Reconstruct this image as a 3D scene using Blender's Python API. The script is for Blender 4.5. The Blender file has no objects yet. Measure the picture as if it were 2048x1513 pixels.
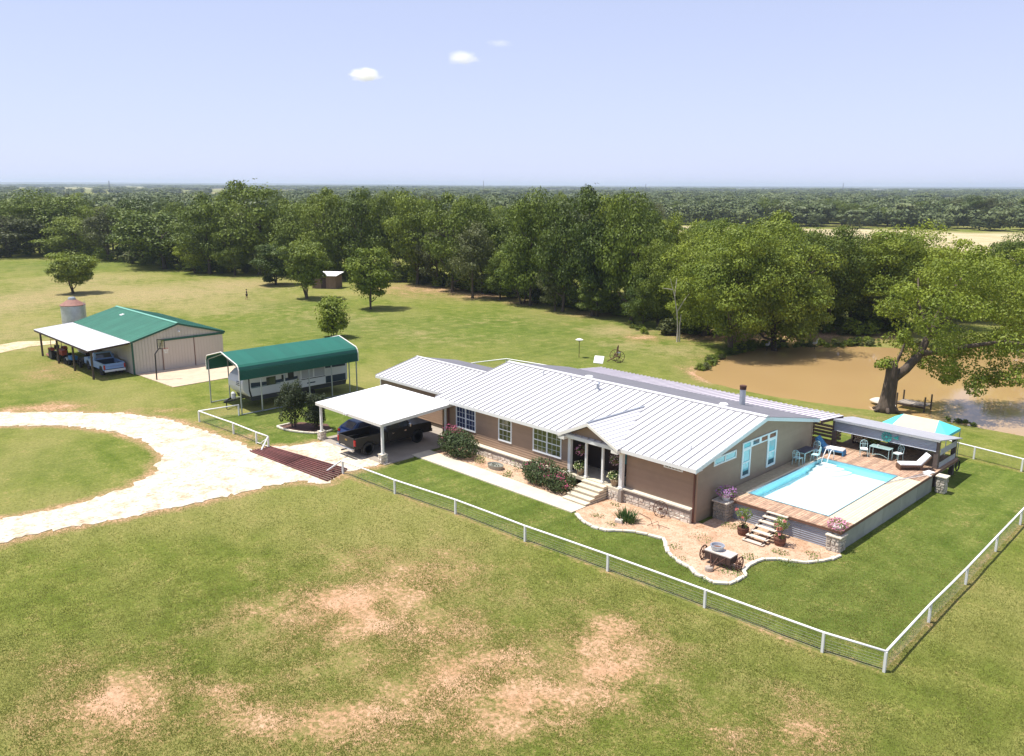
import bpy, bmesh, math, random
import numpy as np
from mathutils import Vector, Matrix, geometry
R = math.radians
rnd = random.Random(7)
nrng = np.random.default_rng(11)
scene = bpy.context.scene
COL = scene.collection

# ------------------------------------------------------------------ camera
CAMH, FPX, HOR, YAW, ROLL = 18.0, 1681.3, 370.9, 44.594, 0.277
_p = math.atan((756.5 - HOR) / FPX)
_a = math.pi - R(YAW)
_d = Vector((math.cos(_a), math.sin(_a), 0)); _r = Vector((_d.y, -_d.x, 0)); _u = Vector((0, 0, 1))
_fw = _d * math.cos(_p) - _u * math.sin(_p); _up = _u * math.cos(_p) + _d * math.sin(_p)
_t = R(ROLL)
CR = _r * math.cos(_t) + _up * math.sin(_t); CU = _up * math.cos(_t) - _r * math.sin(_t); CF = _fw
CP = Vector((0, 0, CAMH))
cam_data = bpy.data.cameras.new('camera')
cam_data.sensor_width = 36.0
cam_data.lens = FPX / 2048 * 36.0
cam_data.clip_start = 0.5
cam_data.clip_end = 60000
cam = bpy.data.objects.new('camera', cam_data); COL.objects.link(cam)
M = Matrix(((CR.x, CU.x, -CF.x), (CR.y, CU.y, -CF.y), (CR.z, CU.z, -CF.z)))
cam.matrix_world = Matrix.Translation(CP) @ M.to_4x4()
scene.camera = cam

# ------------------------------------------------------------------ sky, sun, exposure
SUN_DIR = Vector((-0.27, -0.26, 1.0)).normalized()          # towards the sun
elev = math.asin(SUN_DIR.z)
world = bpy.data.worlds.new('World'); scene.world = world
world.use_nodes = True
wn = world.node_tree.nodes; wl = world.node_tree.links
sky = wn.new('ShaderNodeTexSky'); sky.sky_type = 'NISHITA'; sky.sun_disc = False
sky.sun_elevation = elev
sky.sun_rotation = math.atan2(SUN_DIR.x, SUN_DIR.y)
sky.air_density = 0.8; sky.dust_density = 0.3; sky.ozone_density = 1.2; sky.altitude = 200
wn['Background'].inputs['Strength'].default_value = 0.10
# summer haze: pale near the horizon, falling off fast above the view to deepen shadows
_tc = wn.new('ShaderNodeTexCoord'); _sx = wn.new('ShaderNodeSeparateXYZ'); _rp = wn.new('ShaderNodeValToRGB'); _mx = wn.new('ShaderNodeMix'); _mx.data_type = 'RGBA'
for e_, (ps, vl) in zip((_rp.color_ramp.elements[0], _rp.color_ramp.elements[1], _rp.color_ramp.elements.new(.25), _rp.color_ramp.elements.new(.6)), ((0, .82), (1, .0), (.22, .62), (.45, .12))):
    e_.position = ps; e_.color = (vl, vl, vl, 1)
_mx.inputs[7].default_value = (5.5, 5.9, 8.3, 1)
wl.new(_tc.outputs['Generated'], _sx.inputs[0]); wl.new(_sx.outputs['Z'], _rp.inputs[0]); wl.new(_rp.outputs[0], _mx.inputs[0])
wl.new(sky.outputs[0], _mx.inputs[6]); wl.new(_mx.outputs[2], wn['Background'].inputs['Color'])
sun_d = bpy.data.lights.new('sun', 'SUN'); sun_d.energy = 5.0; sun_d.angle = R(0.53); sun_d.color = (1.0, 0.955, 0.88)
sun = bpy.data.objects.new('sun', sun_d); COL.objects.link(sun)
sun.rotation_euler = SUN_DIR.to_track_quat('Z', 'Y').to_euler()
sun.location = (0, 0, 60)
scene.view_settings.view_transform = 'Standard'; scene.view_settings.look = 'None'
scene.view_settings.gamma = 1.0; scene.view_settings.use_curve_mapping = False
scene.view_settings.exposure = 0.45
scene.cycles.max_bounces = 8; scene.cycles.transparent_max_bounces = 24
scene.cycles.volume_bounces = 6

# ------------------------------------------------------------------ measuring helpers
def ray(px, py):
    return (CF * FPX + CR * (px - 1024) - CU * (py - 756.5)).normalized()
def G(px, py, z=0.0):
    v = ray(px, py); t = (z - CAMH) / v.z
    return CP + v * t
def GXY(px, py, z=0.0):
    p = G(px, py, z); return (p.x, p.y)
def height_at(P, px, py):
    """height of sight line (px,py) where it passes above ground point P"""
    v = ray(px, py); d = Vector((P.x, P.y)).length
    return CAMH + v.z / math.hypot(v.x, v.y) * d

# ------------------------------------------------------------------ materials
MATS = {}
def nd(t, kind, **kw):
    n = t.nodes.new(kind)
    for k, v in kw.items(): setattr(n, k, v)
    return n
def mat(name, col, rough=0.7, metal=0.0, var=0.0, scale=3.0, bump=0.0, bscale=40.0, col2=None, spec=0.5, coords='Object', stretch=None, detail=4.0):
    if name in MATS: return MATS[name]
    m = bpy.data.materials.new(name); m.use_nodes = True
    t = m.node_tree; b = t.nodes['Principled BSDF']
    b.inputs['Roughness'].default_value = rough; b.inputs['Metallic'].default_value = metal
    b.inputs['Specular IOR Level'].default_value = spec
    c = (*col, 1)
    b.inputs['Base Color'].default_value = c
    if var > 0 or col2 or bump > 0:
        g = nd(t, 'ShaderNodeNewGeometry') if coords == 'World' else nd(t, 'ShaderNodeTexCoord')
        out = g.outputs['Position'] if coords == 'World' else g.outputs['Object']
        if stretch:
            mp = nd(t, 'ShaderNodeMapping'); mp.inputs['Scale'].default_value = stretch
            t.links.new(out, mp.inputs[0]); out = mp.outputs[0]
    if var > 0 or col2:
        n = nd(t, 'ShaderNodeTexNoise'); n.inputs['Scale'].default_value = scale; n.inputs['Detail'].default_value = detail
        n.inputs['Roughness'].default_value = 0.65
        t.links.new(out, n.inputs['Vector'])
        r = nd(t, 'ShaderNodeValToRGB')
        r.color_ramp.elements[0].position = 0.3; r.color_ramp.elements[1].position = 0.7
        k2 = col2 if col2 else tuple(min(1, x * (1 + var)) for x in col)
        k1 = col if col2 else tuple(x * (1 - var) for x in col)
        r.color_ramp.elements[0].color = (*k1, 1); r.color_ramp.elements[1].color = (*k2, 1)
        t.links.new(n.outputs[0], r.inputs[0])
        # per-object shade
        oi = nd(t, 'ShaderNodeObjectInfo'); mr = nd(t, 'ShaderNodeMapRange')
        mr.inputs['To Min'].default_value = 1 - var * 0.8; mr.inputs['To Max'].default_value = 1 + var * 0.8
        t.links.new(oi.outputs['Random'], mr.inputs[0])
        mx = nd(t, 'ShaderNodeMix', data_type='RGBA', blend_type='MULTIPLY'); mx.inputs[0].default_value = 1
        t.links.new(r.outputs[0], mx.inputs[6]); t.links.new(mr.outputs[0], mx.inputs[7])
        t.links.new(mx.outputs[2], b.inputs['Base Color'])
    if bump > 0:
        n2 = nd(t, 'ShaderNodeTexNoise'); n2.inputs['Scale'].default_value = bscale; n2.inputs['Detail'].default_value = 3
        t.links.new(out, n2.inputs['Vector'])
        bp = nd(t, 'ShaderNodeBump'); bp.inputs['Strength'].default_value = bump; bp.inputs['Distance'].default_value = 0.05
        t.links.new(n2.outputs[0], bp.inputs['Height']); t.links.new(bp.outputs[0], b.inputs['Normal'])
    MATS[name] = m
    return m
def glass(name, col, rough=0.06):
    m = mat(name, col, rough, 0.0, spec=0.9); return m
def leaf_mat(name, dark, light, trans=0.3, nscale=0.35, orand=0.35):
    if name in MATS: return MATS[name]
    m = bpy.data.materials.new(name); m.use_nodes = True; t = m.node_tree
    t.nodes.remove(t.nodes['Principled BSDF']); out = t.nodes['Material Output']
    g = nd(t, 'ShaderNodeNewGeometry'); oi = nd(t, 'ShaderNodeObjectInfo')
    n = nd(t, 'ShaderNodeTexNoise'); n.inputs['Scale'].default_value = nscale; n.inputs['Detail'].default_value = 5
    n.inputs['Roughness'].default_value = 0.75
    t.links.new(g.outputs['Position'], n.inputs['Vector'])
    add = nd(t, 'ShaderNodeMath', operation='MULTIPLY_ADD'); add.inputs[1].default_value = orand
    t.links.new(oi.outputs['Random'], add.inputs[0]); t.links.new(n.outputs[0], add.inputs[2])
    rp = nd(t, 'ShaderNodeMath', operation='MULTIPLY_ADD'); rp.inputs[1].default_value = 0.11
    t.links.new(g.outputs['Random Per Island'], rp.inputs[0]); t.links.new(add.outputs[0], rp.inputs[2])
    mr = nd(t, 'ShaderNodeMapRange'); mr.inputs['From Min'].default_value = 0.42; mr.inputs['From Max'].default_value = 0.72 + orand
    t.links.new(rp.outputs[0], mr.inputs[0])
    mx = nd(t, 'ShaderNodeMix', data_type='RGBA'); mx.inputs[6].default_value = (*dark, 1); mx.inputs[7].default_value = (*light, 1)
    t.links.new(mr.outputs[0], mx.inputs[0])
    b = nd(t, 'ShaderNodeBsdfPrincipled'); b.inputs['Roughness'].default_value = 0.55; b.inputs['Specular IOR Level'].default_value = 0.25
    t.links.new(mx.outputs[2], b.inputs['Base Color'])
    tr = nd(t, 'ShaderNodeBsdfTranslucent'); hs = nd(t, 'ShaderNodeHueSaturation'); hs.inputs['Value'].default_value = 1.5; hs.inputs['Hue'].default_value = 0.485
    t.links.new(mx.outputs[2], hs.inputs['Color']); t.links.new(hs.outputs[0], tr.inputs['Color'])
    ms = nd(t, 'ShaderNodeMixShader'); ms.inputs[0].default_value = trans
    t.links.new(b.outputs[0], ms.inputs[1]); t.links.new(tr.outputs[0], ms.inputs[2]); t.links.new(ms.outputs[0], out.inputs['Surface'])
    MATS[name] = m
    return m

WHITE = mat('white_paint', (0.78, 0.77, 0.74), 0.5, var=0.04, scale=1.5)
FASCIA = mat('aqua_trim_paint', (0.62, 0.76, 0.76), 0.5, var=0.04)
ROOFM = mat('galvalume_roof', (0.60, 0.59, 0.60), 0.45, 0.0, var=0.05, scale=1.2, bump=0.03, bscale=4, coords='World', stretch=(1.6, .25, .25))
SEAM = mat('seam_shade_grey', (0.38, 0.37, 0.375), 0.6)  # rib grey darkened to paint in the shaded sides of the seams
SHINGLE = mat('dark_rear_roof', (0.17, 0.165, 0.185), 0.75, var=0.12, scale=1.2, bump=0.1, bscale=25)
SIDING = mat('taupe_siding', (0.345, 0.228, 0.152), 0.7, var=0.05, scale=2.0, bump=0.05, bscale=30)
SIDING2 = mat('grey_taupe_siding', (0.29, 0.228, 0.155), 0.7, var=0.05, scale=2.0, bump=0.05, bscale=30)
WALLC = mat('wall_core', (0.10, 0.07, 0.05), 0.9)
DARKROOM = mat('dark_porch_brown', (0.055, 0.04, 0.035), 0.8)  # one even dark brown for the porch recess
STONE = mat('limestone', (0.50, 0.42, 0.33), 0.9, var=0.22, scale=5, bump=0.5, bscale=14, col2=(0.78, 0.72, 0.62))
STONE2 = mat('grey_limestone', (0.34, 0.30, 0.25), 0.9, var=0.22, scale=6, bump=0.5, bscale=16, col2=(0.60, 0.55, 0.46))
MORTAR = mat('mortar', (0.42, 0.37, 0.30), 0.95, var=0.1)
CAPS = mat('pale_stone_cap', (0.64, 0.58, 0.46), 0.85, var=0.08, scale=3, bump=0.2)
CONC = mat('concrete', (0.60, 0.53, 0.40), 0.9, var=0.10, scale=1.3, bump=0.15, bscale=30, coords='World')
CONC2 = mat('pale_slab_concrete', (0.50, 0.385, 0.27), 0.9, var=0.12, scale=0.9, bump=0.15, bscale=30, coords='World')
WINGLASS = glass('window_glass', (0.035, 0.045, 0.05))
WINGLASS_B = glass('window_glass_blue', (0.05, 0.06, 0.12))
WINGLASS_Y = glass('window_glass_olive', (0.10, 0.105, 0.04))
WINGLASS_C = glass('window_glass_reflect_teal', (0.16, 0.50, 0.55))  # teal base paints in the reflected pool and sky
WINFRAME = mat('window_frame_white', (0.80, 0.82, 0.84), 0.45)
WINFRAME_C = mat('window_frame_aqua', (0.66, 0.80, 0.80), 0.45)
METAL_G = mat('galvanised_metal', (0.45, 0.48, 0.52), 0.45, 0.6, var=0.12, scale=2.5)
CORR = mat('corrugated_steel', (0.36, 0.385, 0.43), 0.52, 0.5, var=0.12, scale=1.2, stretch=(1, 1, 4))
CORR_OLD = mat('weathered_corrugated', (0.36, 0.37, 0.35), 0.6, 0.25, var=0.18, scale=0.8)
RUST = mat('rusty_iron', (0.10, 0.045, 0.03), 0.85, 0.2, var=0.35, scale=9)
REDPIPE = mat('rust_red_pipe', (0.15, 0.05, 0.045), 0.75, 0.1, var=0.3, scale=6)
BLACK = mat('black_metal', (0.015, 0.015, 0.017), 0.5)
RUBBER = mat('rubber', (0.02, 0.02, 0.021), 0.85)
CHROME = mat('chrome', (0.62, 0.62, 0.63), 0.18, 0.9)
DECKW = mat('deck_wood', (0.42, 0.265, 0.175), 0.8, var=0.36, scale=4, stretch=(1, 1, 1), bump=0.15, bscale=20)
DECKY = mat('yellow_deck_wood', (0.62, 0.52, 0.36), 0.8, var=0.10, scale=3)
WOOD = mat('weathered_wood', (0.33, 0.28, 0.23), 0.9, var=0.25, scale=5, bump=0.2)
WOODD = mat('dark_brown_wood', (0.055, 0.032, 0.025), 0.85, var=0.3, scale=6)
TREAD = mat('pale_tread_wood', (0.58, 0.50, 0.40), 0.85, var=0.10, scale=5)
POSTW = mat('pole_wood', (0.10, 0.075, 0.05), 0.9, var=0.25, scale=5)
BARK = mat('bark', (0.085, 0.062, 0.045), 0.95, var=0.35, scale=3.5, bump=0.8, bscale=9, stretch=(1, 1, 0.3))
BARKP = mat('pale_dead_bark', (0.62, 0.56, 0.48), 0.9, var=0.2, scale=4, bump=0.3)
GREENR = mat('green_barn_roof', (0.055, 0.20, 0.135), 0.5, var=0.10, scale=0.6, coords='World')
GREENT = mat('green_trim', (0.012, 0.085, 0.055), 0.5, var=0.05)
GREENC = mat('green_cover_metal', (0.010, 0.115, 0.075), 0.42, var=0.08, scale=0.7)
BARNW = mat('barn_metal_wall', (0.50, 0.46, 0.395), 0.6, var=0.05, scale=1)
CREAM = mat('cream_trim', (0.80, 0.76, 0.68), 0.5)
TEAL = mat('teal_paint', (0.015, 0.30, 0.27), 0.5)
AQUA = mat('aqua_canvas', (0.10, 0.58, 0.62), 0.8)
AQUAM = mat('aqua_iron', (0.42, 0.62, 0.62), 0.5)
BLUEC = mat('blue_canvas', (0.05, 0.22, 0.42), 0.8)
TAN = mat('tan_canvas', (0.66, 0.52, 0.33), 0.85, var=0.05)
CUSH = mat('white_cushion', (0.80, 0.80, 0.79), 0.9)
WICKER = mat('brown_wicker', (0.16, 0.085, 0.05), 0.8, var=0.3, scale=20)
LINER = mat('pool_liner', (0.30, 0.70, 0.77), 0.5)
LINERF = mat('pool_floor', (0.74, 0.88, 0.90), 0.5)
TERRA = mat('terracotta_barrel', (0.17, 0.07, 0.045), 0.85, var=0.2)
CUTW = mat('cut_wood_end', (0.62, 0.50, 0.36), 0.9, var=0.1)
LEAF_PINK = leaf_mat('rose_bush_leaf', (0.030, 0.050, 0.016), (0.10, 0.135, 0.05), 0.2, 3.0)
LEAF_DK = leaf_mat('dark_shrub_leaf', (0.014, 0.026, 0.009), (0.050, 0.065, 0.022), 0.2, 2.5)
LEAF_PLANT = leaf_mat('plant_leaf', (0.07, 0.13, 0.025), (0.24, 0.30, 0.08), 0.25, 4.0)
F_PINK = mat('pink_flower', (0.55, 0.075, 0.19), 0.7, var=0.3, scale=20)
F_LILAC = mat('lilac_flower', (0.50, 0.22, 0.52), 0.7, var=0.35, scale=25)
F_MAUVE = mat('mauve_flower', (0.62, 0.25, 0.38), 0.7, var=0.35, scale=25)
F_WHITE = mat('white_pink_flower', (0.72, 0.48, 0.58), 0.7, var=0.3, scale=25)
F_SALMON = mat('salmon_flower', (0.75, 0.26, 0.24), 0.7, var=0.2, scale=25)

# ------------------------------------------------------------------ mesh builder
ORG = {}
class MB:
    def __init__(s): s.v = []; s.f = []; s.m = []
    def add(s, vs, fs, mi=0):
        b = len(s.v); s.v.extend([tuple(p) for p in vs])
        for q in fs: s.f.append(tuple(i + b for i in q)); s.m.append(mi)
        return s
    def box(s, x0, x1, y0, y1, z0, z1, mi=0):
        vs = [(x0,y0,z0),(x1,y0,z0),(x1,y1,z0),(x0,y1,z0),(x0,y0,z1),(x1,y0,z1),(x1,y1,z1),(x0,y1,z1)]
        return s.add(vs, [(3,2,1,0),(4,5,6,7),(0,1,5,4),(1,2,6,5),(2,3,7,6),(3,0,4,7)], mi)
    def hexa(s, bot, top, mi=0):
        return s.add(list(bot) + list(top), [(3,2,1,0),(4,5,6,7),(0,1,5,4),(1,2,6,5),(2,3,7,6),(3,0,4,7)], mi)
    def obox(s, c, h, rz=0, rx=0, ry=0, mi=0):
        Rm = Matrix.Rotation(rz, 3, 'Z') @ Matrix.Rotation(ry, 3, 'Y') @ Matrix.Rotation(rx, 3, 'X'); c = Vector(c)
        vs = [c + Rm @ Vector((sx*h[0], sy*h[1], sz*h[2])) for sz in (-1,1) for sx, sy in ((-1,-1),(1,-1),(1,1),(-1,1))]
        return s.add(vs, [(3,2,1,0),(4,5,6,7),(0,1,5,4),(1,2,6,5),(2,3,7,6),(3,0,4,7)], mi)
    def beam(s, p0, p1, w, h, mi=0):
        p0, p1 = Vector(p0), Vector(p1); d = (p1 - p0).normalized()
        up = Vector((0,0,1)) if abs(d.z) < .95 else Vector((1,0,0))
        sd = d.cross(up).normalized(); up = sd.cross(d)
        vs = []
        for p in (p0, p1):
            for a, b in ((-1,-1),(1,-1),(1,1),(-1,1)): vs.append(p + sd*(a*w/2) + up*(b*h/2))
        return s.add(vs, [(0,1,2,3),(7,6,5,4),(0,4,5,1),(1,5,6,2),(2,6,7,3),(3,7,4,0)], mi)
    def path(s, pts, rad, n=8, mi=0, cap=True):
        pts = [Vector(p) for p in pts]
        if not hasattr(rad, '__len__'): rad = [rad]*len(pts)
        vs = []; prev = None
        for i, p in enumerate(pts):
            d = (pts[min(i+1, len(pts)-1)] - pts[max(i-1, 0)]).normalized()
            ref = Vector((0,0,1)) if abs(d.z) < .9 else Vector((1,0,0))
            a = d.cross(ref).normalized() if prev is None else (prev - d*prev.dot(d)).normalized()
            b = d.cross(a); prev = a
            for k in range(n):
                t = 2*math.pi*k/n; vs.append(p + (a*math.cos(t) + b*math.sin(t))*rad[i])
        fs = []
        for i in range(len(pts)-1):
            for k in range(n):
                k2 = (k+1) % n; fs.append((i*n+k, i*n+k2, (i+1)*n+k2, (i+1)*n+k))
        if cap: fs.append(tuple(range(n-1, -1, -1))); fs.append(tuple(range((len(pts)-1)*n, len(pts)*n)))
        return s.add(vs, fs, mi)
    def tube(s, p0, p1, r, r1=None, n=8, mi=0): return s.path([p0, p1], [r, r if r1 is None else r1], n, mi)
    def lathe(s, c, prof, n=16, mi=0, axis='z', cap=True):
        c = Vector(c); vs = []
        for r, h in prof:
            for k in range(n):
                t = 2*math.pi*k/n; a, b = r*math.cos(t), r*math.sin(t)
                vs.append(c + (Vector((a,b,h)) if axis == 'z' else Vector((h,a,b)) if axis == 'x' else Vector((b,h,a))))
        fs = []
        for i in range(len(prof)-1):
            for k in range(n):
                k2 = (k+1) % n; fs.append((i*n+k, i*n+k2, (i+1)*n+k2, (i+1)*n+k))
        if cap: fs.append(tuple(range(n-1,-1,-1))); fs.append(tuple(range((len(prof)-1)*n, len(prof)*n)))
        return s.add(vs, fs, mi)
    def prism(s, poly, axis, a0, a1, mi=0):
        """poly 2D (the two other axes in order x,y,z), extruded along axis"""
        def mk(p, a):
            return (a,p[0],p[1]) if axis == 'x' else (p[0],a,p[1]) if axis == 'y' else (p[0],p[1],a)
        n = len(poly)
        vs = [mk(p, a0) for p in poly] + [mk(p, a1) for p in poly]
        fs = [tuple(range(n-1,-1,-1)), tuple(range(n, 2*n))] + [(i, (i+1)%n, (i+1)%n+n, i+n) for i in range(n)]
        return s.add(vs, fs, mi)
    def leaves(s, c, rad, n, size, mi=0, shell=0.55, up=0.0, rng=rnd, zmin=None):
        c = Vector(c)
        for _ in range(n):
            while True:
                p = Vector((rng.uniform(-1,1), rng.uniform(-1,1), rng.uniform(-1,1)))
                if shell <= p.length <= 1: break
            q = c + Vector((p.x*rad[0], p.y*rad[1], p.z*rad[2]))
            if zmin is not None and q.z < zmin: q.z = zmin + abs(rng.gauss(0, .05))
            nrm = (p.normalized()*0.9 + Vector((rng.gauss(0,.7), rng.gauss(0,.7), rng.gauss(0,.5)+up))).normalized()
            a = nrm.orthogonal().normalized(); a = Matrix.Rotation(rng.uniform(0, 6.28), 3, nrm) @ a; b = nrm.cross(a)
            z = size*rng.uniform(.6, 1.3)
            s.add([q - a*z, q + b*z*.6, q + a*z, q - b*z*.6], [(0,1,2,3)], mi)
        return s
    def build(s, name, mats, parent=None, smooth=False, bevel=0.0, fix=True):
        me = bpy.data.meshes.new(name)
        o = bpy.data.objects.new(name, me); COL.objects.link(o)
        org = ORG.get(parent.name, Vector()) if parent else Vector()
        me.from_pydata([Vector(p) - org for p in s.v], [], s.f)
        for m in (mats if isinstance(mats, (list, tuple)) else [mats]): me.materials.append(m)
        me.polygons.foreach_set('material_index', s.m)
        if fix and len(s.v) < 4000:
            bm = bmesh.new(); bm.from_mesh(me); bmesh.ops.recalc_face_normals(bm, faces=bm.faces); bm.to_mesh(me); bm.free()
        if smooth: me.polygons.foreach_set('use_smooth', [True]*len(me.polygons))
        if bevel > 0:
            b = o.modifiers.new('bevel', 'BEVEL'); b.width = bevel; b.segments = 2; b.limit_method = 'ANGLE'; b.angle_limit = R(35)
        if parent: o.parent = parent; ORG[o.name] = org
        return o
def thing(name, label, cat, loc=(0,0,0), group=None, rz=0):
    o = bpy.data.objects.new(name, None); COL.objects.link(o); o.location = loc; o.rotation_euler = (0,0,rz)
    o.empty_display_size = .2
    o['label'] = label; o['category'] = cat
    if group: o['group'] = group
    ORG[o.name] = Vector(loc)
    return o
def tag(o, label, cat, group=None):
    o['label'] = label; o['category'] = cat
    if group: o['group'] = group
    return o
def structure(o): o['kind'] = 'structure'; return o
def stuff(o): o['kind'] = 'stuff'; return o
def linkcopy(o, parent, loc=None):
    c = o.copy(); COL.objects.link(c); c.parent = parent
    if loc is not None: c.location = loc
    ORG[c.name] = ORG.get(parent.name, Vector())
    return c
def copy_tree(o, loc, rz=None, label=None, scale=None):
    c = o.copy(); COL.objects.link(c); c.location = loc
    if rz is not None: c.rotation_euler = (0,0,rz)
    if scale: c.scale = scale
    if label: c['label'] = label
    for ch in list(o.children):
        d = ch.copy(); COL.objects.link(d); d.parent = c
        for g in list(ch.children):
            e = g.copy(); COL.objects.link(e); e.parent = d
    return c

# numpy value noise
class VN:
    def __init__(s, seed): s.t = np.random.default_rng(seed).random((256, 256))
    def __call__(s, x, y):
        xi = np.floor(x).astype(int); yi = np.floor(y).astype(int); fx = x-xi; fy = y-yi
        fx = fx*fx*(3-2*fx); fy = fy*fy*(3-2*fy); t = s.t
        a = t[xi & 255, yi & 255]; b = t[(xi+1) & 255, yi & 255]; c = t[xi & 255, (yi+1) & 255]; d = t[(xi+1) & 255, (yi+1) & 255]
        return (a*(1-fx)+b*fx)*(1-fy) + (c*(1-fx)+d*fx)*fy
def fbm(x, y, sc, seed, oct=4):
    r = 0; amp = .5; tot = 0
    for i in range(oct):
        r = r + amp*VN(seed+i)(x/sc+31.7*i, y/sc+17.3*i); tot += amp; amp *= .55; sc /= 2.03
    return r/tot
def seg_dist(X, Y, pts, closed=False):
    d = np.full(X.shape, 1e9)
    n = len(pts)
    for i in range(n if closed else n-1):
        ax, ay = pts[i][:2]; bx, by = pts[(i+1) % n][:2]
        vx, vy = bx-ax, by-ay; L = vx*vx+vy*vy+1e-9
        t = np.clip(((X-ax)*vx+(Y-ay)*vy)/L, 0, 1)
        d = np.minimum(d, np.hypot(X-ax-t*vx, Y-ay-t*vy))
    return d
def inside(X, Y, pts):
    r = np.zeros(X.shape, bool); n = len(pts)
    for i in range(n):
        ax, ay = pts[i][:2]; bx, by = pts[(i+1) % n][:2]
        c = ((ay > Y) != (by > Y)) & (X < (bx-ax)*(Y-ay)/((by-ay) if by != ay else 1e-9)+ax)
        r ^= c
    return r
def sstep(a, b, x):
    t = np.clip((x-a)/(b-a), 0, 1); return t*t*(3-2*t)

# ------------------------------------------------------------------ ground plan
WZ = -0.45
pond_px = [(1392,748),(1430,768),(1520,788),(1600,801),(1700,815),(1790,825),(1870,838),(1950,853),(2048,872),(2200,895),(2260,760),(2180,712),(2048,702),(1900,697),(1800,697),(1720,694),(1650,690),(1575,689),(1510,700),(1450,716),(1405,732)]
POND = [GXY(x, y, WZ) for x, y in pond_px]
drive_px = [(-120,828),(0,826),(120,825),(250,828),(330,838),(400,858),(470,884),(515,902),(548,894),(590,893),(640,884),(672,880),(720,905),(765,928),(690,945),(655,968),(600,963),(520,976),(400,1006),(250,1036),(100,1063),(0,1086),(-140,1120),(-140,1062),(0,1040),(100,1021),(180,1001),(260,975),(310,945),(325,912),(300,886),(230,863),(120,851),(0,853),(-120,855)]
DRIVE = [GXY(x, y) for x, y in drive_px]
edge_px = [(1120+x/3.4133, 960+y/3.4133) for x, y in [(110,235),(150,280),(215,320),(320,350),(430,350),(520,360),(600,378),(700,402),(715,430),(740,500),(800,555),(880,600),(925,645),(1040,700),(1150,712),(1200,695),(1270,655),(1250,630),(1290,585),(1330,565),(1400,545),(1480,545),(1560,555),(1690,567),(1800,555),(1850,545),(1915,520)]]
EDGE = [GXY(x, y, .04) for x, y in edge_px]
BED = [(-43.3,35.05)] + [(-29.3,35.05), (-29.3,34.0)] + EDGE + [(-16.4,39.6),(-23.3,39.6),(-23.3,37.6),(-43.3,37.6)]
FRONT_F = [(-43.81,28.09),(-38.64,28.32),(-33.7,28.83),(-28.42,29.02),(-23.23,29.39),(-18.01,29.66),(-12.75,29.92),(-10.47,30.3)]
RIGHT_F = [(-10.47,30.3),(-10.68,35.43),(-10.79,40.34),(-10.98,45.36),(-11.14,50.12),(-11.3,55),(-11.5,59.9)]
REAR_F = [(-11.5,59.9),(-13.74,60.12),(-16.77,60.65),(-20,61.2),(-24,61.6)]
LEFT_F = [(-61.7,26.82),(-56.81,27.19),(-53.46,27.25),(-51.95,27.35)]
LFAR_F = [(-61.7,26.82),(-61.75,29.95)]
YARD = FRONT_F + RIGHT_F[1:] + [(-60,60),(-62,27),(-52,27.3)]

def ground_h(X, Y):
    ins = inside(X, Y, POND); d = seg_dist(X, Y, POND, True)
    h = np.where(ins, WZ - np.clip(d*.25, 0, 1.0), WZ*(1-sstep(0, 4.5, d)))
    far = np.hypot(X, Y)
    h = h + np.where(far > 95, (fbm(X, Y, 60, 5)-.5)*1.2*sstep(95, 200, far), 0)*(~ins)*sstep(5, 30, d)
    return h
def gz(x, y): return float(ground_h(np.array([x]), np.array([y]))[0])

xs = np.unique(np.concatenate([np.arange(-82, 2, .42), np.geomspace(2, 12000, 60), -np.geomspace(82, 12000, 90)]))
ys = np.unique(np.concatenate([np.arange(2, 100, .42), np.geomspace(100, 12000, 90), 2-np.geomspace(.5, 3000, 20)]))
XX, YY = np.meshgrid(xs, ys)
ZZ = ground_h(XX, YY)
near = np.hypot(XX, YY)
ZZ = ZZ + np.where(near < 130, (fbm(XX, YY, 1.3, 40, 3)-.5)*.05, 0)*(seg_dist(XX, YY, POND, True) > 1)

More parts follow.
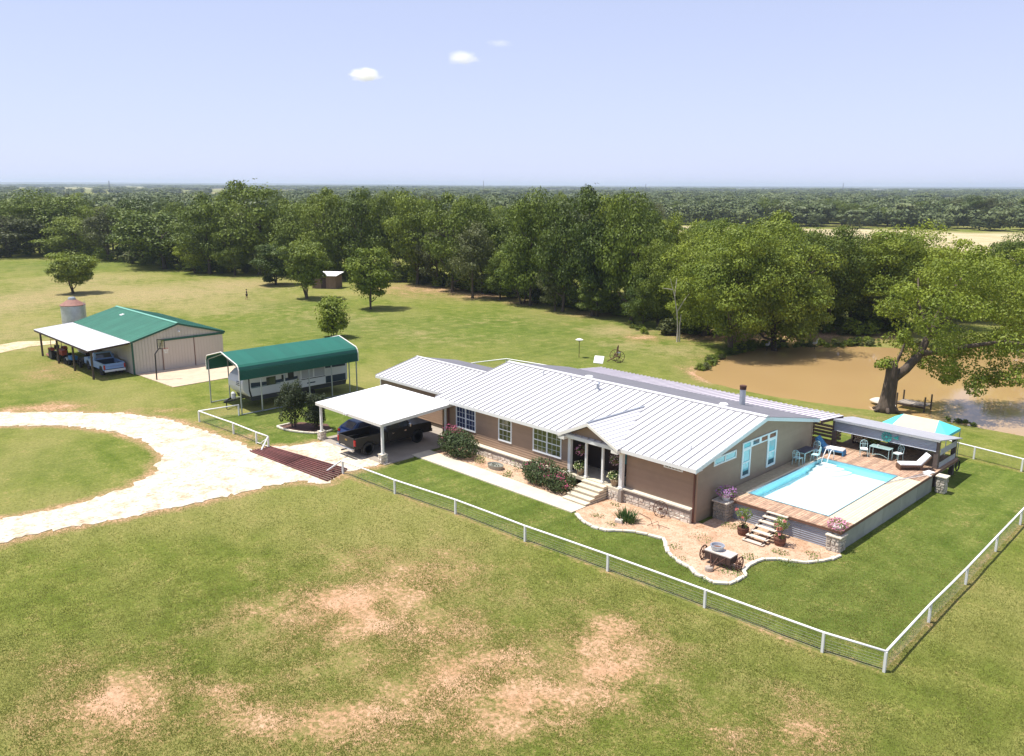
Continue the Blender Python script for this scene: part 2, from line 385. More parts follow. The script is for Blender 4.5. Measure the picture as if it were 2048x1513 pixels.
def patch(px, py, rx, ry):
    c = G(px, py); a = G(px+rx, py); b = G(px, py-ry)
    return c, (a-c).length, (b-c).length
fdir = np.array([_d.x, _d.y]); rdir = np.array([_r.x, _r.y])
def blob(lst):
    m = np.zeros(XX.shape)
    for px, py, rx, ry, w in lst:
        c, A, B = patch(px, py, rx, ry)
        u = ((XX-c.x)*rdir[0] + (YY-c.y)*rdir[1])/A; v = ((XX-c.x)*fdir[0] + (YY-c.y)*fdir[1])/B
        m = np.maximum(m, w*np.exp(-(u*u+v*v)*.9))
    return m
bare = blob([(880,1260,150,60,.66),(990,1330,140,60,.74),(800,1180,150,45,.68),(960,1440,210,60,.72),(480,1430,200,45,.62),(1180,1380,150,60,.7),(720,1130,90,25,.5),(900,1110,80,25,.45),(250,1440,150,60,.7),(700,1225,170,70,.80),(900,1370,170,75,.78),(1080,1395,160,60,.75),(1220,1300,150,75,.74),(230,1410,170,75,.75),(650,1450,260,50,.72),(860,1155,150,45,.6),(1600,1460,130,55,.6),(780,1310,150,60,.5),(690,1205,130,45,.95),(640,1240,90,30,.75),(760,1255,70,30,.8),(860,1150,150,35,.62),(900,1345,90,60,.85),(1040,1400,80,45,.95),(1120,1385,60,25,.8),
  (1225,1265,90,45,.8),(1215,1340,110,32,.95),(1130,1440,60,25,.7),(235,1405,110,60,.9),(440,1385,90,22,.7),(690,1430,170,35,.8),(560,1465,150,30,.6),(820,1490,120,30,.6),
  (1620,1465,80,40,.75),(1580,1390,60,25,.4),(820,1430,70,25,.7),(590,1190,60,25,.55),(60,1310,60,25,.3),(1000,1300,60,30,.5),(1320,1300,60,25,.5),(780,1180,90,25,.6),
  (100,815,80,10,.75),(30,822,50,8,.7),(110,742,45,13,.9),(180,752,60,6,.7),(560,905,60,10,.5),(470,878,50,10,.55),(1400,742,26,14,1.0),(1440,715,40,8,.6),
  (1290,676,45,7,.7),(1180,628,60,8,.6),(850,578,90,9,.75),(960,590,80,10,.8),(1060,605,60,8,.55),(820,590,60,8,.5),(1600,668,170,11,.85),(1450,672,120,12,.85),(1760,672,80,9,.6),(1790,835,60,8,.35),(1700,835,30,8,.5),
  (470,860,60,9,.3),(300,822,120,7,.35),(520,1230,90,40,.45),(820,1230,90,40,.5),(960,1380,80,60,.55),(1000,1450,160,30,.6),(330,1420,160,40,.5),(880,1420,120,40,.5),(1300,1420,140,50,.42),(1480,1470,120,30,.5),(760,1120,140,30,.42),(640,1330,120,50,.38),(150,1340,120,50,.4),(1500,1500,120,30,.45),(350,1300,90,30,.3)])
dry = blob([(60,600,130,38,.95),(300,590,240,24,.95),(180,560,160,14,.7),(420,620,160,14,.6),(470,570,140,13,1.0),(420,585,130,12,.9),(380,610,120,14,.6),(60,560,90,8,.35),(230,640,120,16,.6),(40,660,60,20,.8),(60,690,60,12,.9),(700,640,120,20,.4),(1230,662,70,14,.8),(900,680,200,18,.35),(820,665,80,10,.5),
  (620,630,120,18,.4),(1250,690,60,14,.6),(1350,700,80,14,.7),(500,530,100,8,.3),(1000,640,220,14,.3),(700,1250,500,150,.42),(1200,1350,500,130,.42),(250,1380,350,120,.35),(900,1060,250,60,.2),(1700,850,200,20,.45)])
far_d = np.hypot(XX, YY)
# tan hayfields beyond the pond trees
ang = np.degrees(np.arctan2(XX*rdir[0]+YY*rdir[1], XX*fdir[0]+YY*fdir[1]))
hs_ = 178+np.clip(22-ang, 0, 20)*11
hay = sstep(hs_, hs_+25, far_d)*(1-sstep(395, 402, far_d))*sstep(6, 8, ang)
hay = np.maximum(hay, sstep(900, 1000, far_d)*(fbm(XX, YY, 420, 77) > .56)*.8)
fence_d = np.minimum(np.minimum(seg_dist(XX, YY, FRONT_F), seg_dist(XX, YY, RIGHT_F)), seg_dist(XX, YY, LEFT_F))
fence_d = np.minimum(fence_d, seg_dist(XX, YY, REAR_F))
strip = (1-sstep(.08, .38, fence_d))
bare = np.maximum(bare, strip*.42)
dd = seg_dist(XX, YY, DRIVE, True)
dry = np.maximum(dry, (1-sstep(0, 1.4, dd))*.8); bare = np.maximum(bare, (1-sstep(.1, 1.2, dd))*.62)
lush = np.maximum(inside(XX, YY, YARD)*1.0*sstep(0, .4, fence_d), blob([(700,655,300,32,.8),(1000,660,330,34,.9),(560,612,120,12,.8),(150,528,170,9,.9),(240,705,90,22,.6),(130,790,110,14,.5),(150,925,190,45,.45),(1150,700,200,30,.8),(330,980,60,20,.3)]))
nx, ny = len(xs), len(ys)
me = bpy.data.meshes.new('ground')
idx = np.arange(nx*ny).reshape(ny, nx)
quads = np.stack([idx[:-1, :-1], idx[:-1, 1:], idx[1:, 1:], idx[1:, :-1]], -1).reshape(-1, 4)
me.vertices.add(nx*ny); me.vertices.foreach_set('co', np.stack([XX, YY, ZZ], -1).ravel())
me.loops.add(quads.size); me.loops.foreach_set('vertex_index', quads.ravel().astype(np.int32))
me.polygons.add(len(quads)); me.polygons.foreach_set('loop_start', np.arange(0, quads.size, 4, dtype=np.int32))
me.polygons.foreach_set('use_smooth', np.ones(len(quads), bool))
me.update(calc_edges=True)
for nm, arr in (('bare', bare), ('dry', dry), ('lush', lush), ('hay', hay)):
    a = me.attributes.new(nm, 'FLOAT', 'POINT'); a.data.foreach_set('value', arr.ravel().astype(np.float32))
ground = bpy.data.objects.new('ground', me); COL.objects.link(ground); structure(ground)

def ground_mat():
    m = bpy.data.materials.new('lawn'); m.use_nodes = True; t = m.node_tree; b = t.nodes['Principled BSDF']
    b.inputs['Roughness'].default_value = 0.95; b.inputs['Specular IOR Level'].default_value = 0.05
    g = nd(t, 'ShaderNodeNewGeometry'); pos = g.outputs['Position']
    def noise(s, det=5, rough=.65):
        n = nd(t, 'ShaderNodeTexNoise'); n.inputs['Scale'].default_value = s; n.inputs['Detail'].default_value = det; n.inputs['Roughness'].default_value = rough
        t.links.new(pos, n.inputs['Vector']); return n.outputs[0]
    def attr(n): a = nd(t, 'ShaderNodeAttribute'); a.attribute_name = n; return a.outputs['Fac']
    def math_(op, a, b2, clamp=False):
        n = nd(t, 'ShaderNodeMath', operation=op); n.use_clamp = clamp
        for i, q in enumerate((a, b2)):
            if isinstance(q, (int, float)): n.inputs[i].default_value = q
            else: t.links.new(q, n.inputs[i])
        return n.outputs[0]
    def rng(x, a, b2):
        n = nd(t, 'ShaderNodeMapRange'); n.inputs['From Min'].default_value = a; n.inputs['From Max'].default_value = b2; t.links.new(x, n.inputs[0]); return n.outputs[0]
    def mix(f, a, b2, blend='MIX'):
        n = nd(t, 'ShaderNodeMix', data_type='RGBA', blend_type=blend)
        for i, q in ((0, f), (6, a), (7, b2)):
            if isinstance(q, (int, float)): n.inputs[i].default_value = q
            elif isinstance(q, tuple): n.inputs[i].default_value = (*q, 1)
            else: t.links.new(q, n.inputs[i])
        return n.outputs[2]
    big = noise(.07); mid = noise(.55, 7, .72); fine = noise(5.0, 6, .75); vf = noise(22, 4, .8)
    grass = mix(rng(mid, .35, .68), (0.100, 0.132, 0.020), (0.205, 0.220, 0.050))
    grass = mix(rng(big, .42, .66), grass, (0.245, 0.225, 0.075))
    lushc = mix(rng(mid, .36, .66), (0.070, 0.110, 0.016), (0.128, 0.166, 0.034))
    grass = mix(math_('MULTIPLY', attr('lush'), .85), grass, lushc)
    mpn = nd(t, 'ShaderNodeMapping'); mpn.inputs['Scale'].default_value = (1.5, .05, 1); mpn.inputs['Rotation'].default_value = (0, 0, .06); t.links.new(pos, mpn.inputs[0])
    sn = nd(t, 'ShaderNodeTexNoise'); sn.inputs['Scale'].default_value = 1.0; sn.inputs['Detail'].default_value = 3; t.links.new(mpn.outputs[0], sn.inputs['Vector'])
    grass = mix(math_('MULTIPLY', attr('lush'), .8), grass, mix(1.0, grass, mix(rng(sn.outputs[0], .3, .7), (.80, .84, .80), (1.22, 1.18, 1.22)), 'MULTIPLY'))
    dryf = math_('ADD', attr('dry'), math_('MULTIPLY', math_('SUBTRACT', mid, .5), 1.6))
    grass = mix(rng(dryf, .25, .95), grass, mix(rng(fine, .3, .7), (0.22, 0.185, 0.075), (0.38, 0.305, 0.15)))
    grass = mix(attr('hay'), grass, mix(rng(big, .35, .65), (0.42, 0.34, 0.18), (0.52, 0.44, 0.28)))
    bf = math_('ADD', attr('bare'), math_('ADD', math_('MULTIPLY', math_('SUBTRACT', mid, .5), 1.6), math_('MULTIPLY', math_('SUBTRACT', fine, .5), 2.0)))
    soil = mix(rng(mid, .3, .7), (0.40, 0.215, 0.115), (0.50, 0.325, 0.205))
    halo = mix(rng(bf, .15, .62), grass, (0.27, 0.195, 0.085))
    col = mix(rng(bf, .52, .92), halo, soil)
    sp = mix(rng(fine, .25, .75), (0.62, 0.62, 0.62), (1.36, 1.36, 1.36))
    col = mix(1.0, col, sp, 'MULTIPLY')
    sp2 = mix(rng(vf, .25, .75), (0.72, 0.72, 0.72), (1.28, 1.28, 1.28))
    col = mix(1.0, col, sp2, 'MULTIPLY')
    t.links.new(col, b.inputs['Base Color'])
    bp = nd(t, 'ShaderNodeBump'); bp.inputs['Strength'].default_value = .55; bp.inputs['Distance'].default_value = .08
    t.links.new(math_('ADD', fine, math_('MULTIPLY', vf, .5)), bp.inputs['Height']); t.links.new(bp.outputs[0], b.inputs['Normal'])
    return m
me.materials.append(ground_mat())

# ------------------------------------------------------------------ sheets: driveway, walk, bed, slabs, pond
def ragged(poly, amp, step=.5, seed=0):
    r = random.Random(seed); out = []
    for i in range(len(poly)):
        a = Vector(poly[i]); b = Vector(poly[(i+1) % len(poly)]); n = max(1, int((b-a).length/step))
        for k in range(n):
            p = a.lerp(b, k/n); out.append((p.x + r.uniform(-amp, amp), p.y + r.uniform(-amp, amp)))
    return out
def sheet(name, poly, z, m, thick=.03):
    tris = geometry.tessellate_polygon([[Vector((x, y, 0)) for x, y in poly]])
    n = len(poly)
    vs = [(x, y, z) for x, y in poly] + [(x, y, z-thick-.1) for x, y in poly]
    fs = [tuple(t) for t in tris] + [(i, (i+1) % n, (i+1) % n+n, i+n) for i in range(n)]
    b = MB(); b.add(vs, fs); o = b.build(name, m, None)
    return structure(o)
def gravel_mat(name, c1, c2, c3, sc):
    m = bpy.data.materials.new(name); m.use_nodes = True; t = m.node_tree; b = t.nodes['Principled BSDF']
    b.inputs['Roughness'].default_value = .95; b.inputs['Specular IOR Level'].default_value = .05
    g = nd(t, 'ShaderNodeNewGeometry')
    v = nd(t, 'ShaderNodeTexVoronoi'); v.inputs['Scale'].default_value = sc; t.links.new(g.outputs['Position'], v.inputs['Vector'])
    n = nd(t, 'ShaderNodeTexNoise'); n.inputs['Scale'].default_value = .8; n.inputs['Detail'].default_value = 6; n.inputs['Roughness'].default_value = .7
    t.links.new(g.outputs['Position'], n.inputs['Vector'])
    r = nd(t, 'ShaderNodeValToRGB'); r.color_ramp.elements[0].color = (*c1, 1); r.color_ramp.elements[1].color = (*c2, 1)
    r.color_ramp.elements[0].position = .36; r.color_ramp.elements[1].position = .56
    t.links.new(n.outputs[0], r.inputs[0])
    mx = nd(t, 'ShaderNodeMix', data_type='RGBA', blend_type='MULTIPLY'); mx.inputs[0].default_value = .75
    r2 = nd(t, 'ShaderNodeValToRGB'); r2.color_ramp.elements[0].color = (*c3, 1); r2.color_ramp.elements[1].color = (1.1, 1.1, 1.1, 1); r2.color_ramp.elements[1].position = .5
    t.links.new(v.outputs['Color'], r2.inputs[0]); t.links.new(r.outputs[0], mx.inputs[6]); t.links.new(r2.outputs[0], mx.inputs[7])
    n3 = nd(t, 'ShaderNodeTexNoise'); n3.inputs['Scale'].default_value = 3.2; n3.inputs['Detail'].default_value = 6; n3.inputs['Roughness'].default_value = .8
    t.links.new(g.outputs['Position'], n3.inputs['Vector'])
    r3 = nd(t, 'ShaderNodeMapRange'); r3.inputs['From Min'].default_value = .60; r3.inputs['From Max'].default_value = .70; r3.inputs['To Max'].default_value = .75; t.links.new(n3.outputs[0], r3.inputs[0])
    m3 = nd(t, 'ShaderNodeMix', data_type='RGBA'); m3.inputs[7].default_value = (c1[0]*.62, c1[1]*.52, c1[2]*.42, 1); t.links.new(r3.outputs[0], m3.inputs[0]); t.links.new(mx.outputs[2], m3.inputs[6])
    t.links.new(m3.outputs[2], b.inputs['Base Color'])
    bp = nd(t, 'ShaderNodeBump'); bp.inputs['Strength'].default_value = .6; bp.inputs['Distance'].default_value = .04
    t.links.new(v.outputs['Distance'], bp.inputs['Height']); t.links.new(bp.outputs[0], b.inputs['Normal'])
    return m
GRAVEL = gravel_mat('white_caliche_gravel', (0.44, 0.36, 0.25), (0.64, 0.57, 0.46), (0.50, 0.42, 0.34), 7)
MULCH = gravel_mat('pea_gravel', (0.40, 0.25, 0.155), (0.54, 0.38, 0.265), (0.45, 0.34, 0.24), 16)
DIRT = gravel_mat('dirt_track', (0.44, 0.34, 0.20), (0.58, 0.47, 0.31), (0.6, 0.5, 0.4), 6)
sheet('gravel_driveway', ragged(DRIVE, .24, .30, 3), .03, GRAVEL)
sheet('dirt_track', ragged([GXY(x, y) for x, y in [(-80,690),(0,690),(40,684),(110,682),(112,688),(60,694),(0,706),(-80,716)]], .2, .9, 4), .03, DIRT)
bed = sheet('planting_bed', ragged(BED, .03, .5, 5), .035, MULCH)
sheet('concrete_walkway', [(-43.75,33.55),(-36,33.6),(-29.3,33.65),(-29.3,35.0),(-36,35.05),(-43.75,35.1)], .06, CONC)
sheet('carport_slab', [(-51.3,31.0),(-43.3,31.0),(-43.3,33.4),(-43.75,33.55),(-43.75,37.2),(-44.75,37.2),(-44.75,39.1),(-51.3,39.1)], .05, mat('shade_slab_concrete', (.30,.26,.215), .9, var=.14, scale=.9, coords='World'))  # concrete darkened to paint in the shade under the carport
sheet('barn_apron', [(-81.85,29.75),(-74.2,30.1),(-74.5,38.6),(-81.85,38.6)], .05, CONC2)
# expansion joints on the walkway are recessed gaps between these slabs' edges
pond_m = bpy.data.materials.new('muddy_water'); pond_m.use_nodes = True
_t2 = pond_m.node_tree; _b = _t2.nodes['Principled BSDF']
_b.inputs['Base Color'].default_value = (0.40, 0.235, 0.085, 1); _b.inputs['Roughness'].default_value = .06; _b.inputs['Specular IOR Level'].default_value = .32
_g = nd(_t2, 'ShaderNodeNewGeometry'); _n = nd(_t2, 'ShaderNodeTexNoise'); _n.inputs['Scale'].default_value = 2.2; _n.inputs['Detail'].default_value = 3
_bp = nd(_t2, 'ShaderNodeBump'); _bp.inputs['Strength'].default_value = .02; _bp.inputs['Distance'].default_value = .05
_t2.links.new(_g.outputs['Position'], _n.inputs['Vector']); _t2.links.new(_n.outputs[0], _bp.inputs['Height']); _t2.links.new(_bp.outputs[0], _b.inputs['Normal'])
_n3 = nd(_t2, 'ShaderNodeTexNoise'); _n3.inputs['Scale'].default_value = .08; _t2.links.new(_g.outputs['Position'], _n3.inputs['Vector'])
_r3 = nd(_t2, 'ShaderNodeValToRGB'); _r3.color_ramp.elements[0].color = (0.345, 0.222, 0.090, 1); _r3.color_ramp.elements[1].color = (0.42, 0.28, 0.125, 1)
_t2.links.new(_n3.outputs[0], _r3.inputs[0]); _t2.links.new(_r3.outputs[0], _b.inputs['Base Color'])
px0 = [p[0] for p in POND]; py0 = [p[1] for p in POND]
pb = MB(); pb.add([(x, y, WZ) for x, y in ((min(px0)-3, min(py0)-3), (max(px0)+3, min(py0)-3), (max(px0)+3, max(py0)+3), (min(px0)-3, max(py0)+3))], [(0,1,2,3)])
structure(pb.build('pond_water', pond_m, fix=False))

# ------------------------------------------------------------------ stonework helper
def stone_face(parent, p0, p1, z0, z1, nrm, row=.2, wr=(.28,.5), mats=(STONE,), r=rnd, name='stone', depth=.05):
    p0 = Vector((*p0, 0)); p1 = Vector((*p1, 0)); u = (p1-p0).normalized(); L = (p1-p0).length; n = Vector((*nrm, 0))
    rows = max(1, round((z1-z0)/row)); h = (z1-z0)/rows
    for k in range(rows):
        x = 0
        while x < L-.02:
            w = min(r.uniform(*wr), L-x)
            if L-x-w < wr[0]*.5: w = L-x
            g = .014; j = lambda a: r.uniform(-a, a)
            za, zb = z0+k*h+g, z0+(k+1)*h-g
            d = depth*r.uniform(.5, 1.3)
            out = []
            for dep, ins in ((0, 0), (d, .02)):
                for xx, zz in ((x+g+ins, za+ins*.7), (x+w-g-ins, za+ins*.7), (x+w-g-ins, zb-ins*.7), (x+g+ins, zb-ins*.7)):
                    q = p0 + u*(xx+j(.012)) + n*(dep + (j(.012) if dep else 0)); q.z = zz+j(.012); out.append(q)
            MB().hexa(out[:4], out[4:]).build(name, r.choice(mats), parent)
            x += w

# ------------------------------------------------------------------ THE HOUSE
house = thing('house', 'long taupe ranch house with pale standing seam metal roof beside the raised pool', 'house', (-34, 41, 0))
SL = .2068
EY, EZ, RY, RZ, BY = 36.75, 3.31, 44.1, 4.83, 51.0
X0, X1 = -45.05, -23.33
WX0, WX1, WY0, WY0R, WY1 = -44.75, -23.63, 37.23, 37.36, 50.6
def rz_at(y): return EZ+(y-EY)*SL if y < RY else RZ-(y-RY)*SL
# wall cores (under the roof)
def core(x0, x1, y0, y1, zb=0.0):
    pts = [(y0, zb), (y1, zb), (y1, rz_at(y1)-.06)] + ([(RY, RZ-.06)] if y0 < RY < y1 else []) + [(y0, rz_at(y0)-.06)]
    return pts
b = MB(); b.prism(core(0,0,WY0,WY1), 'x', WX0, -32.62); b.prism(core(0,0,39.0,WY1), 'x', -32.62, -28.38); b.prism(core(0,0,WY0R,WY1), 'x', -28.38, WX1)
b.build('wall', WALLC, house)
# porch recess lining
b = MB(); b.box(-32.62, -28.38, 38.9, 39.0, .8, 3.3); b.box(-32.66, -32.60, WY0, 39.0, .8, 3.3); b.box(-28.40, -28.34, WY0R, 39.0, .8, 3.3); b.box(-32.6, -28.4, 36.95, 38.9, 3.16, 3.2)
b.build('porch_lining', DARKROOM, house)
# lap boards
def boards_front(x0, x1, y, z0, z1, m, exp=.165):
    n = int(round((z1-z0)/exp)); e = (z1-z0)/n
    for i in range(n):
        z = z0+i*e; MB().prism([(y, z+.012), (y-.034, z+.012), (y-.008, z+e), (y, z+e)], 'x', x0, x1).build('siding_board', m, house)
boards_front(WX0, -32.58, WY0, .62, 3.12, SIDING)
boards_front(-28.36, WX1-.07, WY0R, .86, 3.12, SIDING)
n = 24; e = (4.66-.55)/n
for i in range(n):
    z = .55+i*e
    def lim(zz):
        if zz <= rz_at(WY0)-.1: return WY0+.06, WY1
        d = (zz-(rz_at(WY0)-.1))/SL; return WY0+.06+d, WY1-(zz-(rz_at(WY0)-.1))/SL+.3
    ya, yb = lim(z); yc, yd = lim(z+e)
    yb = min(yb, WY1); yd = min(yd, WY1)
    if yd-yc < .1: continue
    x = WX1
    MB().add([(x,ya,z+.012),(x+.034,ya,z+.012),(x+.034,yb,z+.012),(x,yb,z+.012),(x,yc,z+e),(x+.008,yc,z+e),(x+.008,yd,z+e),(x,yd,z+e)],
             [(3,2,1,0),(4,5,6,7),(0,1,5,4),(1,2,6,5),(2,3,7,6),(3,0,4,7)]).build('siding_board', SIDING2, house)
MB().box(WX1-.08, WX1+.045, WY0R-.05, WY0R+.07, .02, 3.14).build('corner_trim', SIDING, house)
MB().box(WX1-.03, WX1+.04, WY1-.08, WY1+.04, .3, 3.2).build('corner_trim', SIDING2, house)
MB().box(WX0-.04, WX0+.08, WY0-.05, WY0+.07, .3, 3.12).build('corner_trim', SIDING, house)
# bare foundation skirt on the gable end
MB().box(WX1-.04, WX1+.01, WY0R+.06, WY1, 0, .56).build('foundation', SIDING2, house)
# standing seam roof panels, front slope
def seam_panel(y0, z0, y1, z1, w, x0, rib=.065):
    b = MB(); t = .035
    b.hexa([(x0,y0,z0-t),(x0+w-.004,y0,z0-t),(x0+w-.004,y1,z1-t),(x0,y1,z1-t)], [(x0,y0,z0),(x0+w-.004,y0,z0),(x0+w-.004,y1,z1),(x0,y1,z1)])
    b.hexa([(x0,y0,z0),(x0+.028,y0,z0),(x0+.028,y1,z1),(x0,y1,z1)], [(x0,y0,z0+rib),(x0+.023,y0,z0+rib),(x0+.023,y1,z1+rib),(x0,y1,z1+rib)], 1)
    return b
N = 43; w = (X1-X0)/N
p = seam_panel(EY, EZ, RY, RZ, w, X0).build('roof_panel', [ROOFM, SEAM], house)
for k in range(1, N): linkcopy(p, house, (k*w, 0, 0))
MB().hexa([(X0,RY,RZ-.05),(X1,RY,RZ-.05),(X1,BY,EZ+.05),(X0,BY,EZ+.05)], [(X0,RY,RZ-.005),(X1,RY,RZ-.005),(X1,BY,EZ+.09),(X0,BY,EZ+.09)]).build('rear_roof', SHINGLE, house)
b = MB(); b.prism([(RY-.2,RZ+.035),(RY,RZ+.09),(RY+.2,RZ+.035),(RY+.2,RZ+.0),(RY-.2,RZ+.0)], 'x', X0-.01, X1+.01); b.build('ridge_cap', ROOFM, house)
# eave fascia + soffit, rake trims
b = MB(); b.box(X0, X1, EY-.005, EY+.03, EZ-.22, EZ-.035); b.box(X0, X1, EY+.03, WY0R+.05, EZ-.19, EZ-.16); b.build('eave_fascia', WHITE, house)
b = MB()
for (ya, za, yb, zb) in ((EY, EZ, RY, RZ), (RY, RZ, BY, EZ+.09)):
    b.hexa([(X1-.03,ya,za-.25),(X1+.015,ya,za-.25),(X1+.015,yb,zb-.25),(X1-.03,yb,zb-.25)], [(X1-.03,ya,za-.03),(X1+.015,ya,za-.03),(X1+.015,yb,zb-.03),(X1-.03,yb,zb-.03)])
    b.hexa([(WX1,ya,za-.21),(X1-.03,ya,za-.21),(X1-.03,yb,zb-.21),(WX1,yb,zb-.21)], [(WX1,ya,za-.18),(X1-.03,ya,za-.18),(X1-.03,yb,zb-.18),(WX1,yb,zb-.18)])
b.build('rake_trim', FASCIA, house)
# left wing
VX0, VY0, VZ0, VRY = -55.24, 38.87, 2.9, 43.2
VRZ = VZ0+(VRY-VY0)*.2204
N2 = 21; w2 = (X0+.3-VX0)/N2
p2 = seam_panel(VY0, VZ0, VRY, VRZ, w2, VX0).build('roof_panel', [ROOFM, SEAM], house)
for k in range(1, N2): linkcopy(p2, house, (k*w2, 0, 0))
MB().hexa([(VX0,VRY,VRZ-.05),(WX0,VRY,VRZ-.05),(WX0,47.6,VZ0),(VX0,47.6,VZ0)], [(VX0,VRY,VRZ-.005),(WX0,VRY,VRZ-.005),(WX0,47.6,VZ0+.04),(VX0,47.6,VZ0+.04)]).build('rear_roof', SHINGLE, house)
b = MB(); b.prism([(VRY-.16,VRZ+.03),(VRY,VRZ+.08),(VRY+.16,VRZ+.03),(VRY,VRZ)], 'x', VX0-.01, X0+.2); b.build('ridge_cap', ROOFM, house)
b = MB(); b.prism([(39.2,0),(47.3,0),(47.3,2.88),(VRY,VRZ-.06),(39.2,2.93)], 'x', VX0+.3, WX0); b.build('wing_wall', WALLC, house)
for i in range(14):
    z = .3+i*.185; MB().prism([(39.2,z),(39.17,z),(39.192,z+.185),(39.2,z+.185)], 'x', VX0+.3, WX0).build('siding_board', SIDING, house)
b = MB(); b.box(VX0, X0+.25, VY0-.005, VY0+.03, VZ0-.2, VZ0-.035); b.box(VX0, X0+.25, VY0+.03, 39.25, VZ0-.17, VZ0-.14); b.build('eave_fascia', WHITE, house)
b = MB(); b.box(-52.2,-51.3,39.12,39.2,.1,2.15); b.build('carport_door', WINFRAME, house)
# left gable end of the main block above the wing
# porch gable
GX0, GX1, GP, GPZ = -33.05, -28.42, -30.73, 4.40
fy = 36.53
yb_ = EY+(GPZ-EZ)/SL
for sx, name in ((GX1, 'porch_roof'), (GX0, 'porch_roof')):
    b = MB(); t = .05
    bot = [(sx, fy, EZ-.0), (GP, fy, GPZ), (GP, yb_, GPZ), (sx, EY+.05, EZ+.02)]
    b.hexa([(x, y, z-t) for x, y, z in bot], [(x, y, z+.02) for x, y, z in bot])
    for q in range(1, 9):      # low ribs
        f = q/9; y1_ = EY+.05+(yb_-EY-.05)*f
        xx = sx+(GP-sx)*f; zz = EZ+(GPZ-EZ)*f
        b.beam((xx, fy, zz+.03), (xx, y1_, zz+.03), .03, .03)
    b.build(name, ROOFM, house)
b = MB(); b.beam((GP, fy-.01, GPZ+.035), (GP, yb_, GPZ+.035), .16, .035); b.build('ridge_cap', METAL_G, house)
b = MB()
for sx in (GX0, GX1):
    b.hexa([(sx,fy-.03,EZ-.2),(GP,fy-.03,GPZ-.2),(GP,fy+.02,GPZ-.2),(sx,fy+.02,EZ-.2)], [(sx,fy-.03,EZ-.03),(GP,fy-.03,GPZ-.03),(GP,fy+.02,GPZ-.03),(sx,fy+.02,EZ-.03)])
b.box(GX0, GX0+.5, fy, WY0-.02, EZ-.32, EZ-.1); b.box(GX1-.5, GX1, fy, WY0, EZ-.32, EZ-.1)
b.build('porch_fascia', CREAM, house)
for i in range(6):
    z = 3.2+i*.17; zz = z+.17
    xa = GX0+.3+max(0, (z-3.2))*2.1; xb = GX1-.3-max(0, (z-3.2))*2.1; xc = GX0+.3+(zz-3.2)*2.1; xd = GX1-.3-(zz-3.2)*2.1
    if xd-xc < .05: continue
    y = 36.99
    MB().add([(xa,y,z),(xb,y,z),(xb,y-.03,z),(xa,y-.03,z),(xc,y,zz),(xd,y,zz),(xd,y-.008,zz),(xc,y-.008,zz)], [(3,2,1,0),(4,5,6,7),(0,1,5,4),(1,2,6,5),(2,3,7,6),(3,0,4,7)]).build('siding_board', SIDING, house)
MB().prism([(GX0+.2,3.1),(GX1-.2,3.1),(GP,4.2)], 'y', 37.0, 37.06).build('gable_backing', WALLC, house)
MB().box(-32.66, -28.36, 36.94, 37.1, 3.0, 3.19).build('porch_beam', WHITE, house)
for x, wd in ((-32.48,.22), (-31.15,.13), (-29.87,.13), (-28.50,.24)):
    b = MB(); b.box(x-wd/2, x+wd/2, 36.95, 36.95+wd, .8, 3.0); b.box(x-wd/2-.03, x+wd/2+.03, 36.92, 36.98+wd, .8, .92); b.build('porch_post', WHITE, house, bevel=.008)
MB().box(-32.6, -28.4, 36.85, 38.9, .62, .8).build('porch_floor', CONC, house)
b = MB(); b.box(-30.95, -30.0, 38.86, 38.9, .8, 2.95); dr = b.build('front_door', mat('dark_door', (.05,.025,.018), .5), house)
MB().lathe((-30.85, 38.85, 1.8), [(.03,-.03),(.045,0),(.02,.02)], 8, axis='y').build('door_handle', CHROME, dr)
b = MB(); b.box(-29.65, -28.65, 38.86, 38.9, 1.6, 2.9); pw = b.build('window', mat('teal_shade', (0.03,0.22,0.24), .3), house)
# steps: one solid flight, five treads
for i in range(5):
    z = .16*(i+1); y = 34.9+.40*i
    b = MB(); b.box(-31.1+.02*i, -29.35, y, 36.9, z-.16, z-.045 if i < 4 else z-.045); b.box(-31.13+.02*i, -29.32, y-.03, 36.9 if i == 4 else y+.43, z-.045, z)
    b.build('step', CONC, house)
# windows ------------------------------------------------------------
def front_window(x0, x1, z0, z1, sashes, gm, yw):
    b = MB(); t = .09; y0, y1 = yw-.075, yw-.005
    b.box(x0, x1, y0, y1, z0, z0+t+.02); b.box(x0, x1, y0, y1, z1-t, z1)
    sw = (x1-x0)/sashes
    for k in range(sashes+1):
        xx = x0+k*sw; a = xx if k == 0 else xx-t*.6; c = xx+t if k == 0 else (xx if k == sashes else xx+t*.6)
        if k == sashes: a = x1-t
        b.box(a, c, y0+.002, y1, z0+t+.02, z1-t)
    zm = (z0+z1)/2
    for k in range(sashes): b.box(x0+k*sw+t*.6, x0+(k+1)*sw-t*.6, y0+.012, y1, zm-.03, zm+.03)
    wd = b.build('window', WINFRAME, house)
    for k in range(sashes):
        xa, xb = x0+k*sw+t*.6, x0+(k+1)*sw-t*.6
        for za, zb in ((z0+t, zm-.03), (zm+.03, z1-t)):
            MB().box(xa, xb, yw-.036, yw-.02, za, zb).build('pane', gm, wd)
            g = MB()
            for q in (1, 2): xx = xa+(xb-xa)*q/3; g.box(xx-.009, xx+.009, yw-.048, yw-.0355, za, zb)
            zz = (za+zb)/2; g.box(xa, xb, yw-.05, yw-.0352, zz-.009, zz+.009)
            g.build('grille', WINFRAME, wd)
front_window(-43.28, -41.25, 1.39, 3.0, 2, WINGLASS_B, WY0)
front_window(-38.98, -37.72, 1.39, 3.0, 1, WINGLASS_Y, WY0)
front_window(-35.78, -33.32, 1.40, 3.02, 2, WINGLASS_Y, WY0)
b = MB(); yv = WY0R
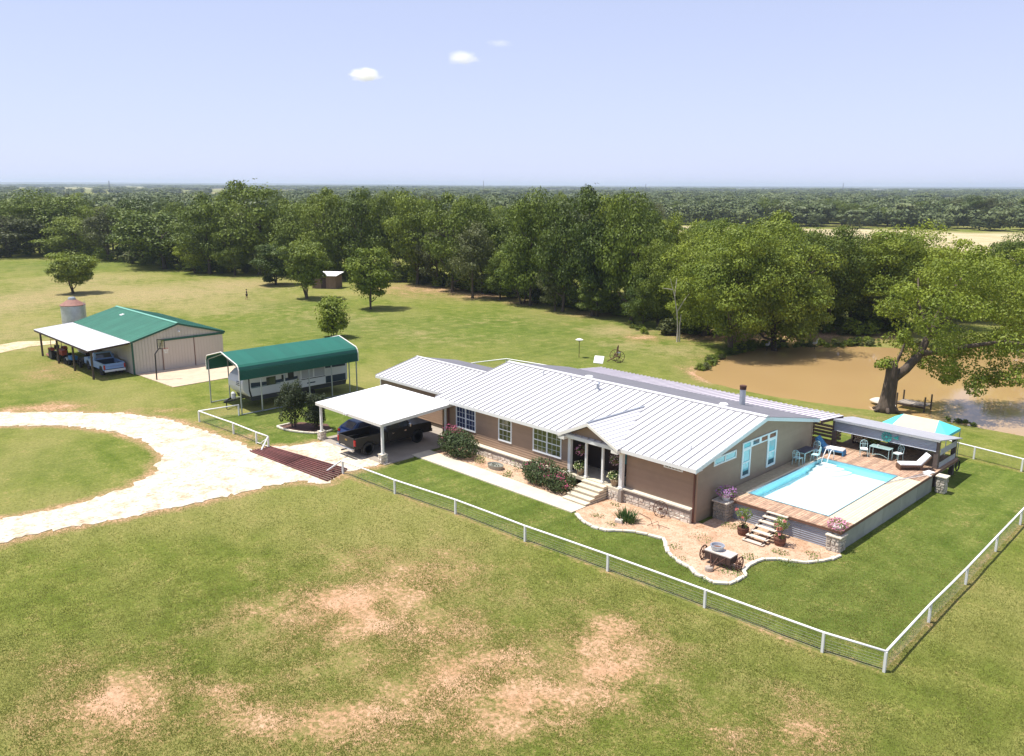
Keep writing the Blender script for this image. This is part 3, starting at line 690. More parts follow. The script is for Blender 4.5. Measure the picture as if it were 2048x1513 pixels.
b.box(-25.77, -24.52, yv-.06, yv-.01, 2.74, 2.8); b.box(-25.77, -24.52, yv-.06, yv-.01, 2.97, 3.03); b.box(-25.77, -25.68, yv-.06, yv-.01, 2.8, 2.97); b.box(-24.61, -24.52, yv-.06, yv-.01, 2.8, 2.97)
tw = b.build('window', WINFRAME, house)
MB().box(-25.68, -24.61, yv-.03, yv-.02, 2.8, 2.97).build('pane', WINGLASS, tw)
b = MB()
for k in range(1, 5): x = -25.68+k*.214; b.box(x-.015, x+.015, yv-.05, yv-.03, 2.8, 2.97)
b.build('grille', WINFRAME, tw)
def gable_window(y0, y1, z0, z1, panes, gm=None, t=.085):
    """panes: list of (ya,yb,za,zb,mat) openings"""
    b = MB(); xw = WX1
    ys_ = sorted({y0, y1} | {v for p_ in panes for v in p_[:2]}); zs_ = sorted({z0, z1} | {v for p_ in panes for v in p_[2:4]})
    for i in range(len(ys_)-1):
        for j in range(len(zs_)-1):
            yc, zc = (ys_[i]+ys_[i+1])/2, (zs_[j]+zs_[j+1])/2
            if not any(p_[0] < yc < p_[1] and p_[2] < zc < p_[3] for p_ in panes): b.box(xw+.02, xw+.075, ys_[i], ys_[i+1], zs_[j], zs_[j+1])
    wd = b.build('window', WINFRAME_C, house)
    for ya, yb2, za, zb, m in panes: MB().box(xw+.032, xw+.045, ya, yb2, za, zb).build('pane', m, wd)
gable_window(38.9, 41.22, 2.92, 3.40, [(39.0, 40.0, 3.0, 3.32, WINGLASS_C), (40.1, 41.12, 3.0, 3.32, WINGLASS_C)])
DKT = glass('dark_teal_glass', (0.03, 0.10, 0.13)); BRG = glass('brown_glass', (0.09, 0.065, 0.045))
gable_window(41.88, 45.86, 3.20, 3.62, [(42.0, 42.75, 3.27, 3.54, WINGLASS_C), (43.02, 43.75, 3.27, 3.54, DKT), (44.0, 44.72, 3.27, 3.54, BRG), (44.95, 45.72, 3.27, 3.54, BRG)])
gable_window(41.88, 42.86, 1.46, 3.197, [(42.02, 42.72, 2.42, 3.1, WINGLASS_C), (42.02, 42.72, 1.85, 2.34, WINGLASS_C), (42.02, 42.72, 1.6, 1.85, DKT)])
gable_window(44.78, 45.86, 1.46, 3.197, [(44.95, 45.7, 2.42, 3.1, WINGLASS_C), (44.95, 45.7, 1.9, 2.34, WINGLASS_C), (44.95, 45.7, 1.6, 1.9, DKT)])
# stone skirts, ledges
MB().box(-41.8, -32.7, 36.9, WY0-.01, 0, .64).build('stone_skirt', MORTAR, house)
stone_face(house, (-41.8, 36.9), (-32.7, 36.9), .0, .44, (0,-1), .22, (.3,.55))
MB().box(-41.85, -32.68, 36.86, 36.9, .44, .64).build('shade_band', mat('shade_band_grey', (.30,.26,.22), .9, var=.2, scale=3), house)  # darker strip paints the ledge's shade onto the stone
MB().box(-41.88, -32.62, 36.80, WY0-.032, .64, .71).build('ledge', CAPS, house)
MB().box(-28.42, WX1-.1, 37.1, WY0R-.005, 0, .82).build('stone_skirt', MORTAR, house)
stone_face(house, (-28.42, 37.1), (-23.75, 37.1), .0, .60, (0,-1), .2, (.25,.5))
MB().box(-28.42, WX1-.12, 37.04, 37.1, .60, .80).build('shade_band', MATS['shade_band_grey'], house)  # painted shade again, below the right ledge
MB().box(-28.45, WX1-.1, 36.98, WY0R-.032, .80, .88).build('ledge', CAPS, house)
MB().box(-29.3, -28.5, 36.86, 37.0, 0, .62).build('stone_skirt', MORTAR, house)
stone_face(house, (-29.3, 36.86), (-28.5, 36.86), .0, .62, (0,-1), .2, (.22,.4))
MB().box(-28.5, -28.28, 36.80, 37.05, 0, .8).build('stone_skirt', MATS['shade_band_grey'], house)
b = MB(); b.box(-44.12,-44.02, WY0-.12, WY0-.03, .1, 3.05); b.build('downspout', mat('brown_downspout', (.14,.06,.045), .5), house)
b = MB(); b.box(-23.74,-23.66, WY0R-.14, WY0R-.05, .05, 3.05); b.build('downspout', MATS['brown_downspout'], house)
# roof furniture
def vent(x, y, r, h, m, name='vent_pipe', cap=0):
    z = rz_at(y); b = MB(); b.lathe((x,y,z), [(r*1.8,-.02),(r*1.4,.03),(r,.06),(r,h)] , 12)
    if cap: b.lathe((x,y,z+h), [(cap,0),(cap,.03),(cap*.6,.1)], 12)
    b.build(name, m, house)
vent(-40.55, 43.2, .04, .32, METAL_G); vent(-38.0, 43.3, .04, .3, METAL_G); vent(-35.2, 42.85, .11, .42, METAL_G, cap=.17); vent(-24.9, 38.6, .03, .22, METAL_G)
b = MB(); z = rz_at(44.7); b.lathe((-37.6, 44.75, z), [(.32,-.05),(.32,.06),(.26,.14),(.1,.17)], 14); b.build('roof_vent', WHITE, house)
b = MB(); z = rz_at(45.6); b.lathe((-27.2, 45.6, z), [(.3,-.05),(.3,.06),(.24,.13),(.08,.16)], 14); b.build('roof_vent', WHITE, house)
b = MB(); z = rz_at(49.0); b.lathe((-27.85, 49.0, z), [(.24,-.05),(.2,.03),(.2,1.05)], 16); fl = b.build('chimney', METAL_G, house)
b = MB(); b.lathe((-27.85, 49.0, z+1.05), [(.215,0),(.215,.16),(.23,.16),(.23,.26),(.12,.27)], 16); b.build('chimney_cap', RUST, fl)
# rear porch roof of ribbed sheets
PY1, PZ0, PZ1 = 54.3, 3.28, 2.98
NP = 55; wp = (X1+.1+44.3)/NP
PORCHM = mat('pink_white_porch_roof', (0.66, 0.61, 0.63), .5, .1, var=.05); 
def porch_panel(x0):
    b = MB(); b.hexa([(x0,BY+.02,PZ0-.03),(x0+wp-.005,BY+.02,PZ0-.03),(x0+wp-.005,PY1,PZ1-.03),(x0,PY1,PZ1-.03)], [(x0,BY+.02,PZ0),(x0+wp-.005,BY+.02,PZ0),(x0+wp-.005,PY1,PZ1),(x0,PY1,PZ1)])
    b.hexa([(x0+.04,BY+.02,PZ0),(x0+.13,BY+.02,PZ0),(x0+.13,PY1,PZ1),(x0+.04,PY1,PZ1)], [(x0+.06,BY+.02,PZ0+.07),(x0+.11,BY+.02,PZ0+.07),(x0+.11,PY1,PZ1+.07),(x0+.06,PY1,PZ1+.07)])
    return b
p3 = porch_panel(-44.3).build('porch_sheet', PORCHM, house)
for k in range(1, NP): linkcopy(p3, house, (k*wp, 0, 0))
b = MB(); b.hexa([(X1+.06,BY,PZ0-.2),(X1+.1,BY,PZ0-.2),(X1+.1,PY1,PZ1-.18),(X1+.06,PY1,PZ1-.18)], [(X1+.06,BY,PZ0-.03),(X1+.1,BY,PZ0-.03),(X1+.1,PY1,PZ1-.03),(X1+.06,PY1,PZ1-.03)]); b.box(-44.3,X1+.06,PY1-.06,PY1,PZ1-.2,PZ1-.04); b.build('porch_fascia', WOODD, house)
for x in (-44,-39,-34,-29,-23.6): MB().box(x-.07,x+.07,PY1-.25,PY1-.1,0,PZ1-.05).build('porch_post', WOODD, house)
b = MB(); b.beam((-44.72,54.55,3.1),(-44.72,54.55,3.35),.06,.06); b.obox((-44.75,54.5,3.55),(.42,.05,.36),R(25),R(-40)); b.build('satellite_dish', WHITE, house, bevel=.03)

# ------------------------------------------------------------------ hanging baskets and porch pots
def flower_mix(b, c, rad, n, size, mi, **k): b.leaves(c, rad, n, size, mi, **k)
for x, fm, lab in ((-31.75, F_MAUVE, 'hanging basket of pink flowers left of the porch doorway'), (-29.15, F_WHITE, 'hanging basket of pale pink flowers right of the porch doorway')):
    z = 2.15
    t = thing('hanging_basket', lab, 'hanging basket', (x, 37.3, z), 'hanging baskets on the porch')
    MB().lathe((x,37.3,z), [(.08,0),(.2,.12),(.22,.2)], 12).build('basket', WICKER, t)
    b = MB()
    for k in range(3): a = k*2.09; b.tube((x+.2*math.cos(a),37.3+.2*math.sin(a),z+.2),(x,37.3,z+.95),.006,n=4)
    b.build('chain', BLACK, t)
    MB().leaves((x,37.3,z+.22),(.36,.36,.3),170,.05).build('foliage', LEAF_PLANT, t)
    MB().leaves((x,37.25,z+.2),(.4,.4,.34),120,.045,shell=.8).build('flowers', fm, t)
for x, lab in ((-31.75, 'clay pot of pale yellow green flowers left of the front steps on the porch'), (-29.1, 'clay pot of pale yellow green flowers right of the front steps on the porch')):
    t = thing('porch_pot', lab, 'flower pot', (x, 37.2, .8), 'potted plants on the porch')
    MB().lathe((x,37.2,.8), [(.17,0),(.25,.34),(.28,.34),(.28,.4),(.22,.4)], 14).build('pot', mat('tan_pot', (.36,.25,.15), .8), t)
    MB().leaves((x,37.2,1.4),(.42,.42,.32),260,.06,up=.5).build('foliage', LEAF_PLANT, t)
    MB().leaves((x,37.15,1.4),(.45,.45,.36),110,.05,shell=.8,up=.5).build('flowers', mat('pale_yellow_flower', (.75,.72,.42), .7, var=.2, scale=20), t)

# ------------------------------------------------------------------ deck with pool
DZ = 1.15
DX0, DX1, DY0, DY1 = -23.55, -16.4, 39.42, 52.85
PX0, PX1, PY0_, PY1_ = -22.5, -17.75, 40.85, 49.95
deck = thing('pool_deck', 'raised wooden deck around the rectangular pool at the gable end of the house', 'deck', (-20, 46, 0))
def deck_boards(x0, x1, y0, y1, w, m, along, gap=.012):
    if along == 'y':
        n = max(1, round((x1-x0)/w)); e = (x1-x0)/n
        for k in range(n): MB().box(x0+k*e+gap/2, x0+(k+1)*e-gap/2, y0, y1, DZ-.04, DZ+rnd.uniform(-.003,.003)).build('deck_board', m, deck)
    else:
        n = max(1, round((y1-y0)/w)); e = (y1-y0)/n
        for k in range(n): MB().box(x0, x1, y0+k*e+gap/2, y0+(k+1)*e-gap/2, DZ-.04, DZ+rnd.uniform(-.003,.003)).build('deck_board', m, deck)
deck_boards(-22.75, DX1, DY0, PY0_, .15, DECKW, 'y', .018)         # near strip, boards run away from the viewer
deck_boards(-23.1, DX1, PY1_, DY1, .15, DECKW, 'y', .018)
deck_boards(PX1, DX1, PY0_, PY1_, .17, DECKY, 'y')
deck_boards(DX0, PX0, DY0+.7, PY1_, .17, mat('grey_brown_deck', (.42,.33,.21), .85, var=.15, scale=4), 'y')
deck_boards(-27.4, -23.1, 50.75, 54.2, .17, DECKW, 'y', .018)
deck_boards(-23.1, DX1, DY1, 56.3, .17, mat('shaded_deck', (.3,.2,.13), .9, var=.2), 'y', .018)  # deck wood colour darkened for the shade below the shelter roof
# corrugated skirt on the near face, panels on the right face
def corrugated(p0, p1, z0, z1, nrm, pitch, amp, horizontal, step=.5):
    """sheet with real ridges; returns MB"""
    p0 = Vector((*p0,0)); p1 = Vector((*p1,0)); u = (p1-p0).normalized(); L = (p1-p0).length; n = Vector((*nrm,0)); b = MB()
    if horizontal:
        m_ = max(3, int((z1-z0)/pitch*4)); zs_ = [z0+(z1-z0)*k/m_ for k in range(m_+1)]
        vs = []
        for k, z in enumerate(zs_):
            o = amp*(0, 1, 0, -1)[k % 4]
            for q in (p0, p1): v = q+n*o; v.z = z; vs.append(v)
        fs = [(2*k, 2*k+1, 2*k+3, 2*k+2) for k in range(m_)]
    else:
        m_ = max(3, int(L/pitch*4)); vs = []
        for k in range(m_+1):
            o = amp*(0, 1, 0, -1)[k % 4]
            for z in (z0, z1): v = p0+u*(L*k/m_)+n*o; v.z = z; vs.append(v)
        fs = [(2*k, 2*k+2, 2*k+3, 2*k+1) for k in range(m_)]
    return b.add(vs, fs)
for xa, xb in ((-22.6,-20.6), (-20.6,-18.6), (-18.6,-16.95)):
    corrugated((xa+.004, DY0+.12), (xb-.004, DY0+.12), .02, DZ-.16, (0,-1), .115, .022, True).build('skirt_panel', CORR, deck, smooth=True)
for k in range(5):
    ya = DY0+.5+k*2.42; corrugated((DX1-.06, ya+.005), (DX1-.06, min(ya+2.415, DY1-.2)), .0, DZ-.12, (1,0), .1, .012, False).build('skirt_panel', CORR_OLD, deck)
b = MB(); b.box(-22.75, DX1, DY0+.01, DY0+.05, DZ-.18, DZ-.041); b.box(DX1-.045, DX1-.005, DY0+.06, DY1+3.3, DZ-.18, DZ-.041); b.build('rim_joist', mat('red_brown_joist', (.17,.085,.055), .85, var=.2), deck)
MB().box(-22.6, DX1-.3, DY0+.3, DY0+.4, 0, DZ-.2).build('frame', WOODD, deck)
b = MB(); b.box(PX0-.16, PX0, PY0_, PY1_, DZ+.004, DZ+.035); b.build('coping_board', DECKY, deck)
# the pool itself
pool = thing('swimming_pool', 'rectangular pool of pale turquoise water set into the wooden deck', 'pool', (-20.1, 45.4, 0))
b = MB(); zf = .62; zt = DZ+.02; q = .035
b.box(PX0, PX0+q, PY0_, PY1_, zf, zt); b.box(PX1-q, PX1, PY0_, PY1_, zf, zt); b.box(PX0+q, PX1-q, PY0_, PY0_+q, zf, zt); b.box(PX0+q, PX1-q, PY1_-q, PY1_, zf, zt)
b.build('liner_wall', LINER, pool)
MB().box(PX0, PX1, PY0_, PY1_, zf-.06, zf).build('pool_floor', LINERF, pool)
b = MB(); rr = .09
b.box(PX0-.01, PX0+rr, PY0_, PY1_, zt, zt+.02); b.box(PX1-.05, PX1+.01, PY0_, PY1_, zt, zt+.02); b.box(PX0+rr, PX1-.05, PY0_-.01, PY0_+.05, zt, zt+.02); b.box(PX0+rr, PX1-.05, PY1_-.09, PY1_+.01, zt, zt+.02)
b.build('pool_rim', mat('grey_rim', (.17,.22,.25), .5), pool)
wm = bpy.data.materials.new('pool_water'); wm.use_nodes = True; t_ = wm.node_tree; t_.nodes.remove(t_.nodes['Principled BSDF'])
tr = nd(t_, 'ShaderNodeBsdfTransparent'); tr.inputs[0].default_value = (.90,.98,.99,1); gl = nd(t_, 'ShaderNodeBsdfGlossy'); gl.inputs['Roughness'].default_value = .03
fr = nd(t_, 'ShaderNodeFresnel'); fr.inputs[0].default_value = 1.33; nz = nd(t_, 'ShaderNodeTexNoise'); nz.inputs['Scale'].default_value = 5; bp_ = nd(t_, 'ShaderNodeBump'); bp_.inputs['Strength'].default_value = .12; bp_.inputs['Distance'].default_value = .03
gg = nd(t_, 'ShaderNodeNewGeometry'); t_.links.new(gg.outputs['Position'], nz.inputs['Vector']); t_.links.new(nz.outputs[0], bp_.inputs['Height'])
t_.links.new(bp_.outputs[0], fr.inputs['Normal']); t_.links.new(bp_.outputs[0], gl.inputs['Normal'])
mxs = nd(t_, 'ShaderNodeMixShader'); t_.links.new(fr.outputs[0], mxs.inputs[0]); t_.links.new(tr.outputs[0], mxs.inputs[1]); t_.links.new(gl.outputs[0], mxs.inputs[2]); t_.links.new(mxs.outputs[0], t_.nodes['Material Output'].inputs['Surface'])
MB().add([(PX0+q,PY0_+q,.98),(PX1-q,PY0_+q,.98),(PX1-q,PY1_-q,.98),(PX0+q,PY1_-q,.98)], [(0,1,2,3)]).build('water', wm, pool, fix=False)
# corner steps in the pool (quarter-round tiers)
sx_, sy_ = PX0+.1, PY1_-.1
for k in range(3):
    rr = 1.95-.5*k; pts = [(sx_, sy_)]+[(sx_+rr*math.sin(a*math.pi/24), sy_-rr*math.cos(a*math.pi/24)) for a in range(13)]
    MB().prism(pts, 'z', .62+.11*k+.001, .62+.11*(k+1)).build('pool_step', mat('white_plastic', (.86,.88,.88), .4), pool)
for o_ in (0, .34):
    x, y = PX0+.35+o_, PY1_-.2
    pts = [(x, y+.35, DZ), (x, y+.33, DZ+.5), (x, y+.15, DZ+.72), (x, y-.1, DZ+.74), (x, y-.45, DZ+.3), (x, y-.85, .66)]
    MB().path(pts, .028, 8).build('handrail', WHITE, pool, smooth=True)

# deck stairs ---------------------------------------------------------
st = thing('deck_stairs', 'open wooden stairs with seven pale treads up to the pool deck', 'stairs', (-20, 38.2, 0))
sxa, sxb = -20.62, -19.42
for k in range(7):
    z = .12+k*.165; y = 37.3+k*.345
    MB().box(sxa+.03*k, sxb+.03*k, y-.14, y+.14, z-.04, z).build('stair_tread', TREAD, st)
b = MB(); b.beam((sxa+.12,37.2,.02),(sxa+.3,39.4,1.0),.05,.16); b.beam((sxb-.12,37.2,.02),(sxb+.06,39.4,1.0),.05,.16); b.build('stringer', WOODD, st)

# stone pillars with petunia pots ----------------------------------------
def pillar(cx, cy, w, h, lab, mats, group='stone pillars at the deck corners'):
    t = thing('stone_pillar', lab, 'pillar', (cx, cy, 0), group)
    hw = w/2
    MB().box(cx-hw, cx+hw, cy-hw, cy+hw, 0, h).build('pillar_core', MORTAR, t)
    for (a, b_, n) in (((cx-hw,cy-hw),(cx+hw,cy-hw),(0,-1)), ((cx+hw,cy-hw),(cx+hw,cy+hw),(1,0)), ((cx-hw,cy+hw),(cx-hw,cy-hw),(-1,0))):
        stone_face(t, a, b_, .02, h-.02, n, .17, (.16,.34), mats)
    MB().box(cx-hw-.09, cx+hw+.09, cy-hw-.09, cy+hw+.09, h, h+.08).build('pillar_cap', CAPS if mats[0] == STONE2 else STONE2, t, bevel=.015)
    return t
pillar(-16.72, 39.62, .66, .80, 'stone pillar with pale cap at the near right corner of the pool deck', (STONE2,))
pillar(-22.98, 39.2, .8, 1.0, 'plain grey stone pillar in shade between house corner and deck', (mat('shaded_grey_stone', (.30,.27,.22), .9, var=.15, scale=5, bump=.3),))  # grey stone colour darkened for the house shade on this pillar
pillar(-15.98, 52.25, .46, 1.0, 'narrow stone pillar at the far right corner of the pool deck', (STONE2,))
def petunias(x, y, z, lab, fm, r=.42):
    t = thing('petunia_pot', lab, 'flower pot', (x, y, z), 'white petunia pots on the deck pillars')
    MB().lathe((x,y,z), [(.17,0),(.21,.1),(.27,.34),(.3,.34),(.3,.4),(.24,.4),(.22,.34)], 18).build('pot', WHITE, t)
    MB().leaves((x,y,z+.48),(r,r,.26),260,.05,up=.4).build('foliage', LEAF_PLANT, t)
    MB().leaves((x,y,z+.5),(r*1.1,r*1.1,.32),330,.05,shell=.75,up=.4,zmin=z+.25).build('flowers', fm, t)
petunias(-22.9, 39.25, 1.08, 'white pot of lilac petunias on the shaded grey pillar by the house corner', F_LILAC, .55)
petunias(-16.75, 39.72, .88, 'white pot of mauve pink petunias on the near right deck pillar', F_MAUVE, .5)
def rose_barrel(x, y, lab, flowers):
    t = thing('rose_barrel', lab, 'potted rose', (x, y, 0), 'potted roses beside the deck stairs')
    MB().lathe((x,y,.03), [(.25,0),(.3,.2),(.31,.38),(.31,.42),(.26,.42),(.25,.36)], 16).build('barrel', TERRA, t)
    b = MB(); b.lathe((x,y,.13), [(.29,0),(.295,.03)], 16, cap=False); b.lathe((x,y,.34), [(.318,0),(.318,.03)], 16, cap=False); b.build('hoop', RUST, t)
    b = MB()
    for k in range(5): a = k*1.3; b.path([(x+.05*math.cos(a),y+.05*math.sin(a),.4),(x+.1*math.cos(a),y+.1*math.sin(a),.75),(x+.3*math.cos(a),y+.25*math.sin(a),1.15)],[.02,.016,.008],5)
    b.build('stem', BARK, t)
    b = MB(); b.leaves((x,y,1.2),(.42,.42,.38),300,.055,shell=.2); b.leaves((x,y,.55),(.3,.3,.14),60,.05); b.build('foliage', LEAF_PLANT, t)
    for (dx, dz) in flowers: MB().leaves((x+dx, y-.3, dz),(.09,.07,.09),26,.05,shell=.3).build('bloom', F_SALMON, t, fix=False)
rose_barrel(-20.98, 37.9, 'rose in a wooden barrel left of the deck stairs', [(-.3,1.45),(.1,1.1)])
rose_barrel(-18.98, 38.1, 'rose with several salmon blooms in a barrel right of the deck stairs', [(-.1,1.2),(.15,1.05),(.3,1.5),(-.02,1.0),(.1,.75)])

# ------------------------------------------------------------------ pavilion behind the pool
pav = thing('pavilion', 'open poolside shelter faced with a band of corrugated steel', 'pavilion', (-20, 55, 0))
py0, py1 = 53.1, 56.2
for x, y, h in ((-23.2,py0,2.95),(-16.75,py0,2.9),(-23.2,py1,2.38),(-16.75,py1,2.38)):
    MB().box(x-.13, x+.13, y-.13, y+.13, 0, h).build('post', mat('grey_brown_post', (.13,.10,.085), .85, var=.2), pav)
MB().hexa([(-23.5,py0-.35,3.0),(-16.5,py0-.35,3.0),(-16.4,py1+.3,2.38),(-23.5,py1+.3,2.38)], [(-23.5,py0-.35,3.06),(-16.5,py0-.35,3.06),(-16.4,py1+.3,2.44),(-23.5,py1+.3,2.44)]).build('roof', mat('grey_metal_roof', (.40,.40,.43), .55, .2, var=.1), pav)
b = MB(); b.box(-23.4,-16.55,py0-.30,py0-.26,2.9,2.99); b.build('fascia_light', WHITE, pav)
for k in range(3):
    xa = -23.2+k*2.15; corrugated((xa, py0-.16), (xa+2.145, py0-.16), 2.22, 2.86, (0,-1), .09, .016, True).build('steel_band', CORR, pav)
MB().box(-23.1,-16.85,py0-.13,py0-.05,2.2,2.3).build('band_beam', WOODD, pav)
corrugated((-16.6, py0+.15), (-16.6, py1-.1), 1.95, 2.36, (1,0), .1, .015, True).build('side_band', CORR_OLD, pav)
corrugated((-16.6, py0+.15), (-16.6, py1-.1), .75, 1.5, (1,0), .1, .015, True).build('side_panel', CORR_OLD, pav)
for k in range(28):
    x = -23.05+k*.17
    if -21.4 < x < -20.9: continue
    MB().box(x, x+.16, py1-.1, py1-.06, 1.15, 2.3+rnd.uniform(-.03,.03)).build('back_board', mat('grey_back_board', (.20,.18,.165), .9, var=.25), pav)
sgn = thing('windmill_ornament', 'teal metal windmill wheel hung on the corrugated band of the poolside shelter', 'ornament', (-19.75, py0-.22, 2.55))
b = MB()
for k in range(12):
    a = k*math.pi/6; c, s_ = math.cos(a), math.sin(a); c2, s2 = math.cos(a+.2), math.sin(a+.2); c1, s1 = math.cos(a-.16), math.sin(a-.16)
    X_, Z_ = -19.75, 2.55
    b.add([(X_+.09*c, py0-.22, Z_+.09*s_),(X_+.34*c1, py0-.235, Z_+.34*s1),(X_+.34*c2, py0-.205, Z_+.34*s2),(X_+.09*c, py0-.20, Z_+.09*s_)], [(0,1,2),(0,2,3),(1,3,2),(0,3,1)])
b.build('blade', TEAL, sgn)
MB().lathe((-19.75, py0-.22, 2.55), [(.07,-.03),(.07,.03)], 12, axis='y').build('hub', TEAL, sgn)
b = MB(); b.prism([(-19.4,2.57),(-19.1,2.72),(-18.98,2.72),(-19.05,2.62),(-18.98,2.54),(-19.1,2.5)], 'y', py0-.235, py0-.215); b.beam((-19.75,py0-.225,2.55),(-19.3,py0-.225,2.58),.03,.03); b.build('tail_vane', TEAL, sgn)

# furniture on the deck ------------------------------------------------------
def lounger(loc, rz, lab, fm, backm):
    t = thing('sun_lounger', lab, 'lounger', loc, 'sun loungers on the pool deck'); t.rotation_euler = (0,0,rz); ORG[t.name] = Vector()
    b = MB(); b.box(-.33,.33,0,1.35,.22,.30); b.box(-.33,.33,-.02,.06,.0,.22); b.box(-.33,-.27,1.2,1.3,0,.22); b.box(.27,.33,1.2,1.3,0,.22)
    b.hexa([(-.33,1.3,.22),(.33,1.3,.22),(.33,1.85,.86),(-.33,1.85,.86)],[(-.33,1.25,.27),(.33,1.25,.27),(.33,1.8,.91),(-.33,1.8,.91)]); b.build('frame', fm, t)
    b = MB(); b.box(-.3,.3,.02,1.26,.305,.41); b.build('seat_cushion', CUSH, t, bevel=.03)
    b = MB(); b.hexa([(-.3,1.26,.305),(.3,1.26,.305),(.3,1.8,.93),(-.3,1.8,.93)],[(-.3,1.18,.40),(.3,1.18,.40),(.3,1.72,1.0),(-.3,1.72,1.0)]); b.build('back_cushion', backm, t, bevel=.03)
    return t
lounger((-21.75,51.5,DZ), R(98), 'sun lounger with blue back in front of the shelter at the pool corner', BLUEC, BLUEC)
lounger((-18.3,51.35,DZ), R(-47), 'wicker sun lounger with plain white cushions at the right end of the deck', WICKER, CUSH)
def bistro_chair(loc, rz, lab, cush=True):
    t = thing('iron_chair', lab, 'chair', loc, 'aqua iron chairs on the deck'); t.rotation_euler = (0,0,rz); ORG[t.name] = Vector()
    MB().box(-.22,.22,-.22,.22,.44,.47).build('seat', AQUAM, t)
    if cush: MB().box(-.21,.21,-.21,.21,.472,.52).build('cushion', CUSH, t, bevel=.015)
    for sx in (-1,1):
        for sy in (-1,1): MB().tube((sx*.2,sy*.2,.44),(sx*.23,sy*.23,0),.016,n=6).build('leg', AQUAM, t)
    pts = [(-.21,.21,.46),(-.22,.26,.8),(-.15,.28,.95),(0,.28,1.0),(.15,.28,.95),(.22,.26,.8),(.21,.21,.46)]
    b = MB(); b.path(pts, .018, 6)
    for x in (-.1,0,.1): b.tube((x*.6,.22,.47),(x,.275,.95),.011,n=5)
    b.tube((-.21,.255,.74),(.21,.255,.74),.012,n=5); b.build('backrest', AQUAM, t)
    return t
bistro_chair((-20.85,52.3,DZ), R(30), 'aqua iron chair with white cushion left of the glass table')
bistro_chair((-18.95,52.9,DZ), R(-20), 'aqua iron chair with white cushion right of the glass table')
t = thing('glass_table', 'low glass topped aqua iron table between the two cushioned chairs', 'table', (-19.95, 52.75, DZ))
MB().box(-20.55,-19.35,52.45,53.0,DZ+.70,DZ+.715).build('tabletop', glass('table_glass', (.30,.42,.40), .05), t)
b = MB()
for pa, pb_ in (((-20.57,52.43),(-19.33,52.43)),((-19.33,52.43),(-19.33,53.02)),((-19.33,53.02),(-20.57,53.02)),((-20.57,53.02),(-20.57,52.43))): b.beam((*pa,DZ+.7),(*pb_,DZ+.7),.035,.035)
b.build('table_frame', AQUAM, t)
for x in (-20.55,-19.35):
    for y in (52.45,53.0): MB().tube((x,y,DZ+.7),(x,y,DZ),.02,n=6).build('leg', AQUAM, t)
MB().path([(-20.45,52.55,DZ+.12),(-20.2,52.5,DZ+.24),(-19.95,52.5,DZ+.28),(-19.7,52.5,DZ+.24),(-19.45,52.55,DZ+.12)],.014,5).build('brace', AQUAM, t)
cup = tag(MB().lathe((-20.15,52.7,DZ+.715),[(.04,0),(.06,.12),(.05,.12),(.035,.02)],10).build('cup', WHITE), 'small white cup standing on the glass deck table', 'cup')
t = thing('bench_table', 'dark low table in the shade along the gable wall', 'table', (-23.0, 48.7, DZ))
MB().box(-23.4,-22.75,48.1,49.5,DZ+.66,DZ+.71).build('tabletop', mat('slate_top', (.06,.06,.085), .5), t)
b = MB(); b.box(-23.35,-22.8,48.15,49.45,DZ+.58,DZ+.66); b.build('apron', AQUAM, t)
for x in (-23.35,-22.8):
    for y in (48.15,49.4): MB().box(x-.03,x+.03,y-.03,y+.03,DZ,DZ+.58).build('leg', AQUAM, t)
bistro_chair((-22.98,47.6,DZ), R(180), 'aqua chair at the near end of the dark table by the wall', False)
bistro_chair((-22.95,49.85,DZ), R(0), 'aqua chair at the far end of the dark table by the wall', False)
bistro_chair((-22.5,49.0,DZ), R(-80), 'aqua chair on the pool side of the dark table by the wall', False)
# firewood rack, planter, railing, pole, hose
t = thing('firewood_rack', 'rack of split firewood under the left end of the poolside shelter', 'firewood rack', (-22, 55.3, DZ))
b = MB(); b.box(-22.6,-22.52,54.6,55.0,DZ,DZ+1.15); b.box(-21.55,-21.47,54.6,55.0,DZ,DZ+1.15); b.box(-22.6,-21.47,54.6,55.0,DZ+.04,DZ+.1); b.build('rack', WOODD, t)
for i in range(6):
    for j in range(6): MB().lathe((-22.44+i*.16+rnd.uniform(-.02,.02)+(j%2)*.05, 54.55, DZ+.19+j*.155), [(.07,0),(.07,.5)], 7, axis='y').build('log', CUTW, t)
t = thing('planter', 'leafy green plant in a dark pot beside the firewood', 'potted plant', (-21.1, 54.6, DZ))
MB().lathe((-21.1,54.4,DZ),[(.2,0),(.26,.35)],12).build('pot', WOODD, t); MB().leaves((-21.1,54.4,DZ+.65),(.4,.35,.4),200,.09,up=.4).build('foliage', LEAF_PLANT, t)
t = thing('deck_railing', 'low pale board railing at the back of the deck beside the gable wall', 'railing', (-25, 54.4, DZ))
for k in range(4): MB().box(-27.3,-23.3,54.32,54.38,DZ+.08+k*.24,DZ+.26+k*.24).build('rail_board', mat('pale_board', (.52,.42,.29), .85, var=.15), t)
for x in (-27.2,-25.3,-23.5): MB().box(x-.05,x+.05,54.381,54.47,DZ,DZ+1.05).build('rail_post', WOOD, t)
t = thing('skimmer_net', 'long handled pool skimmer net lying on the right side of the deck', 'pool net', (-17,51,DZ))
MB().tube((-17.75,47.9,DZ+.06),(-16.75,51.5,DZ+.06),.02,n=6).build('handle', METAL_G, t); MB().obox((-16.66,51.85,DZ+.06),(.22,.3,.025),R(-15)).build('net_frame', WHITE, t)
t = thing('pool_brush', 'short white pool brush on a pole beside the skimmer net', 'pool brush', (-16.8,51,DZ))
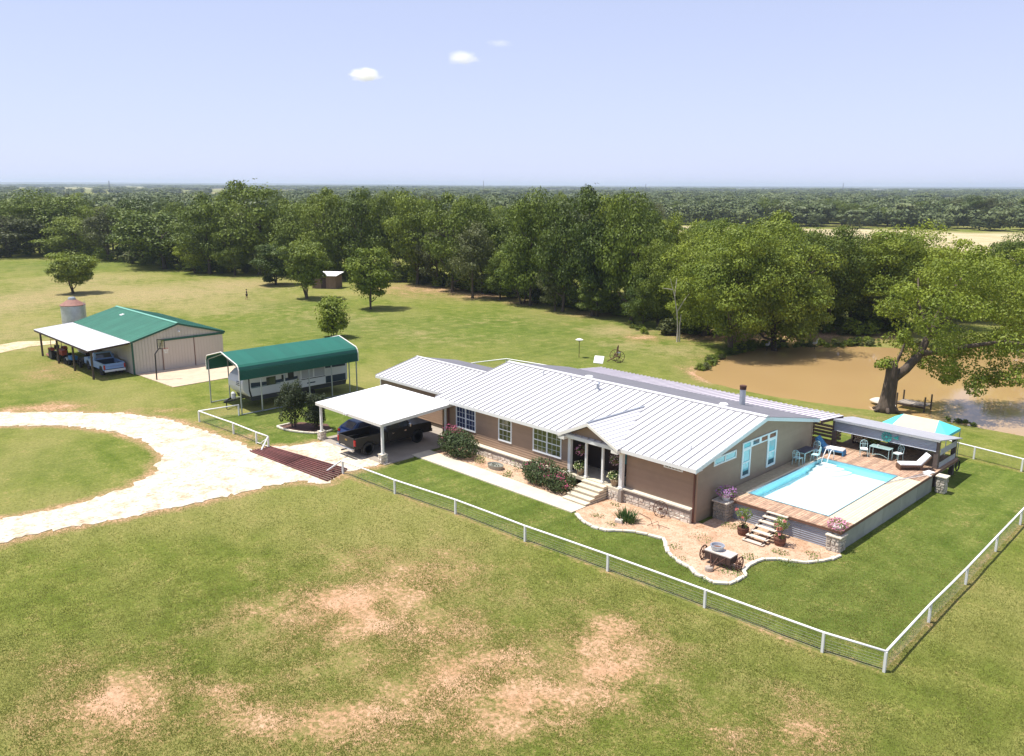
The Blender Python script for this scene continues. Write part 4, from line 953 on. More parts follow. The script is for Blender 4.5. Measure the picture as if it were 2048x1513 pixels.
MB().tube((-17.3,49.4,DZ+.05),(-16.6,51.2,DZ+.05),.016,n=6).build('handle', WHITE, t); MB().obox((-16.55,51.3,DZ+.06),(.25,.05,.04),R(-15)).build('brush_head', WHITE, t)
t = thing('garden_hose', 'coil of black hose hung at the back of the poolside shelter', 'hose', (-16.5,56.3,.6))
b = MB()
for k in range(3): b.path([(-16.45+.02*k,56.3+.32*math.cos(a*.42),.65+.35*math.sin(a*.42)) for a in range(16)],.025,6)
b.build('coil', BLACK, t)
# canopy tent behind the shelter
t = thing('canopy_tent', 'cream and teal canopy shelter standing behind the pool pavilion', 'canopy', (-20, 58.5, 0))
cx0, cx1, cy0, cy1, cz = -21.9, -17.6, 57.3, 59.9, 2.15
ap = [(-20.9,58.6,2.75), (-18.6,58.6,2.75)]
c4 = [(cx0,cy0,cz),(cx1,cy0,cz),(cx1,cy1,cz),(cx0,cy1,cz)]
b = MB(); b.add(c4+ap, [(0,1,5,4),(2,3,4,5)], 0); o = b
o.add([c4[1],c4[2],ap[1]], [(0,1,2)], 1); o.add([c4[3],c4[0],ap[0]], [(0,1,2)], 1)
for (xx, sgn_) in ((cx0, 1), (cx1, -1)): o.add([(xx,cy0,cz+.012),(xx+sgn_*.75,cy0,cz+.012),(xx+sgn_*1.0,58.6,2.765-.0)], [(0,1,2)], 1)
cv = o.build('canopy_top', [TAN, AQUA], t, fix=False); so = cv.modifiers.new('thick','SOLIDIFY'); so.thickness = .015
b = MB()
for k in range(4):
    p_, q_ = c4[k], c4[(k+1) % 4]; b.beam((*p_[:2],cz-.09),(*q_[:2],cz-.09),.012,.18)
b.build('valance', AQUA, t)
for x, y, _ in c4: MB().tube((x,y,cz-.02),(x,y,0),.03,n=6).build('pole', METAL_G, t)

# ------------------------------------------------------------------ carport
cp = thing('carport', 'white flat roofed carport on two posts with stone bases', 'carport', (-47.5, 34, 0))
zf_, zb_ = 2.76, 3.08
MB().hexa([(-51.45,30.95,zf_-.05),(-43.55,30.95,zf_-.05),(-43.55,37.15,zb_-.05),(-51.45,37.15,zb_-.05)], [(-51.45,30.95,zf_),(-43.55,30.95,zf_),(-43.55,37.15,zb_),(-51.45,37.15,zb_)]).build('roof', mat('white_flat_roof', (.82,.82,.82), .6), cp)
b = MB()
b.box(-51.45,-43.55,30.92,30.955,zf_-.2,zf_-.01)
b.hexa([(-43.55,30.96,zf_-.2),(-43.5,30.96,zf_-.2),(-43.5,37.15,zb_-.2),(-43.55,37.15,zb_-.2)],[(-43.55,30.96,zf_-.01),(-43.5,30.96,zf_-.01),(-43.5,37.15,zb_-.01),(-43.55,37.15,zb_-.01)])
b.hexa([(-51.5,30.96,zf_-.2),(-51.45,30.96,zf_-.2),(-51.45,37.15,zb_-.2),(-51.5,37.15,zb_-.2)],[(-51.5,30.96,zf_-.01),(-51.45,30.96,zf_-.01),(-51.45,37.15,zb_-.01),(-51.5,37.15,zb_-.01)])
b.build('fascia', mat('cream_white_fascia', (.66,.63,.57), .6), cp)
for x in (-43.78, -51.2):
    MB().box(x-.075,x+.075,31.12,31.27,.62,zf_-.06).build('post', WHITE, cp)
    pr = MB().box(x-.22,x+.22,30.98,31.42,0,.58).build('pier', MORTAR, cp)
    for (a, b_, n_) in (((x-.22,30.98),(x+.22,30.98),(0,-1)), ((x+.22,30.98),(x+.22,31.42),(1,0))):
        stone_face(pr, a, b_, 0, .56, n_, .19, (.15,.28), (STONE,))
    MB().box(x-.25,x+.25,30.95,31.45,.58,.63).build('pier_cap', CAPS, cp)
for x in (-44.2,-47.5,-51.0): MB().box(x-.06,x+.06,36.9,37.02,.05,zb_-.06).build('rear_post', WHITE, cp)
b = MB(); b.box(-47.65,-47.35,30.86,30.92,zf_-.15,zf_-.05); sp = b.build('flood_light', WHITE, cp)
for dx in (-.12,.12): MB().lathe((-47.5+dx,30.84,zf_-.06),[(.04,.05),(.09,-.06),(.08,-.07)],10,axis='y').build('lamp_head', WHITE, sp)

# ------------------------------------------------------------------ vehicles
def arch(cx, r, z, n=9): return [(cx+r*math.cos(math.pi*k/(n-1)), z+r*math.sin(math.pi*k/(n-1))) for k in range(n)]
def add_wheels(t, xs_, W, Rw, ww, rimm):
    for x in xs_:
        for s in (-1, 1):
            y = s*(W/2-ww/2-.01)
            b = MB(); b.lathe((x,y,Rw), [(Rw*.62,-ww/2),(Rw*.94,-ww/2),(Rw,-ww/2+.04),(Rw,ww/2-.04),(Rw*.94,ww/2),(Rw*.62,ww/2)], 24, axis='y'); wh = b.build('wheel', RUBBER, t)
            b = MB(); b.lathe((x,y+s*(ww/2-.03),Rw), [(Rw*.6,-.03),(Rw*.58,.015),(Rw*.45,-.005),(Rw*.2,.01),(Rw*.16,.03)], 16, axis='y'); b.build('rim', rimm, wh)
def pickup(name, lab, loc, rz, L, W, wb, Rw, crew, body, low, rimm, bumperm, zt, zb, roofz, bedfloor, emblem=None, stripe=None):
    """x from 0 (tail) to L (nose)"""
    t = thing(name, lab, 'pickup truck', loc); t.rotation_euler = (0,0,rz); ORG[t.name] = Vector()
    xr = L*.5-wb*.52; xf = xr+wb; ra = Rw+.09; h = W/2
    xc = xf-(3.0 if crew else 1.95)+ (.35 if crew else .25)   # rear of cab
    # bed sides
    prof = [(.05,zb)]+[(xr-ra,zb)]+[p_ for p_ in reversed(arch(xr,ra,Rw)) if p_[1] >= zb]+[(xr+ra,zb),(xc-.04,zb),(xc-.04,zt),(.05,zt)]
    for s in (-1,1): MB().prism(prof, 'y', s*h-(.11 if s > 0 else 0), s*h+(.11 if s < 0 else 0)).build('bed_side', body, t, bevel=.03)
    b = MB(); b.box(.1,xc-.05,-h+.11,h-.11,Rw+.28,Rw+.34); b.box(xc-.1,xc-.04,-h+.11,h-.11,Rw+.34,zt-.02)
    for s in (-1,1): b.box(xr-.42,xr+.42,s*(h-.11)-(.2 if s>0 else 0),s*(h-.11)+(.2 if s<0 else 0),Rw+.34,Rw+.58)
    b.build('bed', bedfloor, t)
    tg = MB().box(-.01,.09,-h+.1,h-.1,zb+.12,zt-.01).build('tailgate', body, t, bevel=.02)
    if emblem: MB().box(-.02,-.012,-.12,.12,zt-.28,zt-.20).build('emblem', emblem, tg); MB().box(-.02,-.0125,-.04,.04,zt-.31,zt-.17).build('emblem', emblem, tg)
    if stripe: MB().box(-.018,-.011,-h+.2,h-.2,zb+.3,zb+.46).build('stripe', stripe, tg)
    b = MB(); b.box(-.2,-.02,-h+.04,h-.04,zb-.12,zb+.08); b.build('rear_bumper', bumperm, t, bevel=.03)
    MB().box(-.42,-.1,-.04,.04,zb-.15,zb-.07).build('tow_hitch', BLACK, t)
    for s in (-1,1): MB().box(-.025,.08,s*(h-.07)-.075,s*(h-.07)+.075,zt-.52,zt-.12).build('tail_light', mat('red_lens', (.42,.015,.015), .25), t, bevel=.015)
    # front body
    zh = zt+.02
    prof = [(xc,zb),(xf-ra,zb)]+[p_ for p_ in reversed(arch(xf,ra,Rw)) if p_[1] >= zb]+[(xf+ra,zb),(L-.02,zb),(L,zh-.25),(L-.08,zh-.06),(L-1.0,zh),(xc,zh)]
    bd = MB().prism(prof, 'y', -h, h).build('body', body, t, bevel=.045)
    MB().box(L-.05,L+.1,-h+.05,h-.05,zb-.05,zb+.2).build('front_bumper', bumperm, t, bevel=.03)
    MB().box(L-.03,L+.012,-h+.35,h-.35,zb+.28,zh-.22).build('grille', BLACK, t)
    for s in (-1,1): MB().box(L-.03,L+.016,s*(h-.2)-.12,s*(h-.2)+.12,zb+.32,zh-.22).build('headlight', glass('lamp_glass',(.6,.62,.62)), t)
    # cab
    xw = xf-.35; xw2 = xw-.75; ins = .22
    bot = [(xc,-h+.02,zh-.02),(xw,-h+.02,zh-.02),(xw,h-.02,zh-.02),(xc,h-.02,zh-.02)]; top = [(xc+.18,-h+ins,roofz),(xw2,-h+ins,roofz),(xw2,h-ins,roofz),(xc+.18,h-ins,roofz)]
    cb = MB().hexa(bot, top).build('cab', body, t, bevel=.05)
    bv = [Vector(p_) for p_ in bot]; tv = [Vector(p_) for p_ in top]
    def pane(a0, a1, b0, b1, u0, u1, v0, v1, off):
        def P(u, v): return a0.lerp(a1, u).lerp(b0.lerp(b1, u), v)+off
        MB().hexa([P(u0,v0)-off*1.5,P(u1,v0)-off*1.5,P(u1,v1)-off*1.5,P(u0,v1)-off*1.5],[P(u0,v0),P(u1,v0),P(u1,v1),P(u0,v1)]).build('window', WINGLASS, cb)
    n_ = Vector((0,-.012,.004))
    splits = ((.1,.47),(.51,.86)) if crew else ((.18,.78),)
    for u0, u1 in splits:
        pane(bv[0],bv[1],tv[0],tv[1],u0,u1,.12,.86,Vector((0,-.014,.004))); pane(bv[3],bv[2],tv[3],tv[2],u0,u1,.12,.86,Vector((0,.014,.004)))
    pane(bv[3],bv[0],tv[3],tv[0],.1,.9,.15,.85,Vector((-.014,0,.003))); pane(bv[1],bv[2],tv[1],tv[2],.06,.94,.08,.9,Vector((.01,0,.008)))
    for s in (-1,1):
        xs2 = [xc+.25, (xc+xw)/2+.15] if crew else [xc+.4]
        for x in xs2:
            MB().box(x-.012,x+.004,s*h-.006,s*h+.004,zb+.08,zh-.03).build('door_gap', BLACK, bd)
            MB().box(x+.15,x+.33,s*h-.01,s*h+.025,zh-.26,zh-.21).build('door_handle', bumperm, bd)
        MB().box(xw-.55,xw-.40,s*(h+.14)-.12,s*(h+.14)+.10,zh+.02,zh+.24).build('mirror', bumperm if crew else body, t, bevel=.02)
        MB().box(xc+.2,xf-ra-.1,s*(h-.02)-.05,s*(h-.02)+.05,zb-.06,zb).build('running_board', low, t)
    MB().box(.3,L-.4,-h+.35,h-.35,zb-.1,zb+.02).build('chassis', BLACK, t)
    add_wheels(t, (xr, xf), W, Rw, .28, rimm)
    return t
CHAR = mat('charcoal_car_paint', (.030,.027,.025), .35, .1, spec=.35)
pickup('pickup_truck', 'charcoal crew cab pickup truck backed out from under the white carport', (-46.62, 30.25, .05), R(90), 6.6, 2.06, 4.25, .47, True, CHAR, BLACK, mat('dark_rim',(.03,.03,.032),.4,.5), CHROME, 1.38, .62, 2.02, BLACK, emblem=mat('gold_badge',(.6,.42,.12),.4,.5))
BLUEP = mat('pale_blue_car_paint', (.22,.36,.64), .4, .0, spec=.5)
pickup('old_pickup_truck', 'pale blue old pickup truck parked under the barn lean-to', (-82.95, 28.2, 0), R(180), 5.4, 2.0, 3.55, .43, False, BLUEP, BLUEP, mat('steel_rim',(.42,.42,.42),.4,.5), mat('white_bumper',(.72,.72,.72),.4), 1.2, .55, 1.86, mat('dark_blue_bed',(.03,.05,.09),.6), stripe=mat('tailgate_band',(.20,.28,.52),.5))
# blue car
t = thing('blue_car', 'blue hatchback parked in the shade behind the charcoal pickup', 'car', (-49.3, 31.9, .05)); t.rotation_euler = (0,0,R(90)); ORG[t.name] = Vector()
BLU = mat('blue_car_paint', (.045,.10,.30), .28, .2, spec=.6)
L_, W_, Rw = 4.6, 1.8, .34; xr, xf = .85, 3.6
prof = [(.0,.32),(xr-.42,.32)]+[p_ for p_ in reversed(arch(xr,.40,Rw)) if p_[1] >= .32]+[(xr+.42,.32),(xf-.42,.32)]+[p_ for p_ in reversed(arch(xf,.40,Rw)) if p_[1] >= .32]+[(xf+.42,.32),(L_-.03,.34),(L_,.6),(L_-.12,.8),(3.4,.98),(.35,1.02),(.05,.9),(-.04,.6)]
bd = MB().prism(prof,'y',-.9,.9).build('body', BLU, t, bevel=.06)
bot = [(.1,-.85,1.0),(3.5,-.85,.96),(3.5,.85,.96),(.1,.85,1.0)]; top = [(.75,-.64,1.42),(2.5,-.64,1.44),(2.5,.64,1.44),(.75,.64,1.42)]
cb = MB().hexa(bot, top).build('cabin', BLU, t, bevel=.05); bv=[Vector(p_) for p_ in bot]; tv=[Vector(p_) for p_ in top]
for (a0,a1,b0,b1,off) in ((bv[3],bv[0],tv[3],tv[0],Vector((-.012,0,.012))),(bv[1],bv[2],tv[1],tv[2],Vector((.008,0,.014))),(bv[0],bv[1],tv[0],tv[1],Vector((0,-.014,.004))),(bv[3],bv[2],tv[3],tv[2],Vector((0,.014,.004)))):
    P = lambda u, v: a0.lerp(a1,u).lerp(b0.lerp(b1,u),v)+off
    MB().hexa([P(.1,.1)-off*1.5,P(.9,.1)-off*1.5,P(.9,.9)-off*1.5,P(.1,.9)-off*1.5],[P(.1,.1),P(.9,.1),P(.9,.9),P(.1,.9)]).build('window', WINGLASS_B, cb)
for s in (-1,1): MB().box(-.045,.06,s*.74-.13,s*.74+.13,.68,.88).build('tail_light', MATS['red_lens'], t, bevel=.015); MB().box(4.45,4.6,s*.68-.16,s*.68+.16,.62,.76).build('headlight', MATS['lamp_glass'], t)
MB().box(-.10,.0,-.86,.86,.38,.62).build('rear_bumper', mat('silver_bumper',(.5,.52,.56),.4,.3), t, bevel=.03)
add_wheels(t, (xr,xf), 1.8, Rw, .22, MATS['steel_rim'])

# ------------------------------------------------------------------ trailer cover and travel trailer
rc = thing('trailer_cover', 'tall green metal shelter over the travel trailer', 'metal shelter', (-64, 35.5, 0))
xn, xf_, ya, yb2 = -61.05, -66.75, 30.0, 41.15; xm = (xn+xf_)/2; zr, ze, zs = 4.74, 4.02, 2.86
def cover_prof(off=0.0):
    p_ = [(xn+off, zs),(xn+off, ze-.32),(xn-.06, ze-.10),(xn-.24, ze+.06+off)]
    q_ = [(xm, zr+off)]
    r_ = [(xf_+.24, ze+.06+off),(xf_+.06, ze-.10),(xf_-off, ze-.32),(xf_-off, zs)]
    return p_+q_+r_
pr_ = cover_prof()
names = ['side_skirt','curved_eave','curved_eave','roof_slope','roof_slope','curved_eave','curved_eave','side_skirt']
NS = 12; ws_ = (yb2-ya)/NS
for i in range(8):
    (x0,z0),(x1,z1) = pr_[i], pr_[i+1]; d = Vector((x1-x0, z1-z0)).normalized(); nn = Vector((-d.y, d.x))*(-.03)
    if names[i] in ('roof_slope',):
        first = None
        for k in range(NS):
            if first is None:
                b = MB(); y0 = ya; y1 = ya+ws_-.004
                b.hexa([(x0,y0,z0),(x1,y0,z1),(x1,y1,z1),(x0,y1,z0)],[(x0-nn.x,y0,z0-nn.y),(x1-nn.x,y0,z1-nn.y),(x1-nn.x,y1,z1-nn.y),(x0-nn.x,y1,z0-nn.y)])
                for q in (.02,.33,.64):
                    yy = y0+q; o2 = nn*1.9; b.hexa([(x0-nn.x,yy,z0-nn.y),(x1-nn.x,yy,z1-nn.y),(x1-nn.x,yy+.06,z1-nn.y),(x0-nn.x,yy+.06,z0-nn.y)],[(x0-o2.x,yy,z0-o2.y),(x1-o2.x,yy,z1-o2.y),(x1-o2.x,yy+.06,z1-o2.y),(x0-o2.x,yy+.06,z0-o2.y)])
                first = b.build('roof_panel', GREENC, rc)
            else: linkcopy(first, rc, (0,k*ws_,0))
    else:
        b = MB(); b.hexa([(x0,ya,z0),(x1,ya,z1),(x1,yb2,z1),(x0,yb2,z0)],[(x0-nn.x,ya,z0-nn.y),(x1-nn.x,ya,z1-nn.y),(x1-nn.x,yb2,z1-nn.y),(x0-nn.x,yb2,z0-nn.y)])
        if names[i] == 'side_skirt':
            s = 1 if i == 0 else -1
            for k in range(8):
                z = zs+.03+k*.1; xx = x0; b.box(min(xx,xx+s*.05),max(xx,xx+s*.05),ya,yb2,z,z+.03)
        b.build(names[i], GREENC, rc)
for yy in (ya-.02, yb2+.02):
    b = MB(); b.path([(x,yy,z) for x, z in cover_prof(.03)], .045, 6); b.build('end_trim', CREAM, rc)
for x, yl in ((xn-.13,(ya+.1, 31.9, 34.0, 36.3, 38.5, 40.3, yb2-.1)), (xf_+.13,(ya+.1, 31.8, 34.0, 36.3, 38.5, yb2-.1))):
    for yy in yl: MB().box(x-.04,x+.04,yy-.04,yy+.04,0,ze-.3).build('post', METAL_G, rc)
    MB().box(x-.04,x+.04,ya+.14,yb2-.14,.03,.1).build('base_rail', METAL_G, rc)
for yy in (ya+.1, 34.0, 38.5, yb2-.1):
    b = MB(); b.path([(xn-.2,yy,ze-.25),(xm,yy,zr-.15),(xf_+.2,yy,ze-.25)],.035,5); b.build('rafter', METAL_G, rc)
tv_ = thing('travel_trailer', 'white travel trailer with dark swooshes parked under the green shelter', 'trailer', (-63.7, 36, 0))
xa, xb = -65.05, -62.55; RVW = mat('trailer_white',(.66,.66,.68),.4); RVG = mat('trailer_grey',(.38,.38,.42),.45)
prof = [(31.6,.98),(41.0,.98),(41.05,3.0),(40.85,3.2),(32.2,3.2),(31.6,3.05),(31.15,2.7),(30.95,2.2),(30.98,1.75),(31.15,1.4)]
MB().prism(prof,'x',xa,xb).build('body', RVW, tv_, bevel=.06)
MB().prism([(31.75,.62),(40.8,.62),(40.9,.98),(31.6,.98)],'x',xa+.03,xb-.03).build('skirt', mat('trailer_dark',(.045,.047,.055),.5), tv_)
MB().prism([(31.62,1.0),(31.75,1.0),(31.6,1.6),(31.6,3.1),(31.5,3.1),(31.5,1.5)],'x',xb-.02,xb+.02).build('corner_trim', BLACK, tv_)
NAVY = mat('navy_decal',(.015,.035,.075),.4); TEALD = mat('teal_decal',(.02,.12,.17),.4)
MB().prism([(31.7,1.75),(36.9,1.85),(36.9,2.1),(33.2,2.05),(31.7,2.15)],'x',xb+.001,xb+.008).build('decal', NAVY, tv_)
MB().prism([(31.75,1.68),(34.4,1.72),(34.4,1.76),(31.75,1.74)],'x',xb+.001,xb+.009).build('decal', TEALD, tv_)
MB().prism([(36.0,1.32),(37.8,1.42),(37.8,1.5),(36.4,1.45)],'x',xb+.001,xb+.008).build('decal', NAVY, tv_)
MB().prism([(38.6,2.35),(40.8,2.3),(40.8,2.95),(38.6,2.95)],'x',xb+.001,xb+.008).build('decal', NAVY, tv_)
MB().prism([(38.6,1.02),(40.8,1.02),(40.8,1.62),(38.6,1.62)],'x',xb+.001,xb+.008).build('decal', NAVY, tv_)
for k, (yq, z) in enumerate(((30.99,1.95),(30.97,2.1),(30.96,2.25))): MB().box(xb-1.1+k*.1,xb-.25,yq-.035,yq+.0,z,z+.06).build('decal', NAVY, tv_)
for yw, w_, z0, z1, nm in ((33.1,.85,1.72,2.4,'window'),(34.5,.35,2.0,2.4,'window'),(35.1,.55,1.95,2.5,'window')):
    fw_ = MB().box(xb+.008,xb+.022,yw,yw+w_,z0,z1).build('window', BLACK, tv_); MB().box(xb+.022,xb+.027,yw+.05,yw+w_-.05,z0+.05,z1-.05).build('pane', WINGLASS, fw_)
so_ = MB().box(xb,xb+.5,36.0,38.45,1.12,2.75).build('slide_out', RVW, tv_, bevel=.02)
for ya_, yb_2 in ((36.12,37.2),(37.35,38.35)): MB().box(xb+.5,xb+.512,ya_,yb_2,1.9,2.62).build('panel', RVG, so_); 
MB().box(xb+.5,xb+.515,36.05,38.4,1.78,1.84).build('trim', BLACK, so_); MB().box(xb+.5,xb+.514,36.6,37.4,1.38,1.48).build('decal', NAVY, so_)
for y in (36.4,37.3): MB().lathe((xb-.12,y,.36),[(.2,-.12),(.36,-.12),(.36,.12),(.2,.12)],18,axis='x').build('wheel', RUBBER, tv_)
b = MB(); b.beam((-63.1,31.3,.9),(-63.8,29.9,.62),.1,.12); b.beam((-64.5,31.3,.9),(-63.8,29.9,.62),.1,.12); b.tube((-63.8,30.1,.62),(-63.8,30.1,.05),.05); b.build('tow_bar', BLACK, tv_)
b = MB(); b.lathe((-63.8,30.75,.8),[(.16,0),(.18,.1),(.18,.45),(.1,.55)],12); b.build('gas_bottle', RVW, tv_)

# ------------------------------------------------------------------ barn with lean-to
barn = thing('barn', 'beige metal barn with green gable roof and white lean-to', 'barn', (-90, 33, 0))
bx0, bx1, by0, by1, be, bp = -97.9, -81.9, 29.6, 38.75, 3.27, 4.56; bm_ = (by0+by1)/2
b = MB(); b.prism([(by0,0),(by1,0),(by1,be-.04),(bm_,bp-.05),(by0,be-.04)],'x',bx0+.1,bx1-.04); b.build('wall', BARNW, barn)
# ribbed wall sheets on gable and lean-to side
NW = 30; ww_ = (by1-by0)/NW
for k in range(NW):
    y = by0+k*ww_; zt_ = be+(bp-be)*(1-abs(y+ww_/2-bm_)/(bm_-by0))-.1
    b = MB(); b.box(bx1-.04,bx1-.01,y+.003,y+ww_-.003,.02,zt_); b.box(bx1-.01,bx1+.018,y+.02,y+.06,.02,zt_); b.build('wall_sheet', BARNW, barn)
NW2 = 52; w3 = (bx1-bx0-.2)/NW2
b = MB(); b.box(bx0+.1,bx0+.1+w3-.006,by0-.03,by0,.02,be-.08); b.box(bx0+.12,bx0+.16,by0-.055,by0-.03,.02,be-.08); ws2 = b.build('wall_sheet', BARNW, barn)
for k in range(1,NW2): linkcopy(ws2, barn, (k*w3,0,0))
NR = 24; wr_ = (bx1+.1-bx0)/NR
for (ya_, za_, yb_2, zb_2) in ((by0-.1,be-.02,bm_,bp),(by1+.25,be-.06,bm_,bp)):
    b = MB(); x0 = bx0; b.hexa([(x0,ya_,za_-.03),(x0+wr_-.005,ya_,za_-.03),(x0+wr_-.005,yb_2,zb_2-.03),(x0,yb_2,zb_2-.03)],[(x0,ya_,za_),(x0+wr_-.005,ya_,za_),(x0+wr_-.005,yb_2,zb_2),(x0,yb_2,zb_2)])
    for q in (.02,.34):
        xx = x0+q; b.hexa([(xx,ya_,za_),(xx+.07,ya_,za_),(xx+.07,yb_2,zb_2),(xx,yb_2,zb_2)],[(xx+.015,ya_,za_+.035),(xx+.055,ya_,za_+.035),(xx+.055,yb_2,zb_2+.035),(xx+.015,yb_2,zb_2+.035)])
    f_ = b.build('roof_sheet', GREENR, barn)
    for k in range(1,NR): linkcopy(f_, barn, (k*wr_,0,0))
b = MB(); b.prism([(bm_-.2,bp+.0),(bm_,bp+.075),(bm_+.2,bp+.0)],'x',bx0-.01,bx1+.12); b.build('ridge_cap', mat('light_green_cap',(.14,.36,.27),.5), barn)
b = MB()
for (ya_, za_) in ((by0-.1,be-.02),(by1+.25,be-.06)):
    b.hexa([(bx1+.06,ya_,za_-.18),(bx1+.115,ya_,za_-.18),(bx1+.115,bm_,bp-.18),(bx1+.06,bm_,bp-.18)],[(bx1+.06,ya_,za_-.0),(bx1+.115,ya_,za_-.0),(bx1+.115,bm_,bp-.0),(bx1+.06,bm_,bp-.0)])
b.box(bx1-.05,bx1+.03,by0-.06,by0+.1,0,be-.1); b.build('green_trim', GREENT, barn)
b = MB(); b.box(bx1+.03,bx1+.10,32.4,by1+.15,2.92,3.12); b.build('door_track', GREENT, barn)
for k, (ya_, yb_2) in enumerate(((32.45,35.62),(35.68,38.7))):
    dd_ = MB().box(bx1+.02,bx1+.05,ya_,yb_2,.05,2.92).build('sliding_door', mat('door_beige',(.54,.475,.40),.6), barn)
    nb = int((yb_2-ya_)/.3)
    for q in range(nb): y = ya_+.1+q*.3; MB().box(bx1+.05,bx1+.07,y,y+.04,.06,2.9).build('rib', MATS['door_beige'], dd_)
    b = MB(); b.box(bx1+.05,bx1+.075,ya_-.03,ya_+.03,.05,2.92); b.build('door_edge', mat('brown_edge',(.16,.07,.05),.7), dd_)
MB().lathe((bx1+.05,34.2,3.72),[(.08,0),(.1,.1),(.05,.2)],10,axis='x').build('gable_lamp', WINFRAME, barn)
MB().obox((-93.3,33.0,bp-.32),(.3,.2,.02),0,R(15)).build('roof_skylight', WHITE, barn)
# lean-to
ly0, lz0, lz1 = 25.6, 2.86, 3.2
NL = 22; wl_ = (bx1-.1-bx0+.4)/NL; x0 = bx0-.3
b = MB(); b.hexa([(x0,ly0,lz0-.03),(x0+wl_-.005,ly0,lz0-.03),(x0+wl_-.005,by0-.1,lz1-.03),(x0,by0-.1,lz1-.03)],[(x0,ly0,lz0),(x0+wl_-.005,ly0,lz0),(x0+wl_-.005,by0-.1,lz1),(x0,by0-.1,lz1)])
b.hexa([(x0+.02,ly0,lz0),(x0+.08,ly0,lz0),(x0+.08,by0-.1,lz1),(x0+.02,by0-.1,lz1)],[(x0+.03,ly0,lz0+.03),(x0+.07,ly0,lz0+.03),(x0+.07,by0-.1,lz1+.03),(x0+.03,by0-.1,lz1+.03)])
f_ = b.build('lean_to_sheet', ROOFM, barn)
for k in range(1,NL): linkcopy(f_, barn, (k*wl_,0,0))
b = MB(); b.box(x0,bx1-.2,ly0+.02,ly0+.10,lz0-.22,lz0-.035); b.hexa([(bx1-.3,ly0+.1,lz0-.22),(bx1-.22,ly0+.1,lz0-.22),(bx1-.22,by0-.1,lz1-.22),(bx1-.3,by0-.1,lz1-.22)],[(bx1-.3,ly0+.1,lz0-.035),(bx1-.22,ly0+.1,lz0-.035),(bx1-.22,by0-.1,lz1-.035),(bx1-.3,by0-.1,lz1-.035)]); b.build('lean_to_beam', WOODD, barn)
for x in (-97.7,-92.4,-87.6,-82.45): MB().tube((x,26.05,0),(x,26.05,lz0-.2),.11,.10,8).build('pole', POSTW, barn)
# items under the lean-to
t = thing('red_tractor', 'faded red tractor with mower deck at the far end of the lean-to', 'tractor', (-94.6,26.9,0)); t.rotation_euler=(0,0,R(0)); ORG[t.name]=Vector()
TR = mat('faded_red_paint',(.30,.06,.035),.6,var=.2)
for s in (-1,1):
    MB().lathe((-.7,s*.62,.58),[(.3,-.18),(.54,-.18),(.58,-.1),(.58,.1),(.54,.18),(.3,.18)],20,axis='y').build('rear_wheel', RUBBER, t)
    MB().lathe((.95,s*.5,.33),[(.15,-.1),(.33,-.1),(.33,.1),(.15,.1)],16,axis='y').build('front_wheel', RUBBER, t)
    MB().prism([(-1.25,.95),(-1.1,1.2),(-.4,1.25),(-.1,1.0),(-.4,1.14),(-1.05,1.1)],'y',s*.62-.2,s*.62+.2).build('fender', TR, t)
MB().box(-.2,1.35,-.27,.27,.6,1.15).build('hood', TR, t, bevel=.06); MB().box(-1.0,-.2,-.3,.3,.45,.8).build('chassis', BLACK, t)
b = MB(); b.box(-.95,-.5,-.25,.25,.95,1.05); b.box(-1.05,-.92,-.25,.25,1.05,1.4); b.build('seat', BLACK, t, bevel=.03)
b = MB(); b.path([(-1.1,-.5,.8),(-1.12,-.5,2.0),(-1.12,.5,2.0),(-1.1,.5,.8)],.035,6); b.build('roll_bar', BLACK, t)
b = MB(); b.tube((-.15,0,1.1),(-.4,0,1.35),.025); b.lathe((-.42,0,1.36),[(.19,-.015),(.19,.015)],12); b.build('steering_wheel', BLACK, t)
MB().box(-2.3,-1.2,-.75,.75,.18,.42).build('mower_deck', mat('faded_salmon_paint',(.45,.2,.13),.7,var=.2), t, bevel=.05); MB().box(-1.9,-1.6,-.2,.2,.42,.6).build('gearbox', BLACK, t)
t = thing('riding_mower', 'small riding mower with a blue hood beside the tractor', 'riding mower', (-91.6,27.1,0)); ORG[t.name]=Vector()
MB().box(-.2,.8,-.35,.35,.45,.85).build('hood', mat('blue_hood',(.03,.17,.42),.5), t, bevel=.08); MB().box(-.9,-.2,-.45,.45,.3,.55).build('body', mat('white_mower',(.5,.55,.5),.6), t, bevel=.04)
b = MB(); b.box(-.7,-.35,-.22,.22,.62,.7); b.box(-.8,-.68,-.22,.22,.7,1.0); b.build('seat', BLACK, t, bevel=.03)
for x, r_ in ((-.6,.26),(.6,.19)):
    for s in (-1,1): MB().lathe((x,s*.48,r_),[(r_*.45,-.09),(r_,-.09),(r_,.09),(r_*.45,.09)],14,axis='y').build('wheel', RUBBER, t)
MB().box(-.3,.3,-.62,.62,.1,.24).build('cutting_deck', BLACK, t)
t = thing('quad_bike', 'dark quad bike parked between the mower and the old blue pickup', 'quad bike', (-89.4,27.6,0), rz=R(170)); ORG[t.name]=Vector()
for x in (-.6,.6):
    for s in (-1,1): MB().lathe((x,s*.48,.3),[(.13,-.12),(.3,-.12),(.3,.12),(.13,.12)],14,axis='y').build('wheel', RUBBER, t)
MB().box(-.85,.85,-.3,.3,.35,.75).build('body', mat('dark_quad',(.03,.03,.035),.6), t, bevel=.08); MB().box(-.6,.05,-.2,.2,.75,.9).build('seat', BLACK, t, bevel=.05)
b = MB(); b.tube((.25,0,.75),(.1,0,1.1),.03); b.tube((.1,-.38,1.1),(.1,.38,1.1),.02); b.build('handlebar', BLACK, t)
for x0_, x1_ in ((-.95,-.35),(.3,.95)): MB().box(x0_,x1_,-.55,.55,.66,.72).build('fender', MATS['dark_quad'], t)
